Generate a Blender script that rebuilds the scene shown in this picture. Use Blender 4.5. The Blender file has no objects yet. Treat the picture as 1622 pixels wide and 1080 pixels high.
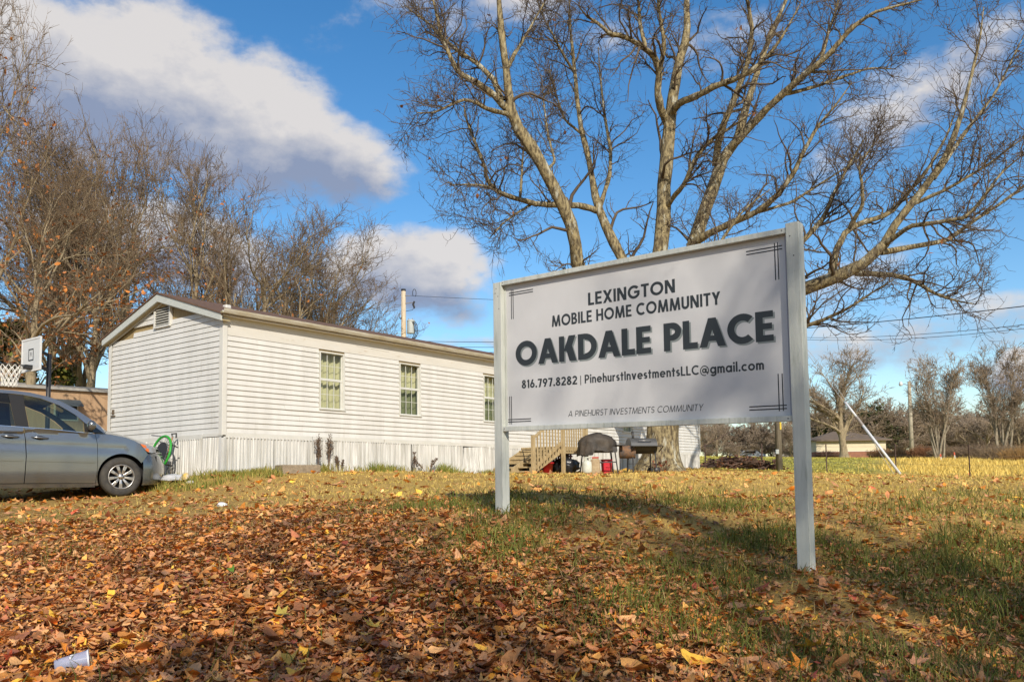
import bpy, bmesh, math, random
import numpy as np
from mathutils import Vector, Matrix
from mathutils.geometry import delaunay_2d_cdt

# ------------------------------------------------------------------ camera, sky, sun
scn = bpy.context.scene
EZ = 1.3
FPX, CXP, CYP, SHP = 1320.0, 811.0, 540.0, 128.0
PITCH, ROLL = math.radians(4.0), math.radians(-0.7)
camd = bpy.data.cameras.new('camera'); cam = bpy.data.objects.new('camera', camd)
scn.collection.objects.link(cam); scn.camera = cam
camd.sensor_width = 36.0; camd.lens = FPX / 1622.0 * 36.0; camd.shift_y = SHP / 1622.0
camd.clip_start = 0.05; camd.clip_end = 20000.0
CR = Matrix.Rotation(math.pi / 2 + PITCH, 3, 'X') @ Matrix.Rotation(ROLL, 3, 'Z')
cam.matrix_world = Matrix.Translation((0, 0, EZ)) @ CR.to_4x4()

SUN_AZ, SUN_EL = math.radians(14.0), math.radians(31.0)     # sun stands behind the camera, a little to its right
TO_SUN = Vector((math.sin(SUN_AZ) * math.cos(SUN_EL), -math.cos(SUN_AZ) * math.cos(SUN_EL), math.sin(SUN_EL)))
sund = bpy.data.lights.new('sun', 'SUN'); sund.energy = 3.5; sund.angle = math.radians(0.55); sund.color = (1.0, 0.91, 0.78)
sun = bpy.data.objects.new('sun', sund); scn.collection.objects.link(sun)
sun.rotation_euler = TO_SUN.to_track_quat('Z', 'Y').to_euler(); sun.location = (0, -30, 40)
scn.view_settings.view_transform = 'Standard'; scn.view_settings.look = 'None'
scn.view_settings.exposure = 0.46; scn.view_settings.gamma = 1.0
scn.view_settings.use_curve_mapping = False
scn.cycles.max_bounces = 6; scn.cycles.transparent_max_bounces = 16

world = bpy.data.worlds.new('World'); scn.world = world; world.use_nodes = True
def build_sky():
    nt = world.node_tree; N = nt.nodes; L = nt.links; N.clear()
    out = N.new('ShaderNodeOutputWorld'); bg = N.new('ShaderNodeBackground'); bg.inputs[1].default_value = 0.15
    L.new(bg.outputs[0], out.inputs[0])
    sky = N.new('ShaderNodeTexSky'); sky.sky_type = 'NISHITA'; sky.sun_disc = False
    sky.sun_elevation = SUN_EL; sky.sun_rotation = math.radians(180) - SUN_AZ
    sky.air_density = 1.0; sky.dust_density = 0.6; sky.ozone_density = 1.4
    hs = N.new('ShaderNodeHueSaturation'); hs.inputs['Saturation'].default_value = 1.36; hs.inputs['Value'].default_value = 0.78
    L.new(sky.outputs[0], hs.inputs['Color'])
    def inp(sock, v):
        if hasattr(v, 'is_output'): L.new(v, sock)
        else: sock.default_value = v
    def M(op, a, b=0.0, c=None, clamp=False):
        n = N.new('ShaderNodeMath'); n.operation = op; n.use_clamp = clamp
        inp(n.inputs[0], a); inp(n.inputs[1], b)
        if c is not None: inp(n.inputs[2], c)
        return n.outputs[0]
    tc = N.new('ShaderNodeTexCoord'); sp = N.new('ShaderNodeSeparateXYZ'); L.new(tc.outputs['Generated'], sp.inputs[0])
    X, Y, Z = sp.outputs
    az0 = M('ARCTAN2', X, Y); el0 = M('ARCSINE', Z)
    def noise(vec, scale, detail=6, rough=0.55):
        n = N.new('ShaderNodeTexNoise'); n.inputs['Scale'].default_value = scale; n.inputs['Detail'].default_value = detail
        n.inputs['Roughness'].default_value = rough; L.new(vec, n.inputs['Vector']); return n
    cb = N.new('ShaderNodeCombineXYZ'); L.new(az0, cb.inputs[0]); L.new(M('MULTIPLY', el0, 1.6), cb.inputs[1])
    wn = noise(cb.outputs[0], 5.0, 4, 0.55); ws = N.new('ShaderNodeSeparateXYZ'); L.new(wn.outputs['Color'], ws.inputs[0])
    az = M('ADD', az0, M('MULTIPLY', M('SUBTRACT', ws.outputs[0], 0.5), 0.16))
    el = M('ADD', el0, M('MULTIPLY', M('SUBTRACT', ws.outputs[1], 0.5), 0.11))
    fb = noise(cb.outputs[0], 9.0, 9, 0.6).outputs['Fac']
    fine = noise(cb.outputs[0], 26.0, 7, 0.62).outputs['Fac']
    def ang(px, py):
        d = CR @ Vector(((px - CXP) / FPX, -(py - CYP - SHP) / FPX, -1.0)); d.normalize()
        return math.atan2(d.x, d.y), math.asin(d.z)
    # clouds: place in the picture, half width, half height, tilt, weight
    blobs = [(70, 115, 230, 120, 8, 1.0), (330, 160, 290, 140, 16, 1.1), (520, 238, 170, 80, 14, 1.0), (430, 280, 150, 60, 0, .55),
             (250, 385, 240, 80, 8, 1.0), (640, 430, 170, 75, 8, 1.05), (700, 470, 130, 60, 0, .6), (560, 30, 120, 40, -10, .25),
             (760, 20, 260, 50, 0, .45), (1040, 60, 260, 60, 0, .36), (1480, 90, 190, 65, -18, .55), (1400, 190, 140, 60, -25, .5),
             (1590, 30, 120, 60, 0, .4), (1450, 530, 330, 60, 0, .5), (1612, 590, 60, 26, 0, .9), (1180, 560, 300, 60, 0, .3), (760, 545, 160, 20, 0, .42), (1330, 440, 220, 60, -10, .34)]
    tot = None; hh = None
    for (px, py, rx, ry, tilt, w) in blobs:
        a, e = ang(px, py); t = math.radians(-tilt)
        da = M('SUBTRACT', az, a); de = M('SUBTRACT', el, e)
        ua = M('ADD', M('MULTIPLY', da, math.cos(t) / (rx / FPX)), M('MULTIPLY', de, math.sin(t) / (rx / FPX)))
        va = M('ADD', M('MULTIPLY', da, -math.sin(t) / (ry / FPX)), M('MULTIPLY', de, math.cos(t) / (ry / FPX)))
        d2 = M('ADD', M('MULTIPLY', ua, ua), M('MULTIPLY', va, va))
        b = M('MULTIPLY', M('SUBTRACT', 1.0, d2, clamp=True), w)
        h = M('MULTIPLY', b, va)
        tot = b if tot is None else M('MAXIMUM', tot, b)
        hh = h if hh is None else M('ADD', hh, h)
    # the same broken cloud goes on round the rest of the sky
    gen = noise(cb.outputs[0], 1.7, 3, 0.5).outputs['Fac']
    away = M('MULTIPLY', M('SUBTRACT', M('ABSOLUTE', az0), 0.75, clamp=True), 4.0, clamp=True)
    tot = M('MAXIMUM', tot, M('MULTIPLY', away, M('MULTIPLY', M('SUBTRACT', gen, 0.47, clamp=True), 5.0, clamp=True)))
    dens = M('ADD', M('MULTIPLY', tot, 1.05), M('ADD', M('MULTIPLY', M('SUBTRACT', fb, 0.5), 1.45), M('MULTIPLY', M('SUBTRACT', fine, 0.5), 0.60)))
    gate = M('MULTIPLY', tot, 6.0, clamp=True)
    mr = N.new('ShaderNodeMapRange'); mr.interpolation_type = 'SMOOTHSTEP'; L.new(dens, mr.inputs['Value'])
    mr.inputs['From Min'].default_value = 0.10; mr.inputs['From Max'].default_value = 0.76
    mask = M('MULTIPLY', M('MULTIPLY', mr.outputs[0], gate), 0.96)
    # bright tops, blue-grey bases
    lit = M('ADD', M('MULTIPLY', hh, 1.5), M('ADD', 0.56, M('ADD', M('MULTIPLY', M('SUBTRACT', fb, 0.5), 2.3), M('MULTIPLY', M('SUBTRACT', fine, 0.5), 1.1))))
    lit = M('SUBTRACT', lit, M('MULTIPLY', M('SUBTRACT', dens, 0.75, clamp=True), 0.35), clamp=True)
    ramp = N.new('ShaderNodeMix'); ramp.data_type = 'RGBA'; L.new(lit, ramp.inputs['Factor'])
    k = 1.0 / 0.13
    ramp.inputs['A'].default_value = (0.175 * k, 0.21 * k, 0.30 * k, 1); ramp.inputs['B'].default_value = (0.475 * k, 0.455 * k, 0.445 * k, 1)
    mix = N.new('ShaderNodeMix'); mix.data_type = 'RGBA'; L.new(mask, mix.inputs['Factor'])
    L.new(hs.outputs[0], mix.inputs['A']); L.new(ramp.outputs['Result'], mix.inputs['B'])
    L.new(mix.outputs['Result'], bg.inputs[0])
build_sky()

# ------------------------------------------------------------------ helpers
rng = np.random.default_rng(7); random.seed(7)
COL = scn.collection
def ray(px, py):
    d = CR @ Vector(((px - CXP) / FPX, -(py - CYP - SHP) / FPX, -1.0)); return d / d.y
def at(px, py, Y):
    return Vector((0, 0, EZ)) + ray(px, py) * Y

def tag(o, label=None, cat=None, group=None, kind=None):
    if label: o['label'] = label
    if cat: o['category'] = cat
    if group: o['group'] = group
    if kind: o['kind'] = kind
    return o
def empty(name, loc=(0, 0, 0), rz=0.0):
    o = bpy.data.objects.new(name, None); COL.objects.link(o); o.location = loc; o.rotation_euler = (0, 0, rz)
    o.empty_display_size = 0.2; return o
def link(name, me, m=None, parent=None):
    o = bpy.data.objects.new(name, me); COL.objects.link(o)
    if m is not None and not me.materials: me.materials.append(m)
    if parent is not None: o.parent = parent
    return o
def np_mesh(name, V, Fc, smooth=False):
    """V (n,3); Fc (m,k) faces of k corners"""
    V = np.asarray(V, np.float32); Fc = np.asarray(Fc, np.int32)
    me = bpy.data.meshes.new(name); k = Fc.shape[1]
    me.vertices.add(len(V)); me.vertices.foreach_set('co', V.ravel())
    me.loops.add(Fc.size); me.loops.foreach_set('vertex_index', Fc.ravel())
    me.polygons.add(len(Fc)); me.polygons.foreach_set('loop_start', np.arange(0, Fc.size, k, dtype=np.int32))
    me.polygons.foreach_set('loop_total', np.full(len(Fc), k, np.int32))
    if smooth: me.polygons.foreach_set('use_smooth', np.ones(len(Fc), bool))
    me.update(calc_edges=True); return me

class MB:
    def __init__(s): s.v = []; s.f = []
    def add(s, vs, fs):
        n = len(s.v); s.v += [tuple(p) for p in vs]; s.f += [tuple(i + n for i in f) for f in fs]; return s
    def box(s, x0, y0, z0, x1, y1, z1):
        return s.add([(x0, y0, z0), (x1, y0, z0), (x1, y1, z0), (x0, y1, z0), (x0, y0, z1), (x1, y0, z1), (x1, y1, z1), (x0, y1, z1)],
                     [(3, 2, 1, 0), (4, 5, 6, 7), (0, 1, 5, 4), (1, 2, 6, 5), (2, 3, 7, 6), (3, 0, 4, 7)])
    def bar(s, a, b, w, h, up=(0, 0, 1)):
        a, b = Vector(a), Vector(b); d = (b - a).normalized(); u = Vector(up)
        sd = d.cross(u)
        if sd.length < 1e-4: sd = d.cross(Vector((1, 0, 0)))
        sd.normalize(); u = sd.cross(d).normalized(); sd *= w / 2; u *= h / 2
        return s.add([a - sd - u, a + sd - u, a + sd + u, a - sd + u, b - sd - u, b + sd - u, b + sd + u, b - sd + u],
                     [(0, 1, 2, 3), (7, 6, 5, 4), (4, 5, 1, 0), (5, 6, 2, 1), (6, 7, 3, 2), (7, 4, 0, 3)])
    def tube(s, pts, r, n=8, cap=True):
        pts = [Vector(p) for p in pts]; rs = r if hasattr(r, '__len__') else [r] * len(pts)
        vs = []; fs = []; prev = None
        for i, p in enumerate(pts):
            d = (pts[min(i + 1, len(pts) - 1)] - pts[max(i - 1, 0)]).normalized()
            if prev is None:
                a = d.orthogonal().normalized()
            else:
                a = prev - d * prev.dot(d)
                a = a.normalized() if a.length > 1e-5 else d.orthogonal().normalized()
            prev = a; b = d.cross(a)
            for k in range(n):
                t = 2 * math.pi * k / n; vs.append(p + (a * math.cos(t) + b * math.sin(t)) * rs[i])
        for i in range(len(pts) - 1):
            for k in range(n):
                fs.append((i * n + k, i * n + (k + 1) % n, (i + 1) * n + (k + 1) % n, (i + 1) * n + k))
        if cap:
            fs.append(tuple(range(n - 1, -1, -1))); m = (len(pts) - 1) * n; fs.append(tuple(range(m, m + n)))
        return s.add(vs, fs)
    def prism(s, poly, z0, z1, axis='z'):
        n = len(poly)
        def P(a, b, c): return (a, b, c) if axis == 'z' else ((a, c, b) if axis == 'y' else (c, a, b))
        return s.add([P(a, b, z0) for a, b in poly] + [P(a, b, z1) for a, b in poly],
                     [tuple(range(n - 1, -1, -1)), tuple(range(n, 2 * n))] + [(i, (i + 1) % n, n + (i + 1) % n, n + i) for i in range(n)])
    def lathe(s, prof, n=24, org=(0, 0, 0), axis='z'):
        vs = []; fs = []
        for (r, h) in prof:
            for k in range(n):
                t = 2 * math.pi * k / n; c, q = r * math.cos(t), r * math.sin(t)
                p = (c, q, h) if axis == 'z' else ((c, h, q) if axis == 'y' else (h, c, q))
                vs.append((p[0] + org[0], p[1] + org[1], p[2] + org[2]))
        for i in range(len(prof) - 1):
            for k in range(n): fs.append((i * n + k, i * n + (k + 1) % n, (i + 1) * n + (k + 1) % n, (i + 1) * n + k))
        return s.add(vs, fs)
    def mesh(s, name='m', smooth=False):
        me = bpy.data.meshes.new(name); me.from_pydata(s.v, [], s.f)
        bm = bmesh.new(); bm.from_mesh(me); bmesh.ops.recalc_face_normals(bm, faces=bm.faces); bm.to_mesh(me); bm.free()
        if smooth:
            me.polygons.foreach_set('use_smooth', np.ones(len(me.polygons), bool))
        me.update(); return me
    def build(s, name, m, parent=None, smooth=False, bevel=0.0, seg=2, auto=None):
        me = s.mesh(name, smooth)
        o = link(name, me, m, parent)
        if bevel:
            b = o.modifiers.new('bevel', 'BEVEL'); b.width = bevel; b.segments = seg; b.limit_method = 'ANGLE'; b.angle_limit = math.radians(35)
        if auto is not None: sharp(me, auto)
        return o
def sharp(me, deg):
    me.polygons.foreach_set('use_smooth', np.ones(len(me.polygons), bool))
    me.set_sharp_from_angle(angle=math.radians(deg))

def copy_tree(o, parent=None):
    c = o.copy(); COL.objects.link(c); c.parent = parent
    for ch in o.children: copy_tree(ch, c)
    return c

MATS = {}
def mat(name, col, rough=0.6, col2=None, scale=6.0, bump=0.0, bscale=None, metal=0.0, spec=0.5, detail=5.0, stretch=None, attr=None, coord='Object', lo=0.35, hi=0.65, trans=0.0, coat=0.0, ior=None, dirt=None):
    if name in MATS: return MATS[name]
    m = bpy.data.materials.new(name); m.use_nodes = True; nt = m.node_tree; N = nt.nodes; L = nt.links
    b = N['Principled BSDF']; b.inputs['Roughness'].default_value = rough; b.inputs['Metallic'].default_value = metal
    b.inputs['Specular IOR Level'].default_value = spec; b.inputs['Base Color'].default_value = (*col, 1)
    if trans: b.inputs['Transmission Weight'].default_value = trans
    if coat: b.inputs['Coat Weight'].default_value = coat; b.inputs['Coat Roughness'].default_value = 0.08
    if ior: b.inputs['IOR'].default_value = ior
    tc = N.new('ShaderNodeTexCoord'); vec = tc.outputs[coord] if coord != 'World' else None
    if coord == 'World':
        g = N.new('ShaderNodeNewGeometry'); vec = g.outputs['Position']
    if stretch:
        mp = N.new('ShaderNodeMapping'); mp.inputs['Scale'].default_value = stretch; L.new(vec, mp.inputs[0]); vec = mp.outputs[0]
    csock = None
    if attr:
        a = N.new('ShaderNodeAttribute'); a.attribute_name = attr; csock = a.outputs['Color']
    if col2 is not None or bump:
        n = N.new('ShaderNodeTexNoise'); n.inputs['Scale'].default_value = scale; n.inputs['Detail'].default_value = detail
        n.inputs['Roughness'].default_value = 0.6; L.new(vec, n.inputs['Vector'])
        if col2 is not None:
            r = N.new('ShaderNodeMapRange'); r.inputs['From Min'].default_value = lo; r.inputs['From Max'].default_value = hi; L.new(n.outputs['Fac'], r.inputs['Value'])
            x = N.new('ShaderNodeMix'); x.data_type = 'RGBA'; L.new(r.outputs[0], x.inputs['Factor'])
            x.inputs['A'].default_value = (*col, 1); x.inputs['B'].default_value = (*col2, 1); csock2 = x.outputs['Result']
            if csock is not None:
                y = N.new('ShaderNodeMix'); y.data_type = 'RGBA'; y.blend_type = 'MULTIPLY'; y.inputs['Factor'].default_value = 1.0
                L.new(csock, y.inputs['A']); L.new(csock2, y.inputs['B']); csock = y.outputs['Result']
            else: csock = csock2
        if bump:
            n2 = n
            if bscale:
                n2 = N.new('ShaderNodeTexNoise'); n2.inputs['Scale'].default_value = bscale; n2.inputs['Detail'].default_value = 6; L.new(vec, n2.inputs['Vector'])
            bp = N.new('ShaderNodeBump'); bp.inputs['Strength'].default_value = bump; bp.inputs['Distance'].default_value = 0.02
            L.new(n2.outputs['Fac'], bp.inputs['Height']); L.new(bp.outputs[0], b.inputs['Normal'])
    if dirt:   # (colour, scale, lo, hi): stains with a shape of their own
        n = N.new('ShaderNodeTexNoise'); n.inputs['Scale'].default_value = dirt[1]; n.inputs['Detail'].default_value = 8; n.inputs['Roughness'].default_value = 0.65
        L.new(vec, n.inputs['Vector'])
        r = N.new('ShaderNodeMapRange'); r.inputs['From Min'].default_value = dirt[2]; r.inputs['From Max'].default_value = dirt[3]; L.new(n.outputs['Fac'], r.inputs['Value'])
        x = N.new('ShaderNodeMix'); x.data_type = 'RGBA'; L.new(r.outputs[0], x.inputs['Factor'])
        if csock is not None: L.new(csock, x.inputs['A'])
        else: x.inputs['A'].default_value = (*col, 1)
        x.inputs['B'].default_value = (*dirt[0], 1); csock = x.outputs['Result']
    if csock is not None: L.new(csock, b.inputs['Base Color'])
    MATS[name] = m; return m
def glass2(name, tint, base=.04, rough=.02, k=1.0):
    if name in MATS: return MATS[name]
    m = bpy.data.materials.new(name); m.use_nodes = True; nt = m.node_tree; N = nt.nodes; L = nt.links; N.clear()
    o = N.new('ShaderNodeOutputMaterial'); t = N.new('ShaderNodeBsdfTransparent'); g = N.new('ShaderNodeBsdfGlossy'); x = N.new('ShaderNodeMixShader')
    t.inputs[0].default_value = (*tint, 1); g.inputs['Roughness'].default_value = rough; ge = N.new('ShaderNodeNewGeometry')
    d = N.new('ShaderNodeVectorMath'); d.operation = 'DOT_PRODUCT'; L.new(ge.outputs['Normal'], d.inputs[0]); L.new(ge.outputs['Incoming'], d.inputs[1])
    def M(op, a, b):
        n = N.new('ShaderNodeMath'); n.operation = op
        for i, v in enumerate((a, b)):
            if hasattr(v, 'is_output'): L.new(v, n.inputs[i])
            else: n.inputs[i].default_value = v
        return n.outputs[0]
    c = M('ABSOLUTE', d.outputs['Value'], 0); f = M('ADD', M('MULTIPLY', M('POWER', M('SUBTRACT', 1.0, c), 5.0), 1 - base), base)
    L.new(M('MULTIPLY', f, k), x.inputs[0]); L.new(t.outputs[0], x.inputs[1]); L.new(g.outputs[0], x.inputs[2]); L.new(x.outputs[0], o.inputs[0])
    MATS[name] = m; return m

# ------------------------------------------------------------------ ground shape
CTRL = np.array([
 (0,0,0),(-3,0,-.02),(3,0,-.05),(0,3,.40),(-2.2,3,.38),(2.2,3,.36),(1.85,5.475,.70),(-.165,7.11,1.03),(-3,6,.62),(-6,8,.72),(-3,9,.93),(4,4.5,.50),(5,8,.92),(9,14,1.1),
 (0,9.5,1.15),(0,13,1.28),(0,17,1.39),(-3,12,1.12),(-3.2,15,1.33),(-6.69,14.3,1.10),(-9,12,.98),(-12,13,1.05),(-9.3,15.2,1.16),(-5.45,15.65,1.45),(-8.84,18.25,1.44),(-.58,22,1.45),(3,27,1.56),(7.2,32.2,1.66),
 (4.7,25,1.52),(3,10,1.1),(6,20,1.34),(10,25,1.3),(12,32,1.38),(17,31.7,1.23),(10.5,34,1.5),(12.4,36,1.52),(15,40,1.6),
 (43,105,3.6),(15,60,2.75),(25,60,2.45),(34,60,2.15),(0,60,2.9),(60,60,2.0),(-40,60,2.6),(-30,20,1.6),(-15,25,1.5),(30,20,.95),(-20,0,-.2),(20,0,-.2),(0,-15,-1),(0,-40,-2.2),
 (-40,-20,-1.5),(40,-20,-1.5),(100,100,3.6),(-100,100,3.6),(0,140,4.2),(140,0,1),(-140,0,1),(0,-140,-3),(100,-100,-2),(-100,-100,-2),(60,130,4.0)], float)
def _tps(r2):
    return np.where(r2 > 1e-9, 0.5 * r2 * np.log(np.maximum(r2, 1e-9)), 0.0)
def _fit():
    n = len(CTRL); P = np.c_[np.ones(n), CTRL[:, :2]]; D = ((CTRL[:, None, :2] - CTRL[None, :, :2]) ** 2).sum(-1)
    A = np.zeros((n + 3, n + 3)); A[:n, :n] = _tps(D) + np.eye(n) * 0.02; A[:n, n:] = P; A[n:, :n] = P.T
    return np.linalg.solve(A, np.r_[CTRL[:, 2], 0, 0, 0])
TPS = _fit()
def H(x, y):
    x = np.atleast_1d(np.asarray(x, float)); y = np.atleast_1d(np.asarray(y, float)); sh = x.shape; x = x.ravel(); y = y.ravel()
    r = np.hypot(x, y); k = np.where(r > 135, 135 / np.maximum(r, 1e-6), 1.0); cx, cy = x * k, y * k
    z = TPS[-3] + TPS[-2] * cx + TPS[-1] * cy
    for i in range(len(CTRL)):
        z = z + TPS[i] * _tps((cx - CTRL[i, 0]) ** 2 + (cy - CTRL[i, 1]) ** 2)
    near = np.clip((60 - r) / 40, 0, 1)
    z = z + near * (0.014 * np.sin(x * 2.1 + 1.3 * np.sin(y * 1.7)) + 0.012 * np.sin(y * 2.9 + 1.1 * np.sin(x * 2.3 + 1)) + 0.008 * np.sin(x * 6.1 + y * 4.3))
    return z.reshape(sh)
def h1(x, y): return float(H(x, y)[0])
def gpt(px, Y, dz=0.0):
    """a point standing on the ground, seen at picture column px, at depth Y"""
    p = at(px, 752, Y); return Vector((p.x, p.y, h1(p.x, p.y) + dz))
def pnoise(x, y, seed, scale):
    """smooth value noise in the plane"""
    r = np.random.default_rng(seed); T = r.random((64, 64)); X = np.asarray(x) / scale + 1000; Y = np.asarray(y) / scale + 1000
    i = np.floor(X).astype(int); j = np.floor(Y).astype(int); fx = X - i; fy = Y - j; fx = fx * fx * (3 - 2 * fx); fy = fy * fy * (3 - 2 * fy)
    g = lambda a, b: T[a % 64, b % 64]
    return (g(i, j) * (1 - fx) + g(i + 1, j) * fx) * (1 - fy) + (g(i, j + 1) * (1 - fx) + g(i + 1, j + 1) * fx) * fy
# ------------------------------------------------------------------ the ground sheet
def sst(a, b, v):
    t = np.clip((v - a) / (b - a), 0, 1); return t * t * (3 - 2 * t)
def leaf_cover(x, y):
    """share of the ground hidden by fallen leaves"""
    yy = np.maximum(y, 1.0); r = x / yy
    edge = np.interp(yy, [2, 4.2, 6, 7.5, 10, 14, 20], [.30, .16, -.10, -.17, -.22, -.24, -.30])
    w = np.interp(yy, [2, 5, 8, 20], [.30, .22, .18, .14])
    n = pnoise(x, y, 3, 1.3) * .6 + pnoise(x, y, 4, .45) * .4
    left = sst(w, -w, r - edge + (n - .5) * .22)
    lo = np.interp(yy, [2, 4.5, 7, 12, 30], [.56, .34, .13, .08, .04])
    hi = np.interp(yy, [2, 6, 9, 13, 16, 22], [1.0, .86, .50, .38, .22, .1])
    return np.clip(lo + (hi - lo) * left, 0, 1) * (0.65 + 0.7 * n)
def green_cover(x, y):
    yy = np.maximum(y, 1.0); r = x / yy
    n = pnoise(x, y, 11, .9) * .55 + pnoise(x, y, 12, .33) * .45
    zone = np.exp(-(((yy - 6.9 + r * 2.5) / 1.6) ** 2)) * sst(-.30, -.05, r) * 1.05 + np.exp(-(((yy - 4.0) / .8) ** 2)) * sst(-.05, .12, r) * .42 + .09 * sst(.15, .5, r) + .045
    return np.clip(zone * np.clip((n - .38) * 4.2, 0, 1.6), 0, 1)

def make_ground():
    def axis(lo, hi, step, far):
        a = list(np.arange(lo, hi + 1e-6, step)); s = step; v = hi
        while v < far: s *= 1.16; v += s; a.append(v)
        s = step; v = lo
        while v > -far: s *= 1.16; v -= s; a.insert(0, v)
        return np.array(a)
    xs = axis(-11, 12, .16, 6000); ys = axis(1.5, 26, .16, 6000)
    X, Y = np.meshgrid(xs, ys); Z = H(X, Y); V = np.c_[X.ravel(), Y.ravel(), Z.ravel()]
    nx, ny = len(xs), len(ys); I = np.arange(nx * ny).reshape(ny, nx)
    Q = np.stack([I[:-1, :-1], I[:-1, 1:], I[1:, 1:], I[1:, :-1]], -1).reshape(-1, 4)
    me = np_mesh('ground', V, Q, True)
    x, y = V[:, 0], V[:, 1]; lc = leaf_cover(x, y)[:, None]; gc = green_cover(x, y)[:, None]
    straw = np.array([.44, .29, .085]); soil = np.array([.19, .11, .045]); green = np.array([.085, .10, .02]); field = np.array([.31, .28, .06]); gold = np.array([.58, .42, .10])
    n1 = pnoise(x, y, 21, 4.0)[:, None]; n2 = pnoise(x, y, 22, 11.0)[:, None]
    c = straw * (.75 + .5 * n1); c = c * (1 - .45 * gc) + green * .45 * gc
    k = np.clip(lc * 1.25, 0, 1); c = c * (1 - k) + soil * k
    far = sst(30, 40, y)[:, None]; fld = field * (.8 + .4 * n2); c = c * (1 - far) + fld * far
    rr = (x / np.maximum(y, 1))[:, None]
    g = sst(.42, .50, rr + (n1 - .5) * .08) * sst(30, 36, y)[:, None] * sst(84, 64, y)[:, None]; c = c * (1 - g) + gold * g
    behind = sst(1.5, -2, y)[:, None]; c = c * (1 - behind) + (soil * .6 + straw * .4) * behind
    a = me.attributes.new('Col', 'FLOAT_COLOR', 'POINT'); a.data.foreach_set('color', np.c_[c, np.ones(len(c))].astype(np.float32).ravel())
    m = mat('ground_mat', (.8, .8, .8), .95, (1.25, 1.2, 1.1), scale=7, bump=.9, bscale=34, attr='Col', coord='World', spec=.15, detail=9)
    tag(link('ground', me, m), kind='structure')
make_ground()

# ------------------------------------------------------------------ fallen leaves
LEAF_COLS = np.array([(.42, .225, .105), (.48, .24, .075), (.50, .30, .17), (.22, .115, .06), (.34, .17, .075), (.56, .33, .12), (.52, .23, .04), (.58, .40, .07), (.42, .27, .16), (.28, .135, .085), (.58, .38, .20), (.34, .09, .06)])
LEAF_W = np.array([.16, .12, .14, .11, .12, .09, .06, .045, .08, .05, .05, .015]); LEAF_W = LEAF_W / LEAF_W.sum()
def leaf_templates(n, lobed=True, seed=1):
    r = np.random.default_rng(seed); out = []
    for k in range(n):
        if lobed:   # pointed maple-like lobes; every second one a plain oval
            if k % 3 == 2:
                a = np.linspace(0, 2 * np.pi, 11)[:-1]; rad = np.where(np.arange(10) == 0, 1.15, 1.0)
                xy = np.c_[np.cos(a) * rad, np.sin(a) * .55 * (1 + .15 * r.random(10))]
            else:
                a = np.radians([0, 22, 48, 75, 105, 150, 180, 210, 255, 285, 312, 338]); rad = np.array([1.15, .55, 1.0, .42, .72, .40, .62, .40, .72, .42, 1.0, .55]) * (1 + .2 * (r.random(12) - .5))
                xy = np.c_[np.cos(a) * rad, np.sin(a) * rad * .92]
        else:
            xy = np.array([(1.1, 0), (.25, .55), (-.8, .25), (-.75, -.3), (.3, -.55)]) * (1 + .3 * (r.random((5, 2)) - .5))
        n0 = len(xy); c1, c2, c3 = r.uniform(-.35, 1.0), r.uniform(-.3, 1.0), r.uniform(-.55, .55)
        z = c1 * xy[:, 0] ** 2 * .7 + c2 * xy[:, 1] ** 2 + c3 * xy[:, 0] * xy[:, 1] + r.uniform(-.09, .09, n0)
        V = np.vstack([[0, 0, 0], np.c_[xy, z]]); T = np.array([(0, 1 + i, 1 + (i + 1) % n0) for i in range(n0)])
        out.append((V, T))
    return out
def rotmats(n, tilt, r):
    az = r.uniform(0, 2 * np.pi, n); tl = np.abs(r.normal(0, tilt, n)); ax = r.uniform(0, 2 * np.pi, n)
    def Rz(a): c, s, o, i = np.cos(a), np.sin(a), np.zeros(n), np.ones(n); return np.stack([np.stack([c, -s, o], -1), np.stack([s, c, o], -1), np.stack([o, o, i], -1)], 1)
    def Rx(a): c, s, o, i = np.cos(a), np.sin(a), np.zeros(n), np.ones(n); return np.stack([np.stack([i, o, o], -1), np.stack([o, c, -s], -1), np.stack([o, s, c], -1)], 1)
    return Rz(ax) @ Rx(tl) @ Rz(az)
def leaf_mesh(name, P, S, tm, tilt, r, colour):
    """P (n,3) places, S sizes"""
    n = len(P); Rm = rotmats(n, tilt, r); pick = r.integers(0, len(tm), n); Vs, Ts, Cs = [], [], []; off = 0
    for k, (V, T) in enumerate(tm):
        ix = np.where(pick == k)[0]
        if not len(ix): continue
        W = np.einsum('nij,vj->nvi', Rm[ix], V) * S[ix, None, None] + P[ix, None, :]
        Vs.append(W.reshape(-1, 3)); Ts.append((T[None] + (np.arange(len(ix)) * len(V))[:, None, None] + off).reshape(-1, 3)); Cs.append(np.repeat(colour[ix], len(T), 0)); off += len(ix) * len(V)
    me = np_mesh(name, np.vstack(Vs), np.vstack(Ts))
    a = me.attributes.new('Col', 'FLOAT_COLOR', 'FACE'); C = np.vstack(Cs); a.data.foreach_set('color', np.c_[C, np.ones(len(C))].astype(np.float32).ravel()); return me
LEAF_M = mat('fallen_leaf_mat', (.72, .72, .72), .62, (1.2, 1.15, 1.1), scale=22, attr='Col', coord='World', spec=.35, bump=.3, bscale=60)
def leaf_colours(n, r, near=True):
    c = LEAF_COLS[r.choice(len(LEAF_COLS), n, p=LEAF_W)] * np.array([1.30, 1.06, .82]); return c * r.uniform(.72, 1.3, (n, 1)) * r.uniform(.93, 1.07, (n, 3))
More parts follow.
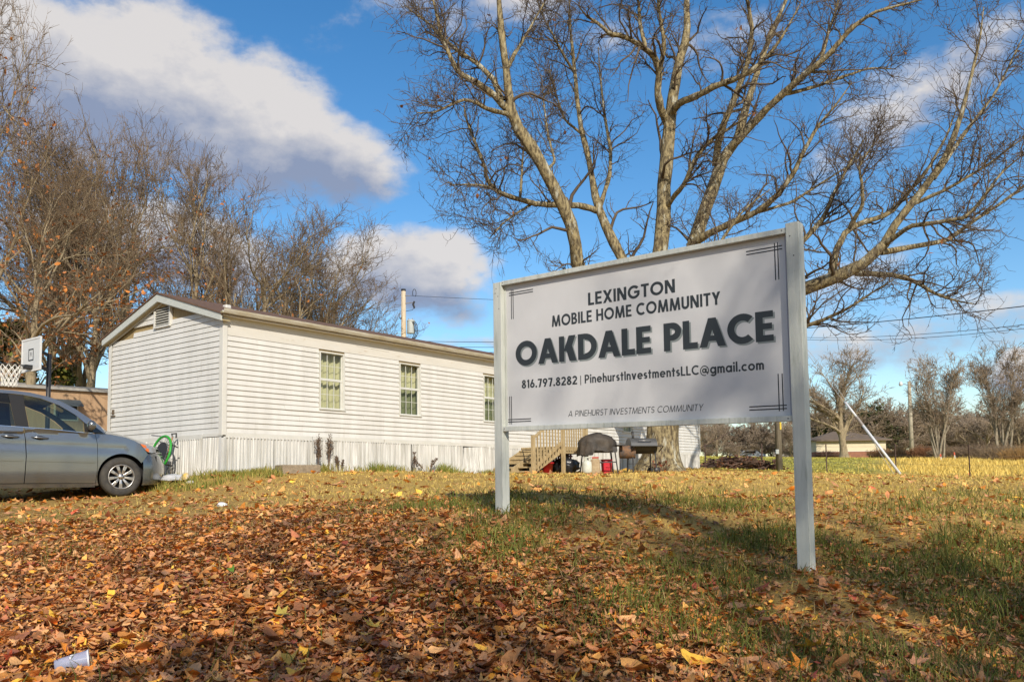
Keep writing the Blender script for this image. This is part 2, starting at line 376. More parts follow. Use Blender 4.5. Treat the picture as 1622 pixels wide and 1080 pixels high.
def scatter(n, ylo, yhi, rlo, rhi, power, dens, r):
    """random places in the wedge the photograph shows, thinned by dens(x, y)"""
    t = r.random(n); e = 2 - power
    y = (ylo ** e + t * (yhi ** e - ylo ** e)) ** (1 / e) if abs(e) > 1e-6 else ylo * (yhi / ylo) ** t
    x = r.uniform(rlo, rhi, n) * y; k = r.random(n) < dens(x, y); return x[k], y[k]
def in_building(x, y):
    u, v = HU, HV; dx, dy = x - HC[0], y - HC[1]; a = dx * u[0] + dy * u[1]; b = dx * v[0] + dy * v[1]
    return (a > -.06) & (a < 20.9) & (b > -.06) & (b < 4.4)
HA = math.radians(52.5); HU = (math.cos(HA), math.sin(HA)); HV = (-HU[1], HU[0]); HC = (-5.448, 15.65)
def make_leaves():
    r = np.random.default_rng(5); tm = leaf_templates(24, True, 2); tms = leaf_templates(16, False, 3)
    # near and middle litter, real leaves
    x, y = scatter(105000, 2.15, 9.5, -.80, .80, 1.0, lambda x, y: np.clip(leaf_cover(x, y), 0.02, 1), r)
    n = len(x); S = np.minimum(r.lognormal(math.log(.0265), .40, n), np.interp(y, [2.5, 5, 9], [.075, .062, .050])); depth = r.random(n) ** 1.5 * .05 * np.clip(leaf_cover(x, y), .2, 1)
    P = np.c_[x, y, H(x, y) + .008 + depth]; C = leaf_colours(n, r)
    # the 300 that show largest are things of their own
    key = S / y; inside = (np.abs(x / y) < .60) & (y > 2.7); order = np.argsort(-np.where(inside, key, 0)); solo = order[:300]; rest = order[300:]
    for sel, tq, lb in ((rest[y[rest] < 4.3], tm, 'deep litter of brown and orange fallen leaves nearest the viewer'), (rest[y[rest] >= 4.3], tms, 'leaf litter over the rise left of the sign')):
        tag(link('leaf_litter', leaf_mesh('leaf_litter', P[sel], S[sel], tq, .34, r, C[sel]), LEAF_M), lb, 'leaves', kind='stuff')
    protos = []
    for k in range(24):
        V, T = tm[k % 24]; m2 = np_mesh('fallen_leaf', V, T); a = m2.attributes.new('Col', 'FLOAT_COLOR', 'FACE'); c = leaf_colours(1, r)[0]
        a.data.foreach_set('color', np.tile(np.r_[c, 1], len(T)).astype(np.float32)); m2.materials.append(LEAF_M); protos.append(m2)
    for i in solo:
        o = bpy.data.objects.new('fallen_leaf', protos[int(r.integers(24))]); COL.objects.link(o)
        o.location = P[i] + np.array([0, 0, .012]); o.scale = (S[i],) * 3; o.rotation_euler = (r.normal(0, .3), r.normal(0, .3), r.uniform(0, 6.28))
        tag(o, 'large dry fallen leaf lying on top of the leaf litter nearest the viewer', 'leaf', 'large fallen leaves in the foreground')
    # crumbs and broken pieces between the leaves, and bits of straw and twig
    x, y = scatter(34000, 2.15, 7.5, -.80, .80, 1.1, lambda x, y: np.clip(leaf_cover(x, y) * .9 + .15, 0, 1), r); n = len(x)
    tag(link('leaf_crumbs', leaf_mesh('leaf_crumbs', np.c_[x, y, H(x, y) + .012 + r.random(n) * .04], r.uniform(.006, .018, n), leaf_templates(8, False, 13), .6, r, leaf_colours(n, r) * r.uniform(.6, 1.1, (n, 1))), LEAF_M), 'crumbled bits of broken leaf among the fallen leaves', 'leaf bits', kind='stuff')
    # farther litter, simpler leaves
    x, y = scatter(60000, 9.0, 34, -.85, .85, .9, lambda x, y: np.clip(leaf_cover(x, y) * .65, 0.02, 1), r); k = ~in_building(x, y); x, y = x[k], y[k]
    n = len(x); S = r.lognormal(math.log(.046), .28, n) * np.interp(y, [9, 30], [1, 1.25]); P = np.c_[x, y, H(x, y) + .01 + r.random(n) * .03]
    C = leaf_colours(n, r) * 1.1
    tag(link('leaf_litter', leaf_mesh('leaf_litter_far', P, S, tms, .4, r, C), LEAF_M), 'thin scatter of fallen leaves over the straw lawn and drive', 'leaves', kind='stuff')
make_leaves()

# ------------------------------------------------------------------ grass
def blades(name, x, y, hgt, wid, colour, r, lean=.45, m=None, base=None):
    n = len(x); z = H(x, y) if base is None else base; a = r.uniform(0, 6.283, n); ld = r.uniform(0, 6.283, n); ln = np.abs(r.normal(0, lean, n))
    b = np.c_[x, y, z - .01]; w = np.c_[np.cos(a), np.sin(a), np.zeros(n)] * wid[:, None] / 2
    d = np.c_[np.cos(ld) * np.sin(ln), np.sin(ld) * np.sin(ln), np.cos(ln)]; side = np.c_[np.cos(ld), np.sin(ld), np.zeros(n)]
    mid = b + d * hgt[:, None] * .55; tip = mid + (d * .5 + side * (.28 * r.random(n) + .1)[:, None] - np.array([0, 0, .12])) * hgt[:, None] * .8
    V = np.stack([b - w, b + w, mid - w * .8, mid + w * .8, tip], 1).reshape(-1, 3)
    T = (np.array([(0, 1, 2), (1, 3, 2), (2, 3, 4)])[None] + (np.arange(n) * 5)[:, None, None]).reshape(-1, 3)
    me = np_mesh(name, V, T); at_ = me.attributes.new('Col', 'FLOAT_COLOR', 'FACE'); C = np.repeat(colour, 3, 0)
    at_.data.foreach_set('color', np.c_[C, np.ones(len(C))].astype(np.float32).ravel()); return link(name, me, m or GRASS_M)
GRASS_M = mat('grass_mat', (1, 1, 1), .7, attr='Col', spec=.25)
def make_grass():
    r = np.random.default_rng(9)
    # green tufts round the sign and through the right-hand foreground
    x, y = scatter(170000, 2.4, 11, -.75, .82, 1.0, green_cover, r)
    k = r.random(len(x)) < .8; x, y = x[k], y[k]; n = len(x)
    mixg = r.random((n, 1)); C = np.array([.075, .115, .016]) * mixg + np.array([.19, .17, .035]) * (1 - mixg); C *= r.uniform(.7, 1.25, (n, 1))
    h = r.uniform(.05, .18, n) * (0.5 + .9 * pnoise(x, y, 31, .5)); tag(blades('green_grass', x, y, h, np.interp(y, [2.4, 11], [.0045, .009]) * r.uniform(.7, 1.3, n), C, r, lean=.75), 'green grass tufts growing around the sign posts', 'grass', kind='stuff')
    # short dead straw-coloured lawn
    x, y = scatter(135000, 2.6, 34, -.75, .85, .95, lambda x, y: np.clip(1.05 - leaf_cover(x, y), 0, 1) * np.maximum(sst(-.42, -.15, x / y + .02 * (y - 6)), .55 * sst(6, 9, y)), r); k = ~in_building(x, y); x, y = x[k], y[k]
    n = len(x); mixg = pnoise(x, y, 41, 1.7)[:, None] * .7 + r.random((n, 1)) * .3
    C = np.array([.66, .45, .14]) * mixg + np.array([.36, .29, .07]) * (1 - mixg); C = C * r.uniform(.7, 1.25, (n, 1))
    h = r.uniform(.025, .085, n); tag(blades('dry_grass', x, y, h, np.interp(y, [2.6, 10, 34], [.004, .010, .030]) * r.uniform(.7, 1.3, n), C, r, lean=.8), 'short dead straw coloured lawn grass between sign and house', 'grass', kind='stuff')
    x, y = scatter(22000, 2.3, 8, -.8, .8, 1.0, lambda x, y: .25 + .5 * pnoise(x, y, 44, .8), r); n = len(x)
    tag(blades('loose_straw', x, y, r.uniform(.03, .10, n), r.uniform(.002, .0045, n), np.array([.50, .36, .16]) * r.uniform(.5, 1.2, (n, 1)), r, lean=1.3, base=H(x, y) + .03), 'loose straw stems strewn over the leaf litter', 'straw', kind='stuff')
    # tall golden grass at the right beyond the wire fence
    x, y = scatter(32000, 31, 76, .37, .80, .6, lambda x, y: sst(.40, .52, x / y + (pnoise(x, y, 51, 5) - .5) * .12) * sst(30, 37, y), r); n = len(x)
    C = (np.array([.72, .52, .13]) * (mg := pnoise(x, y, 53, 4)[:, None]) + np.array([.55, .40, .11]) * (1 - mg)) * r.uniform(.7, 1.25, (n, 1)); h = r.uniform(.12, .6, n) * (.2 + 1.0 * pnoise(x, y, 52, 5))
    tag(blades('tall_dry_grass', x, y, h, r.uniform(.015, .045, n), C, r, lean=.5), 'tall golden dry grass in the field behind the wire fence', 'grass', kind='stuff')
    # rough grass along the skirting of the white home and on the bank by the van
    a = r.uniform(-1.2, 9, 5200); b = -np.abs(r.normal(0, .16, 5200)) - .03; nn = pnoise(a, b, 61, .7); k = r.random(5200) < np.clip((nn - .25) * 2.2, .05, 1); a, b = a[k], b[k]
    a2 = r.uniform(-1.3, 1.2, 5200); b2 = r.uniform(-1.0, 2.6, 5200); k = (a2 < -.08) | (b2 < -.06); k &= r.random(5200) < np.clip((pnoise(a2, b2, 62, .5) - .3) * 2.4, 0, 1); a = np.r_[a, a2[k]]; b = np.r_[b, b2[k]]
    x = HC[0] + HU[0] * a + HV[0] * b; y = HC[1] + HU[1] * a + HV[1] * b; n = len(x); mg = r.random((n, 1)); C = np.array([.10, .145, .02]) * mg + np.array([.36, .28, .07]) * (1 - mg)
    h = r.uniform(.06, .22, n) * (.5 + pnoise(a, b, 63, .6)); tag(blades('rough_grass', x, y, h, r.uniform(.008, .018, n), C * r.uniform(.8, 1.25, (n, 1)), r, lean=.35), 'ragged green and yellow grass along the base of the white skirting', 'grass', kind='stuff')
    # mown green field rising behind
    x, y = scatter(32000, 33, 100, .10, .55, .5, lambda x, y: sst(.46, .38, x / y) , r); n = len(x); mg = pnoise(x, y, 71, 9)[:, None]
    C = (np.array([.29, .29, .06]) * mg + np.array([.50, .41, .09]) * (1 - mg)) * r.uniform(.75, 1.25, (n, 1))
    tag(blades('field_grass', x, y, r.uniform(.05, .13, n), r.uniform(.04, .10, n), C, r, lean=.8), 'green pasture grass on the rise behind the fence', 'grass', kind='stuff')
make_grass()
# ------------------------------------------------------------------ lettering: a geometric bold sans drawn from strokes
def arc_polys(cx, cy, rx, ry, a0, a1, w, n=None):
    n = n or max(3, int(abs(a1 - a0) / 12)); out = []
    ang = [math.radians(a0 + (a1 - a0) * i / n) for i in range(n + 1)]
    for i in range(n):
        c0, s0, c1, s1 = math.cos(ang[i]), math.sin(ang[i]), math.cos(ang[i + 1]), math.sin(ang[i + 1])
        out.append([(cx + (rx - w) * c0, cy + (ry - w) * s0), (cx + rx * c0, cy + ry * s0), (cx + rx * c1, cy + ry * s1), (cx + (rx - w) * c1, cy + (ry - w) * s1)])
    return out
def glyph(ch, w):
    """list of strokes (each a list of polygons), advance; cap height 1"""
    R_ = lambda x0, y0, x1, y1: [[(x0, y0), (x1, y0), (x1, y1), (x0, y1)]]
    D_ = lambda x0, x1, wh, y0=0., y1=1.: [[(x0, y0), (x0 + wh, y0), (x1 + wh, y1), (x1, y1)]]
    A_ = arc_polys; xh = .70; wd = w * 1.12
    if ch == ' ': return [], .27
    if ch == 'L': return [R_(0, 0, w, 1), R_(w, 0, .52, w * .92)], .52
    if ch == 'E': return [R_(0, 0, w, 1), R_(w, 0, .56, w * .88), R_(w, .5 - w * .42, .52, .5 + w * .42), R_(w, 1 - w * .88, .56, 1)], .56
    if ch == 'X': return [D_(0, .78 - wd, wd), D_(.78 - wd, 0, wd)], .78
    if ch == 'I': return [R_(0, 0, w, 1)], w
    if ch == 'N': return [R_(0, 0, w, 1), D_(.76 - wd * 1.05, 0, wd * 1.05), R_(.76 - w, 0, .76, 1)], .76
    if ch == 'G': return [A_(.5, .5, .5, .51, 42, 345, w), R_(.52, .40, .96, .40 + w * .9)], .97
    if ch == 'T': return [R_(0, 1 - w * .9, .62, 1), R_(.31 - w / 2, 0, .31 + w / 2, 1 - w * .9)], .62
    if ch == 'O': return [A_(.51, .5, .51, .51, 0, 360, w)], 1.02
    if ch == 'M': return [D_(0, .10, w), D_(.5 - w * .5, .10, w * 1.0), D_(.5 - w * .5, .90 - w, w * 1.0), D_(1.0 - w, .90 - w, w)], 1.0
    if ch == 'B': return [R_(0, 0, w, 1), R_(w, 0, .34, w * .88), R_(w, 1 - w * .88, .32, 1), R_(w, .5 - w * .4, .33, .5 + w * .4), A_(.32, .735, .27, .265, -90, 90, w * .9), A_(.34, .28, .30, .28, -90, 90, w * .9)], .64
    if ch == 'H': return [R_(0, 0, w, 1), R_(w, .5 - w * .45, .74 - w, .5 + w * .45), R_(.74 - w, 0, .74, 1)], .74
    if ch == 'C': return [A_(.5, .5, .5, .51, 48, 312, w)], .86
    if ch == 'U': return [R_(0, .34, w, 1), A_(.35, .34, .35, .35, 180, 360, w), R_(.70 - w, .34, .70, 1)], .70
    if ch == 'Y': return [D_(.37 - w * .52, 0, wd, .42, 1), D_(.37 - w * .60, .74 - wd, wd, .42, 1), R_(.37 - w / 2, 0, .37 + w / 2, .46)], .74
    if ch == 'A': return [D_(0, .45 - wd * .5, wd), D_(.90 - wd, .45 - wd * .5, wd), R_(.20, .20, .70, .20 + w * .8)], .90
    if ch == 'V': return [D_(.42 - wd * .5, 0, wd), D_(.42 - wd * .5, .84 - wd, wd)], .84
    if ch == 'K': return [R_(0, 0, w, 1), D_(w * .85, .74 - wd * 1.15, wd * 1.15, .40, 1), D_(.78 - wd * 1.2, w * 1.15, wd * 1.15, 0, .62)], .78
    if ch == 'D': return [R_(0, 0, w, 1), R_(w, 0, .32, w * .9), R_(w, 1 - w * .9, .32, 1), A_(.30, .5, .50, .5, -90, 90, w)], .80
    if ch == 'P': return [R_(0, 0, w, 1), R_(w, 1 - w * .88, .33, 1), R_(w, .36, .33, .36 + w * .86), A_(.32, .68, .32, .32, -90, 90, w * .95)], .64
    if ch == 'R': return [R_(0, 0, w, 1), R_(w, 1 - w * .88, .33, 1), R_(w, .40, .33, .40 + w * .86), A_(.32, .70, .30, .30, -90, 90, w * .95), D_(.66 - wd, .28, wd, 0, .44)], .66
    if ch == 'S': r = (1 + w) / 4; return [A_(.31, 1 - r, .30, r, 35, 270, w), A_(.31, r, .30, r, -145, 90, w)], .62
    if ch == '1': return [R_(.13, 0, .13 + w, 1), D_(0, .13, w * .8, .76, 1)], .13 + w
    if ch == '2': return [A_(.30, .70, .30, .30, 170, -40, w), D_(0, .32, w * 1.35, w * .8, .56), R_(0, 0, .60, w * .88)], .60
    if ch == '6': return [A_(.32, .32, .32, .32, 0, 360, w), D_(.02, .28, w * 1.15, .36, 1)], .64
    if ch == '9': return [A_(.32, .68, .32, .32, 0, 360, w), D_(.36 - w * 1.15, .62 - w * 1.15, w * 1.15, 0, .64)], .64
    if ch == '7': return [R_(0, 1 - w * .9, .56, 1), D_(.12, .56 - w * 1.15, w * 1.15, 0, 1 - w * .9)], .56
    if ch == '8': return [A_(.31, .27, .31, .28, 0, 360, w), A_(.31, .75, .26, .255, 0, 360, w * .95)], .62
    if ch == '.': return [A_(w * .55, w * .55, w * .62, w * .62, 0, 360, w * .615, 10)], w * 1.1
    if ch == '|': return [R_(.10, -.12, .10 + w * .55, .95)], .20 + w * .55
    if ch == 'i': return [R_(0, 0, w, xh), A_(w / 2, .90, w * .62, w * .62, 0, 360, w * .61, 10)], w
    if ch == 'l': return [R_(0, 0, w, 1.04)], w
    if ch in 'nh': return [R_(0, 0, w, 1.04 if ch == 'h' else xh), A_(.27, xh - .27, .27, .28, 0, 180, w), R_(.54 - w, 0, .54, xh - .27)], .54
    if ch == 'm': return [R_(0, 0, w, xh), A_(.25, xh - .25, .25, .26, 0, 180, w), R_(.50 - w, 0, .50, xh - .25), A_(.50 - w + .25, xh - .25, .25, .26, 0, 180, w), R_(1.0 - 2 * w, 0, 1.0 - w, xh - .25)], 1.0 - w
    if ch == 'u': return [R_(0, .27, w, xh), A_(.27, .27, .27, .28, 180, 360, w), R_(.54 - w, 0, .54, xh)], .54
    if ch == 'e': return [A_(.35, .35, .35, .36, 12, 318, w), R_(w * .8, .35 - w * .38, .695, .35 + w * .42)], .70
    if ch == 'c': return [A_(.35, .35, .35, .36, 48, 312, w)], .60
    if ch == 'o': return [A_(.36, .35, .36, .36, 0, 360, w)], .72
    if ch == 'a': return [A_(.34, .35, .34, .36, 0, 360, w), R_(.70 - w, 0, .70, xh)], .70
    if ch == 'g': return [A_(.34, .35, .34, .36, 0, 360, w), R_(.70 - w, -.05, .70, xh), A_(.36, -.02, .34, .26, 200, 360, w)], .70
    if ch == 'r': return [R_(0, 0, w, xh), A_(.30, xh - .30, .30, .31, 70, 170, w)], .40
    if ch == 's': r = (xh + w) / 4; return [A_(.23, xh - r, .23, r, 35, 270, w), A_(.23, r, .23, r, -145, 90, w)], .46
    if ch == 't': return [R_(.10, 0, .10 + w, .94), R_(0, xh - w * .85, .10 + w + .12, xh)], .22 + w
    if ch == 'v': return [D_(.31 - w * .6, 0, w * 1.12, 0, xh), D_(.31 - w * .6, .62 - w * 1.12, w * 1.12, 0, xh)], .62
    if ch == '@': return [A_(.50, .36, .50, .54, -50, 290, w * .55), A_(.46, .36, .23, .25, 0, 360, w * .75), R_(.62, .12, .62 + w * .7, .60), A_(.74, .25, .14, .16, 190, 360, w * .6)], 1.02
    return [R_(0, 0, .4, 1)], .4
def text_mesh(name, s, u0, u1, v0, cap, w, gap, P, lift, slant=0.0):
    """lay s from u0 to u1 on the panel, baseline v0; P(u, v, out) -> world"""
    x = 0.0; items = []
    for ch in s:
        st, adv = glyph(ch, w); items.append((x, st)); x += adv + gap
    tot = x - gap; k = (u1 - u0) / (tot); mb = MB()
    for (xo, st) in items:
        for j, polys in enumerate(st):
            o = lift + 0.00012 * j
            for poly in polys: mb.add([P(u0 + (xo + a + slant * b) * k, v0 + b * cap, o) for a, b in poly], [tuple(range(len(poly)))])
    me = bpy.data.meshes.new(name); me.from_pydata(mb.v, [], mb.f); me.update(); return me

# ------------------------------------------------------------------ the sign
def make_sign():
    L0 = Vector((-0.082, 7.111, 1.717)); R0 = Vector((1.848, 5.475, 1.664))
    t = R0 - L0; t.z = 0; W = t.length; t.normalize(); n = Vector((t.y, -t.x, 0)); dip = (R0.z - L0.z) / W
    if n.dot(Vector((0, 0, EZ)) - L0) < 0: n = -n
    def P(u, v, out=0.0):   # u along the sign, v up from the lower edge, out towards the viewer (0 = front of the rails)
        q = L0 + t * u + n * out; return Vector((q.x, q.y, L0.z + v + dip * u))
    root = empty('community_sign', P(W / 2, 0)); root.location.z = h1(root.location.x, root.location.y)
    M_ = root.matrix_world.copy(); inv = Matrix.Translation(-root.location)
    def put(mb, name, m, parent=root, bevel=.003):
        mb.v = [tuple(Vector(p) - (root.location)) for p in mb.v]; return mb.build(name, m, parent, bevel=bevel)
    wood = mat('sign_white_paint', (.56, .58, .53), .5, (.47, .495, .455), scale=3.0, bump=.25, bscale=40, stretch=(9, 9, .7), dirt=((.27, .30, .24), 4, .55, .78), spec=.4)
    pan = mat('sign_panel_mat', (.60, .60, .60), .42, (.55, .55, .55), scale=2.2, spec=.4, dirt=((.47, .47, .47), 3, .62, .85))
    blk = mat('sign_ink_dark', (.028, .034, .037), .5); gry = mat('sign_ink_grey', (.22, .25, .245), .5); blk2 = mat('sign_ink_line', (.012, .013, .018), .5)
    rubber = mat('screw_head', (.05, .045, .04), .5, metal=.6)
    pw = .089
    def post(u0, u1, top):
        mb = MB(); lo, hi = [], []
        a, b = P(u0, 0, .006), P(u1, 0, .006); c, d = P(u1, 0, .006 - pw), P(u0, 0, .006 - pw); g = min(h1(q.x, q.y) for q in (a, b, c, d)) - .12
        zt = top; lean = n * 0.0
        mb.add([(q.x, q.y, g) for q in (a, b, c, d)] + [(q.x, q.y, zt) for q in (a, b, c, d)], [(3, 2, 1, 0), (4, 5, 6, 7), (0, 1, 5, 4), (1, 2, 6, 5), (2, 3, 7, 6), (3, 0, 4, 7)])
        return mb
    zl, zr = P(0, 1.295).z, P(W, 1.325).z
    pl = put(post(-pw + .002, .002, zl), 'post', wood, bevel=.004); pr = put(post(W - .002, W + pw - .002, zr), 'post', wood, bevel=.004)
    for (v0, v1, nm) in ((0, .040, 'bottom_rail'), (1.262, 1.30, 'top_rail')):
        mb = MB(); q = [P(.004, v0, 0), P(W - .004, v0, 0), P(W - .004, v0, -.04), P(.004, v0, -.04), P(.004, v1, 0), P(W - .004, v1, 0), P(W - .004, v1, -.04), P(.004, v1, -.04)]
        mb.add(q, [(3, 2, 1, 0), (4, 5, 6, 7), (0, 1, 5, 4), (1, 2, 6, 5), (2, 3, 7, 6), (3, 0, 4, 7)]); put(mb, nm, wood)
    def quadbox(u0, u1, v0, v1, o0, o1):
        mb = MB(); q = [P(u0, v0, o1), P(u1, v0, o1), P(u1, v0, o0), P(u0, v0, o0), P(u0, v1, o1), P(u1, v1, o1), P(u1, v1, o0), P(u0, v1, o0)]
        return mb.add(q, [(3, 2, 1, 0), (4, 5, 6, 7), (0, 1, 5, 4), (1, 2, 6, 5), (2, 3, 7, 6), (3, 0, 4, 7)])
    shaded_trim = mat('sign_trim_shaded', (.30, .30, .34), .6)  # right-hand trim lies in shade; that shade is put into its grey
    put(quadbox(.003, W - .003, .012, 1.288, -.062, -.050), 'backing_board', mat('sign_backing', (.42, .42, .40), .7), bevel=0)
    panel = put(quadbox(.022, W - .026, .026, 1.274, -.0495, -.045), 'sign_panel', pan, bevel=.001)
    put(quadbox(W - .0255, W - .004, .041, 1.261, -.0495, -.034), 'side_trim', shaded_trim, bevel=.001)
    put(quadbox(.004, .0215, .041, 1.261, -.0495, -.040), 'side_trim', wood, bevel=.001)
    o0 = -.045
    def lett(s, u0, u1, v0, cap, w, gap, m, lift=.0008, slant=0., nm='lettering', shift=(0, 0)):
        me = text_mesh(nm, s, u0 + shift[0], u1 + shift[0], v0 + shift[1], cap, w, gap, lambda a, b, c: P(a, b, o0 + c) - root.location, lift, slant)
        return link(nm, me, m, panel)
    lett('LEXINGTON', .882, 1.663, .984, .102, .205, .10, blk)
    lett('MOBILE HOME COMMUNITY', .514, 2.022, .850, .094, .205, .10, blk)
    for (wd, a0, a1) in (('OAKDALE', .120, 1.449), ('PLACE', 1.559, 2.403)):
        lett(wd, a0, a1, .554, .208, .235, .055, gry, lift=.0006, shift=(.013, -.013), nm='lettering_shadow')
        lett(wd, a0, a1, .554, .208, .235, .055, blk, lift=.0014)
    lett('816.797.8282', .183, .761, .360, .071, .20, .10, blk); lett('|', .786, .806, .360, .071, .2, .1, blk)
    lett('PinehurstInvestmentsLLC@gmail.com', .835, 2.327, .362, .069, .185, .10, blk)
    lett('A PINEHURST INVESTMENTS COMMUNITY', .665, 1.860, .102, .048, .11, .13, blk, slant=.18)
    def lines(us, vs, ur, vr, th=.0075):
        mb = MB()
        for i, u in enumerate(us): mb.add([P(u - th / 2, vr[0], o0 + .0009), P(u + th / 2, vr[0], o0 + .0009), P(u + th / 2, vr[1], o0 + .0009), P(u - th / 2, vr[1], o0 + .0009)], [(0, 1, 2, 3)])
        for i, v in enumerate(vs): mb.add([P(ur[0], v - th / 2, o0 + .0012), P(ur[1], v - th / 2, o0 + .0012), P(ur[1], v + th / 2, o0 + .0012), P(ur[0], v + th / 2, o0 + .0012)], [(0, 1, 2, 3)])
        mb.v = [tuple(Vector(p) - root.location) for p in mb.v]; me = bpy.data.meshes.new('corner_lines'); me.from_pydata(mb.v, [], mb.f); me.update(); link('corner_lines', me, blk2, panel)
    lines((.079, .099), (1.194, 1.174), (.053, .320), (.965, 1.221)); lines((2.430, 2.452), (1.194, 1.172), (2.225, 2.483), (.965, 1.220))
    lines((.047, .066), (.101, .081), (.027, .280), (.060, .300)); lines((2.424, 2.452), (.112, .090), (2.212, 2.477), (.074, .326))
    for (u, v, o) in ((.02, 1.282, 0), (W - .03, 1.284, 0), (.02, .02, 0), (W - .03, .02, 0), (-.05, 1.24, .006), (-.03, 1.17, .006), (-.06, 1.20, .006), (W + .028, 1.235, .006), (W + .05, 1.10, .006), (-.02, 1.06, .006)):
        mb = MB(); c = P(u, v, o + .0015); mb.lathe([(.0001, 0), (.0045, 0)], 8)
        vs = [c + t * a + Vector((0, 0, b)) - root.location for a, b, _ in mb.v]; m2 = MB(); m2.add(vs, mb.f); m2.build('screw', rubber, root)
    tag(root, 'white wooden signboard with bold OAKDALE PLACE lettering between two posts', 'sign')
make_sign()
# ------------------------------------------------------------------ the white mobile home
HZ = 1.45
def home_frame(loc, ang):
    return empty('mobile_home', loc, ang)
def hground0(a, b): return h1(HC[0] + HU[0] * a + HV[0] * b, HC[1] + HU[1] * a + HV[1] * b)
def make_home():
    root = empty('mobile_home', (HC[0], HC[1], HZ), HA)
    r = random.Random(3); LEN, WID = 20.8, 4.27; Z = lambda z: z - HZ
    vinyl = mat('vinyl_siding', (.665, .655, .615), .45, (.585, .575, .535), scale=1.1, bump=.12, bscale=9, stretch=(3, 3, .45), dirt=((.46, .44, .38), 1.5, .60, .82), spec=.4)
    trim = mat('white_trim', (.64, .63, .58), .45, (.58, .57, .52), scale=3, dirt=((.40, .37, .30), 4, .62, .85))
    frz = mat('frieze_board', (.60, .58, .52), .6, (.64, .62, .565), scale=1.3, stretch=(1, 1, 5), dirt=((.40, .29, .16), 3.0, .58, .80))
    sheath = mat('sheathing', (.36, .27, .13), .8, (.28, .20, .09), scale=9, stretch=(3, 3, .6))
    shing = mat('brown_shingles', (.105, .058, .036), .9, (.16, .09, .055), scale=14, bump=.6, bscale=40)
    fas = mat('rake_fascia', (.52, .54, .50), .5, (.45, .47, .43), scale=4, stretch=(2, 2, 8), dirt=((.34, .34, .29), 6, .6, .8))
    metal = mat('skirting_metal', (.66, .655, .625), .42, (.40, .395, .36), scale=2.6, stretch=(6, 6, .35), dirt=((.40, .35, .25), 2.6, .60, .85), spec=.5)  # darker streaks: dirt, and shading of the ribs put into the second colour
    moss = mat('drip_edge', (.30, .27, .07), .8, (.42, .40, .26), scale=5)
    gut = mat('gutter_metal', (.50, .47, .38), .5, (.36, .31, .20), scale=2.5, stretch=(1, 6, 6))
    dark = mat('dark_gap', (.02, .02, .02), .9); inter = mat('room_dark', (.06, .055, .05), .9)
    curt = mat('curtain_cloth', (.60, .55, .34), .85, (.47, .43, .25), scale=5, stretch=(4, 4, .5)); curt2 = mat('curtain_screened', (.30, .31, .24), .85, (.24, .25, .2), scale=5)
    pane = glass2('window_glass', (.84, .88, .84), .05, k=1.0); scr = glass2('screen_glass', (.50, .56, .52), .04, k=.7)
    Zb, C0 = 2.255, .1036; wins = [(2.284, 2.972), (4.639, 5.351), (7.719, 8.42), (14.95, 15.62)]; WZ0, WZ1 = 2.862, 4.075
    # walls behind the siding
    mb = MB(); x = 0.0
    cuts = [(0.02, wins[0][0])] + [(wins[i][1], wins[i + 1][0]) for i in range(3)] + [(wins[3][1], LEN - .02)]
    for (a0, a1) in cuts: mb.box(a0, .02, Z(2.2), a1, .10, Z(4.52))
    for (a0, a1) in wins: mb.box(a0, .02, Z(2.2), a1, .10, Z(WZ0)); mb.box(a0, .02, Z(WZ1), a1, .10, Z(4.52))
    mb.build('wall_sheathing', sheath, root)
    mb = MB(); mb.prism([(.10, Z(2.2)), (WID - .02, Z(2.2)), (WID - .02, Z(4.46)), (WID / 2, Z(5.06)), (.10, Z(4.46))], .025, .09, 'x'); mb.prism([(.10, Z(2.2)), (WID - .02, Z(2.2)), (WID - .02, Z(4.46)), (WID / 2, Z(5.06)), (.10, Z(4.46))], LEN - .09, LEN - .025, 'x')
    for k in (0, 1): m2 = MB(); h = len(mb.v) // 2; m2.add(mb.v[k * h:(k + 1) * h], [tuple(i - k * h for i in f) for f in mb.f[k * (len(mb.f) // 2):(k + 1) * (len(mb.f) // 2)]]); m2.build('end_wall_sheathing', sheath, root)
    mb = MB(); mb.box(.09, WID - .12, Z(2.2), LEN - .09, WID - .02, Z(4.46)); mb.box(.09, .10, Z(2.16), LEN - .09, WID - .12, Z(2.2)); mb.box(.09, .10, Z(4.30), LEN - .09, WID - .12, Z(4.34)); mb.build('inner_shell', inter, root)
    mb = MB(); mb.box(-.01, WID - .018, Z(2.2), LEN, WID, Z(4.46)); mb.build('rear_siding', vinyl, root)
    # siding boards, each lap a board of its own
    def board(a0, a1, z0, z1, k):
        mb = MB(); o = .0 + r.uniform(-.004, .003); sag = r.uniform(-.005, .004)
        mb.prism([(.018, Z(z0 + .002)), (-.017 + o, Z(z0 + sag)), (-.021 + o, Z(z0 + .012 + sag)), (-.002 + o, Z(z1 - .004)), (.018, Z(z1 - .002))], a0, a1, 'x')
        mb.build('siding_board', vinyl, root)
    nc = 18
    for k in range(nc):
        z0, z1 = Zb + k * C0, Zb + (k + 1) * C0; segs = []
        if z1 <= WZ0 + .02 or z0 >= WZ1 - .01: segs = [(.055, LEN - .05)]
        else:
            e = [.055] + [q for w in wins for q in (w[0] - .012, w[1] + .012)] + [LEN - .05]; segs = [(e[i], e[i + 1]) for i in range(0, len(e), 2)]
        for (a0, a1) in segs:
            a = a0 + (r.uniform(1.2, 3.6) if k % 2 else r.uniform(2.4, 3.66))
            p = a0
            while a < a1 - .8:
                board(p, a, z0, z1, k); p = a + .0015; a += 3.66
            board(p, a1, z0, z1, k)
    ztop = Zb + nc * C0
    # end wall boards under the rake
    sl = (5.075 - 4.44) / (WID / 2)
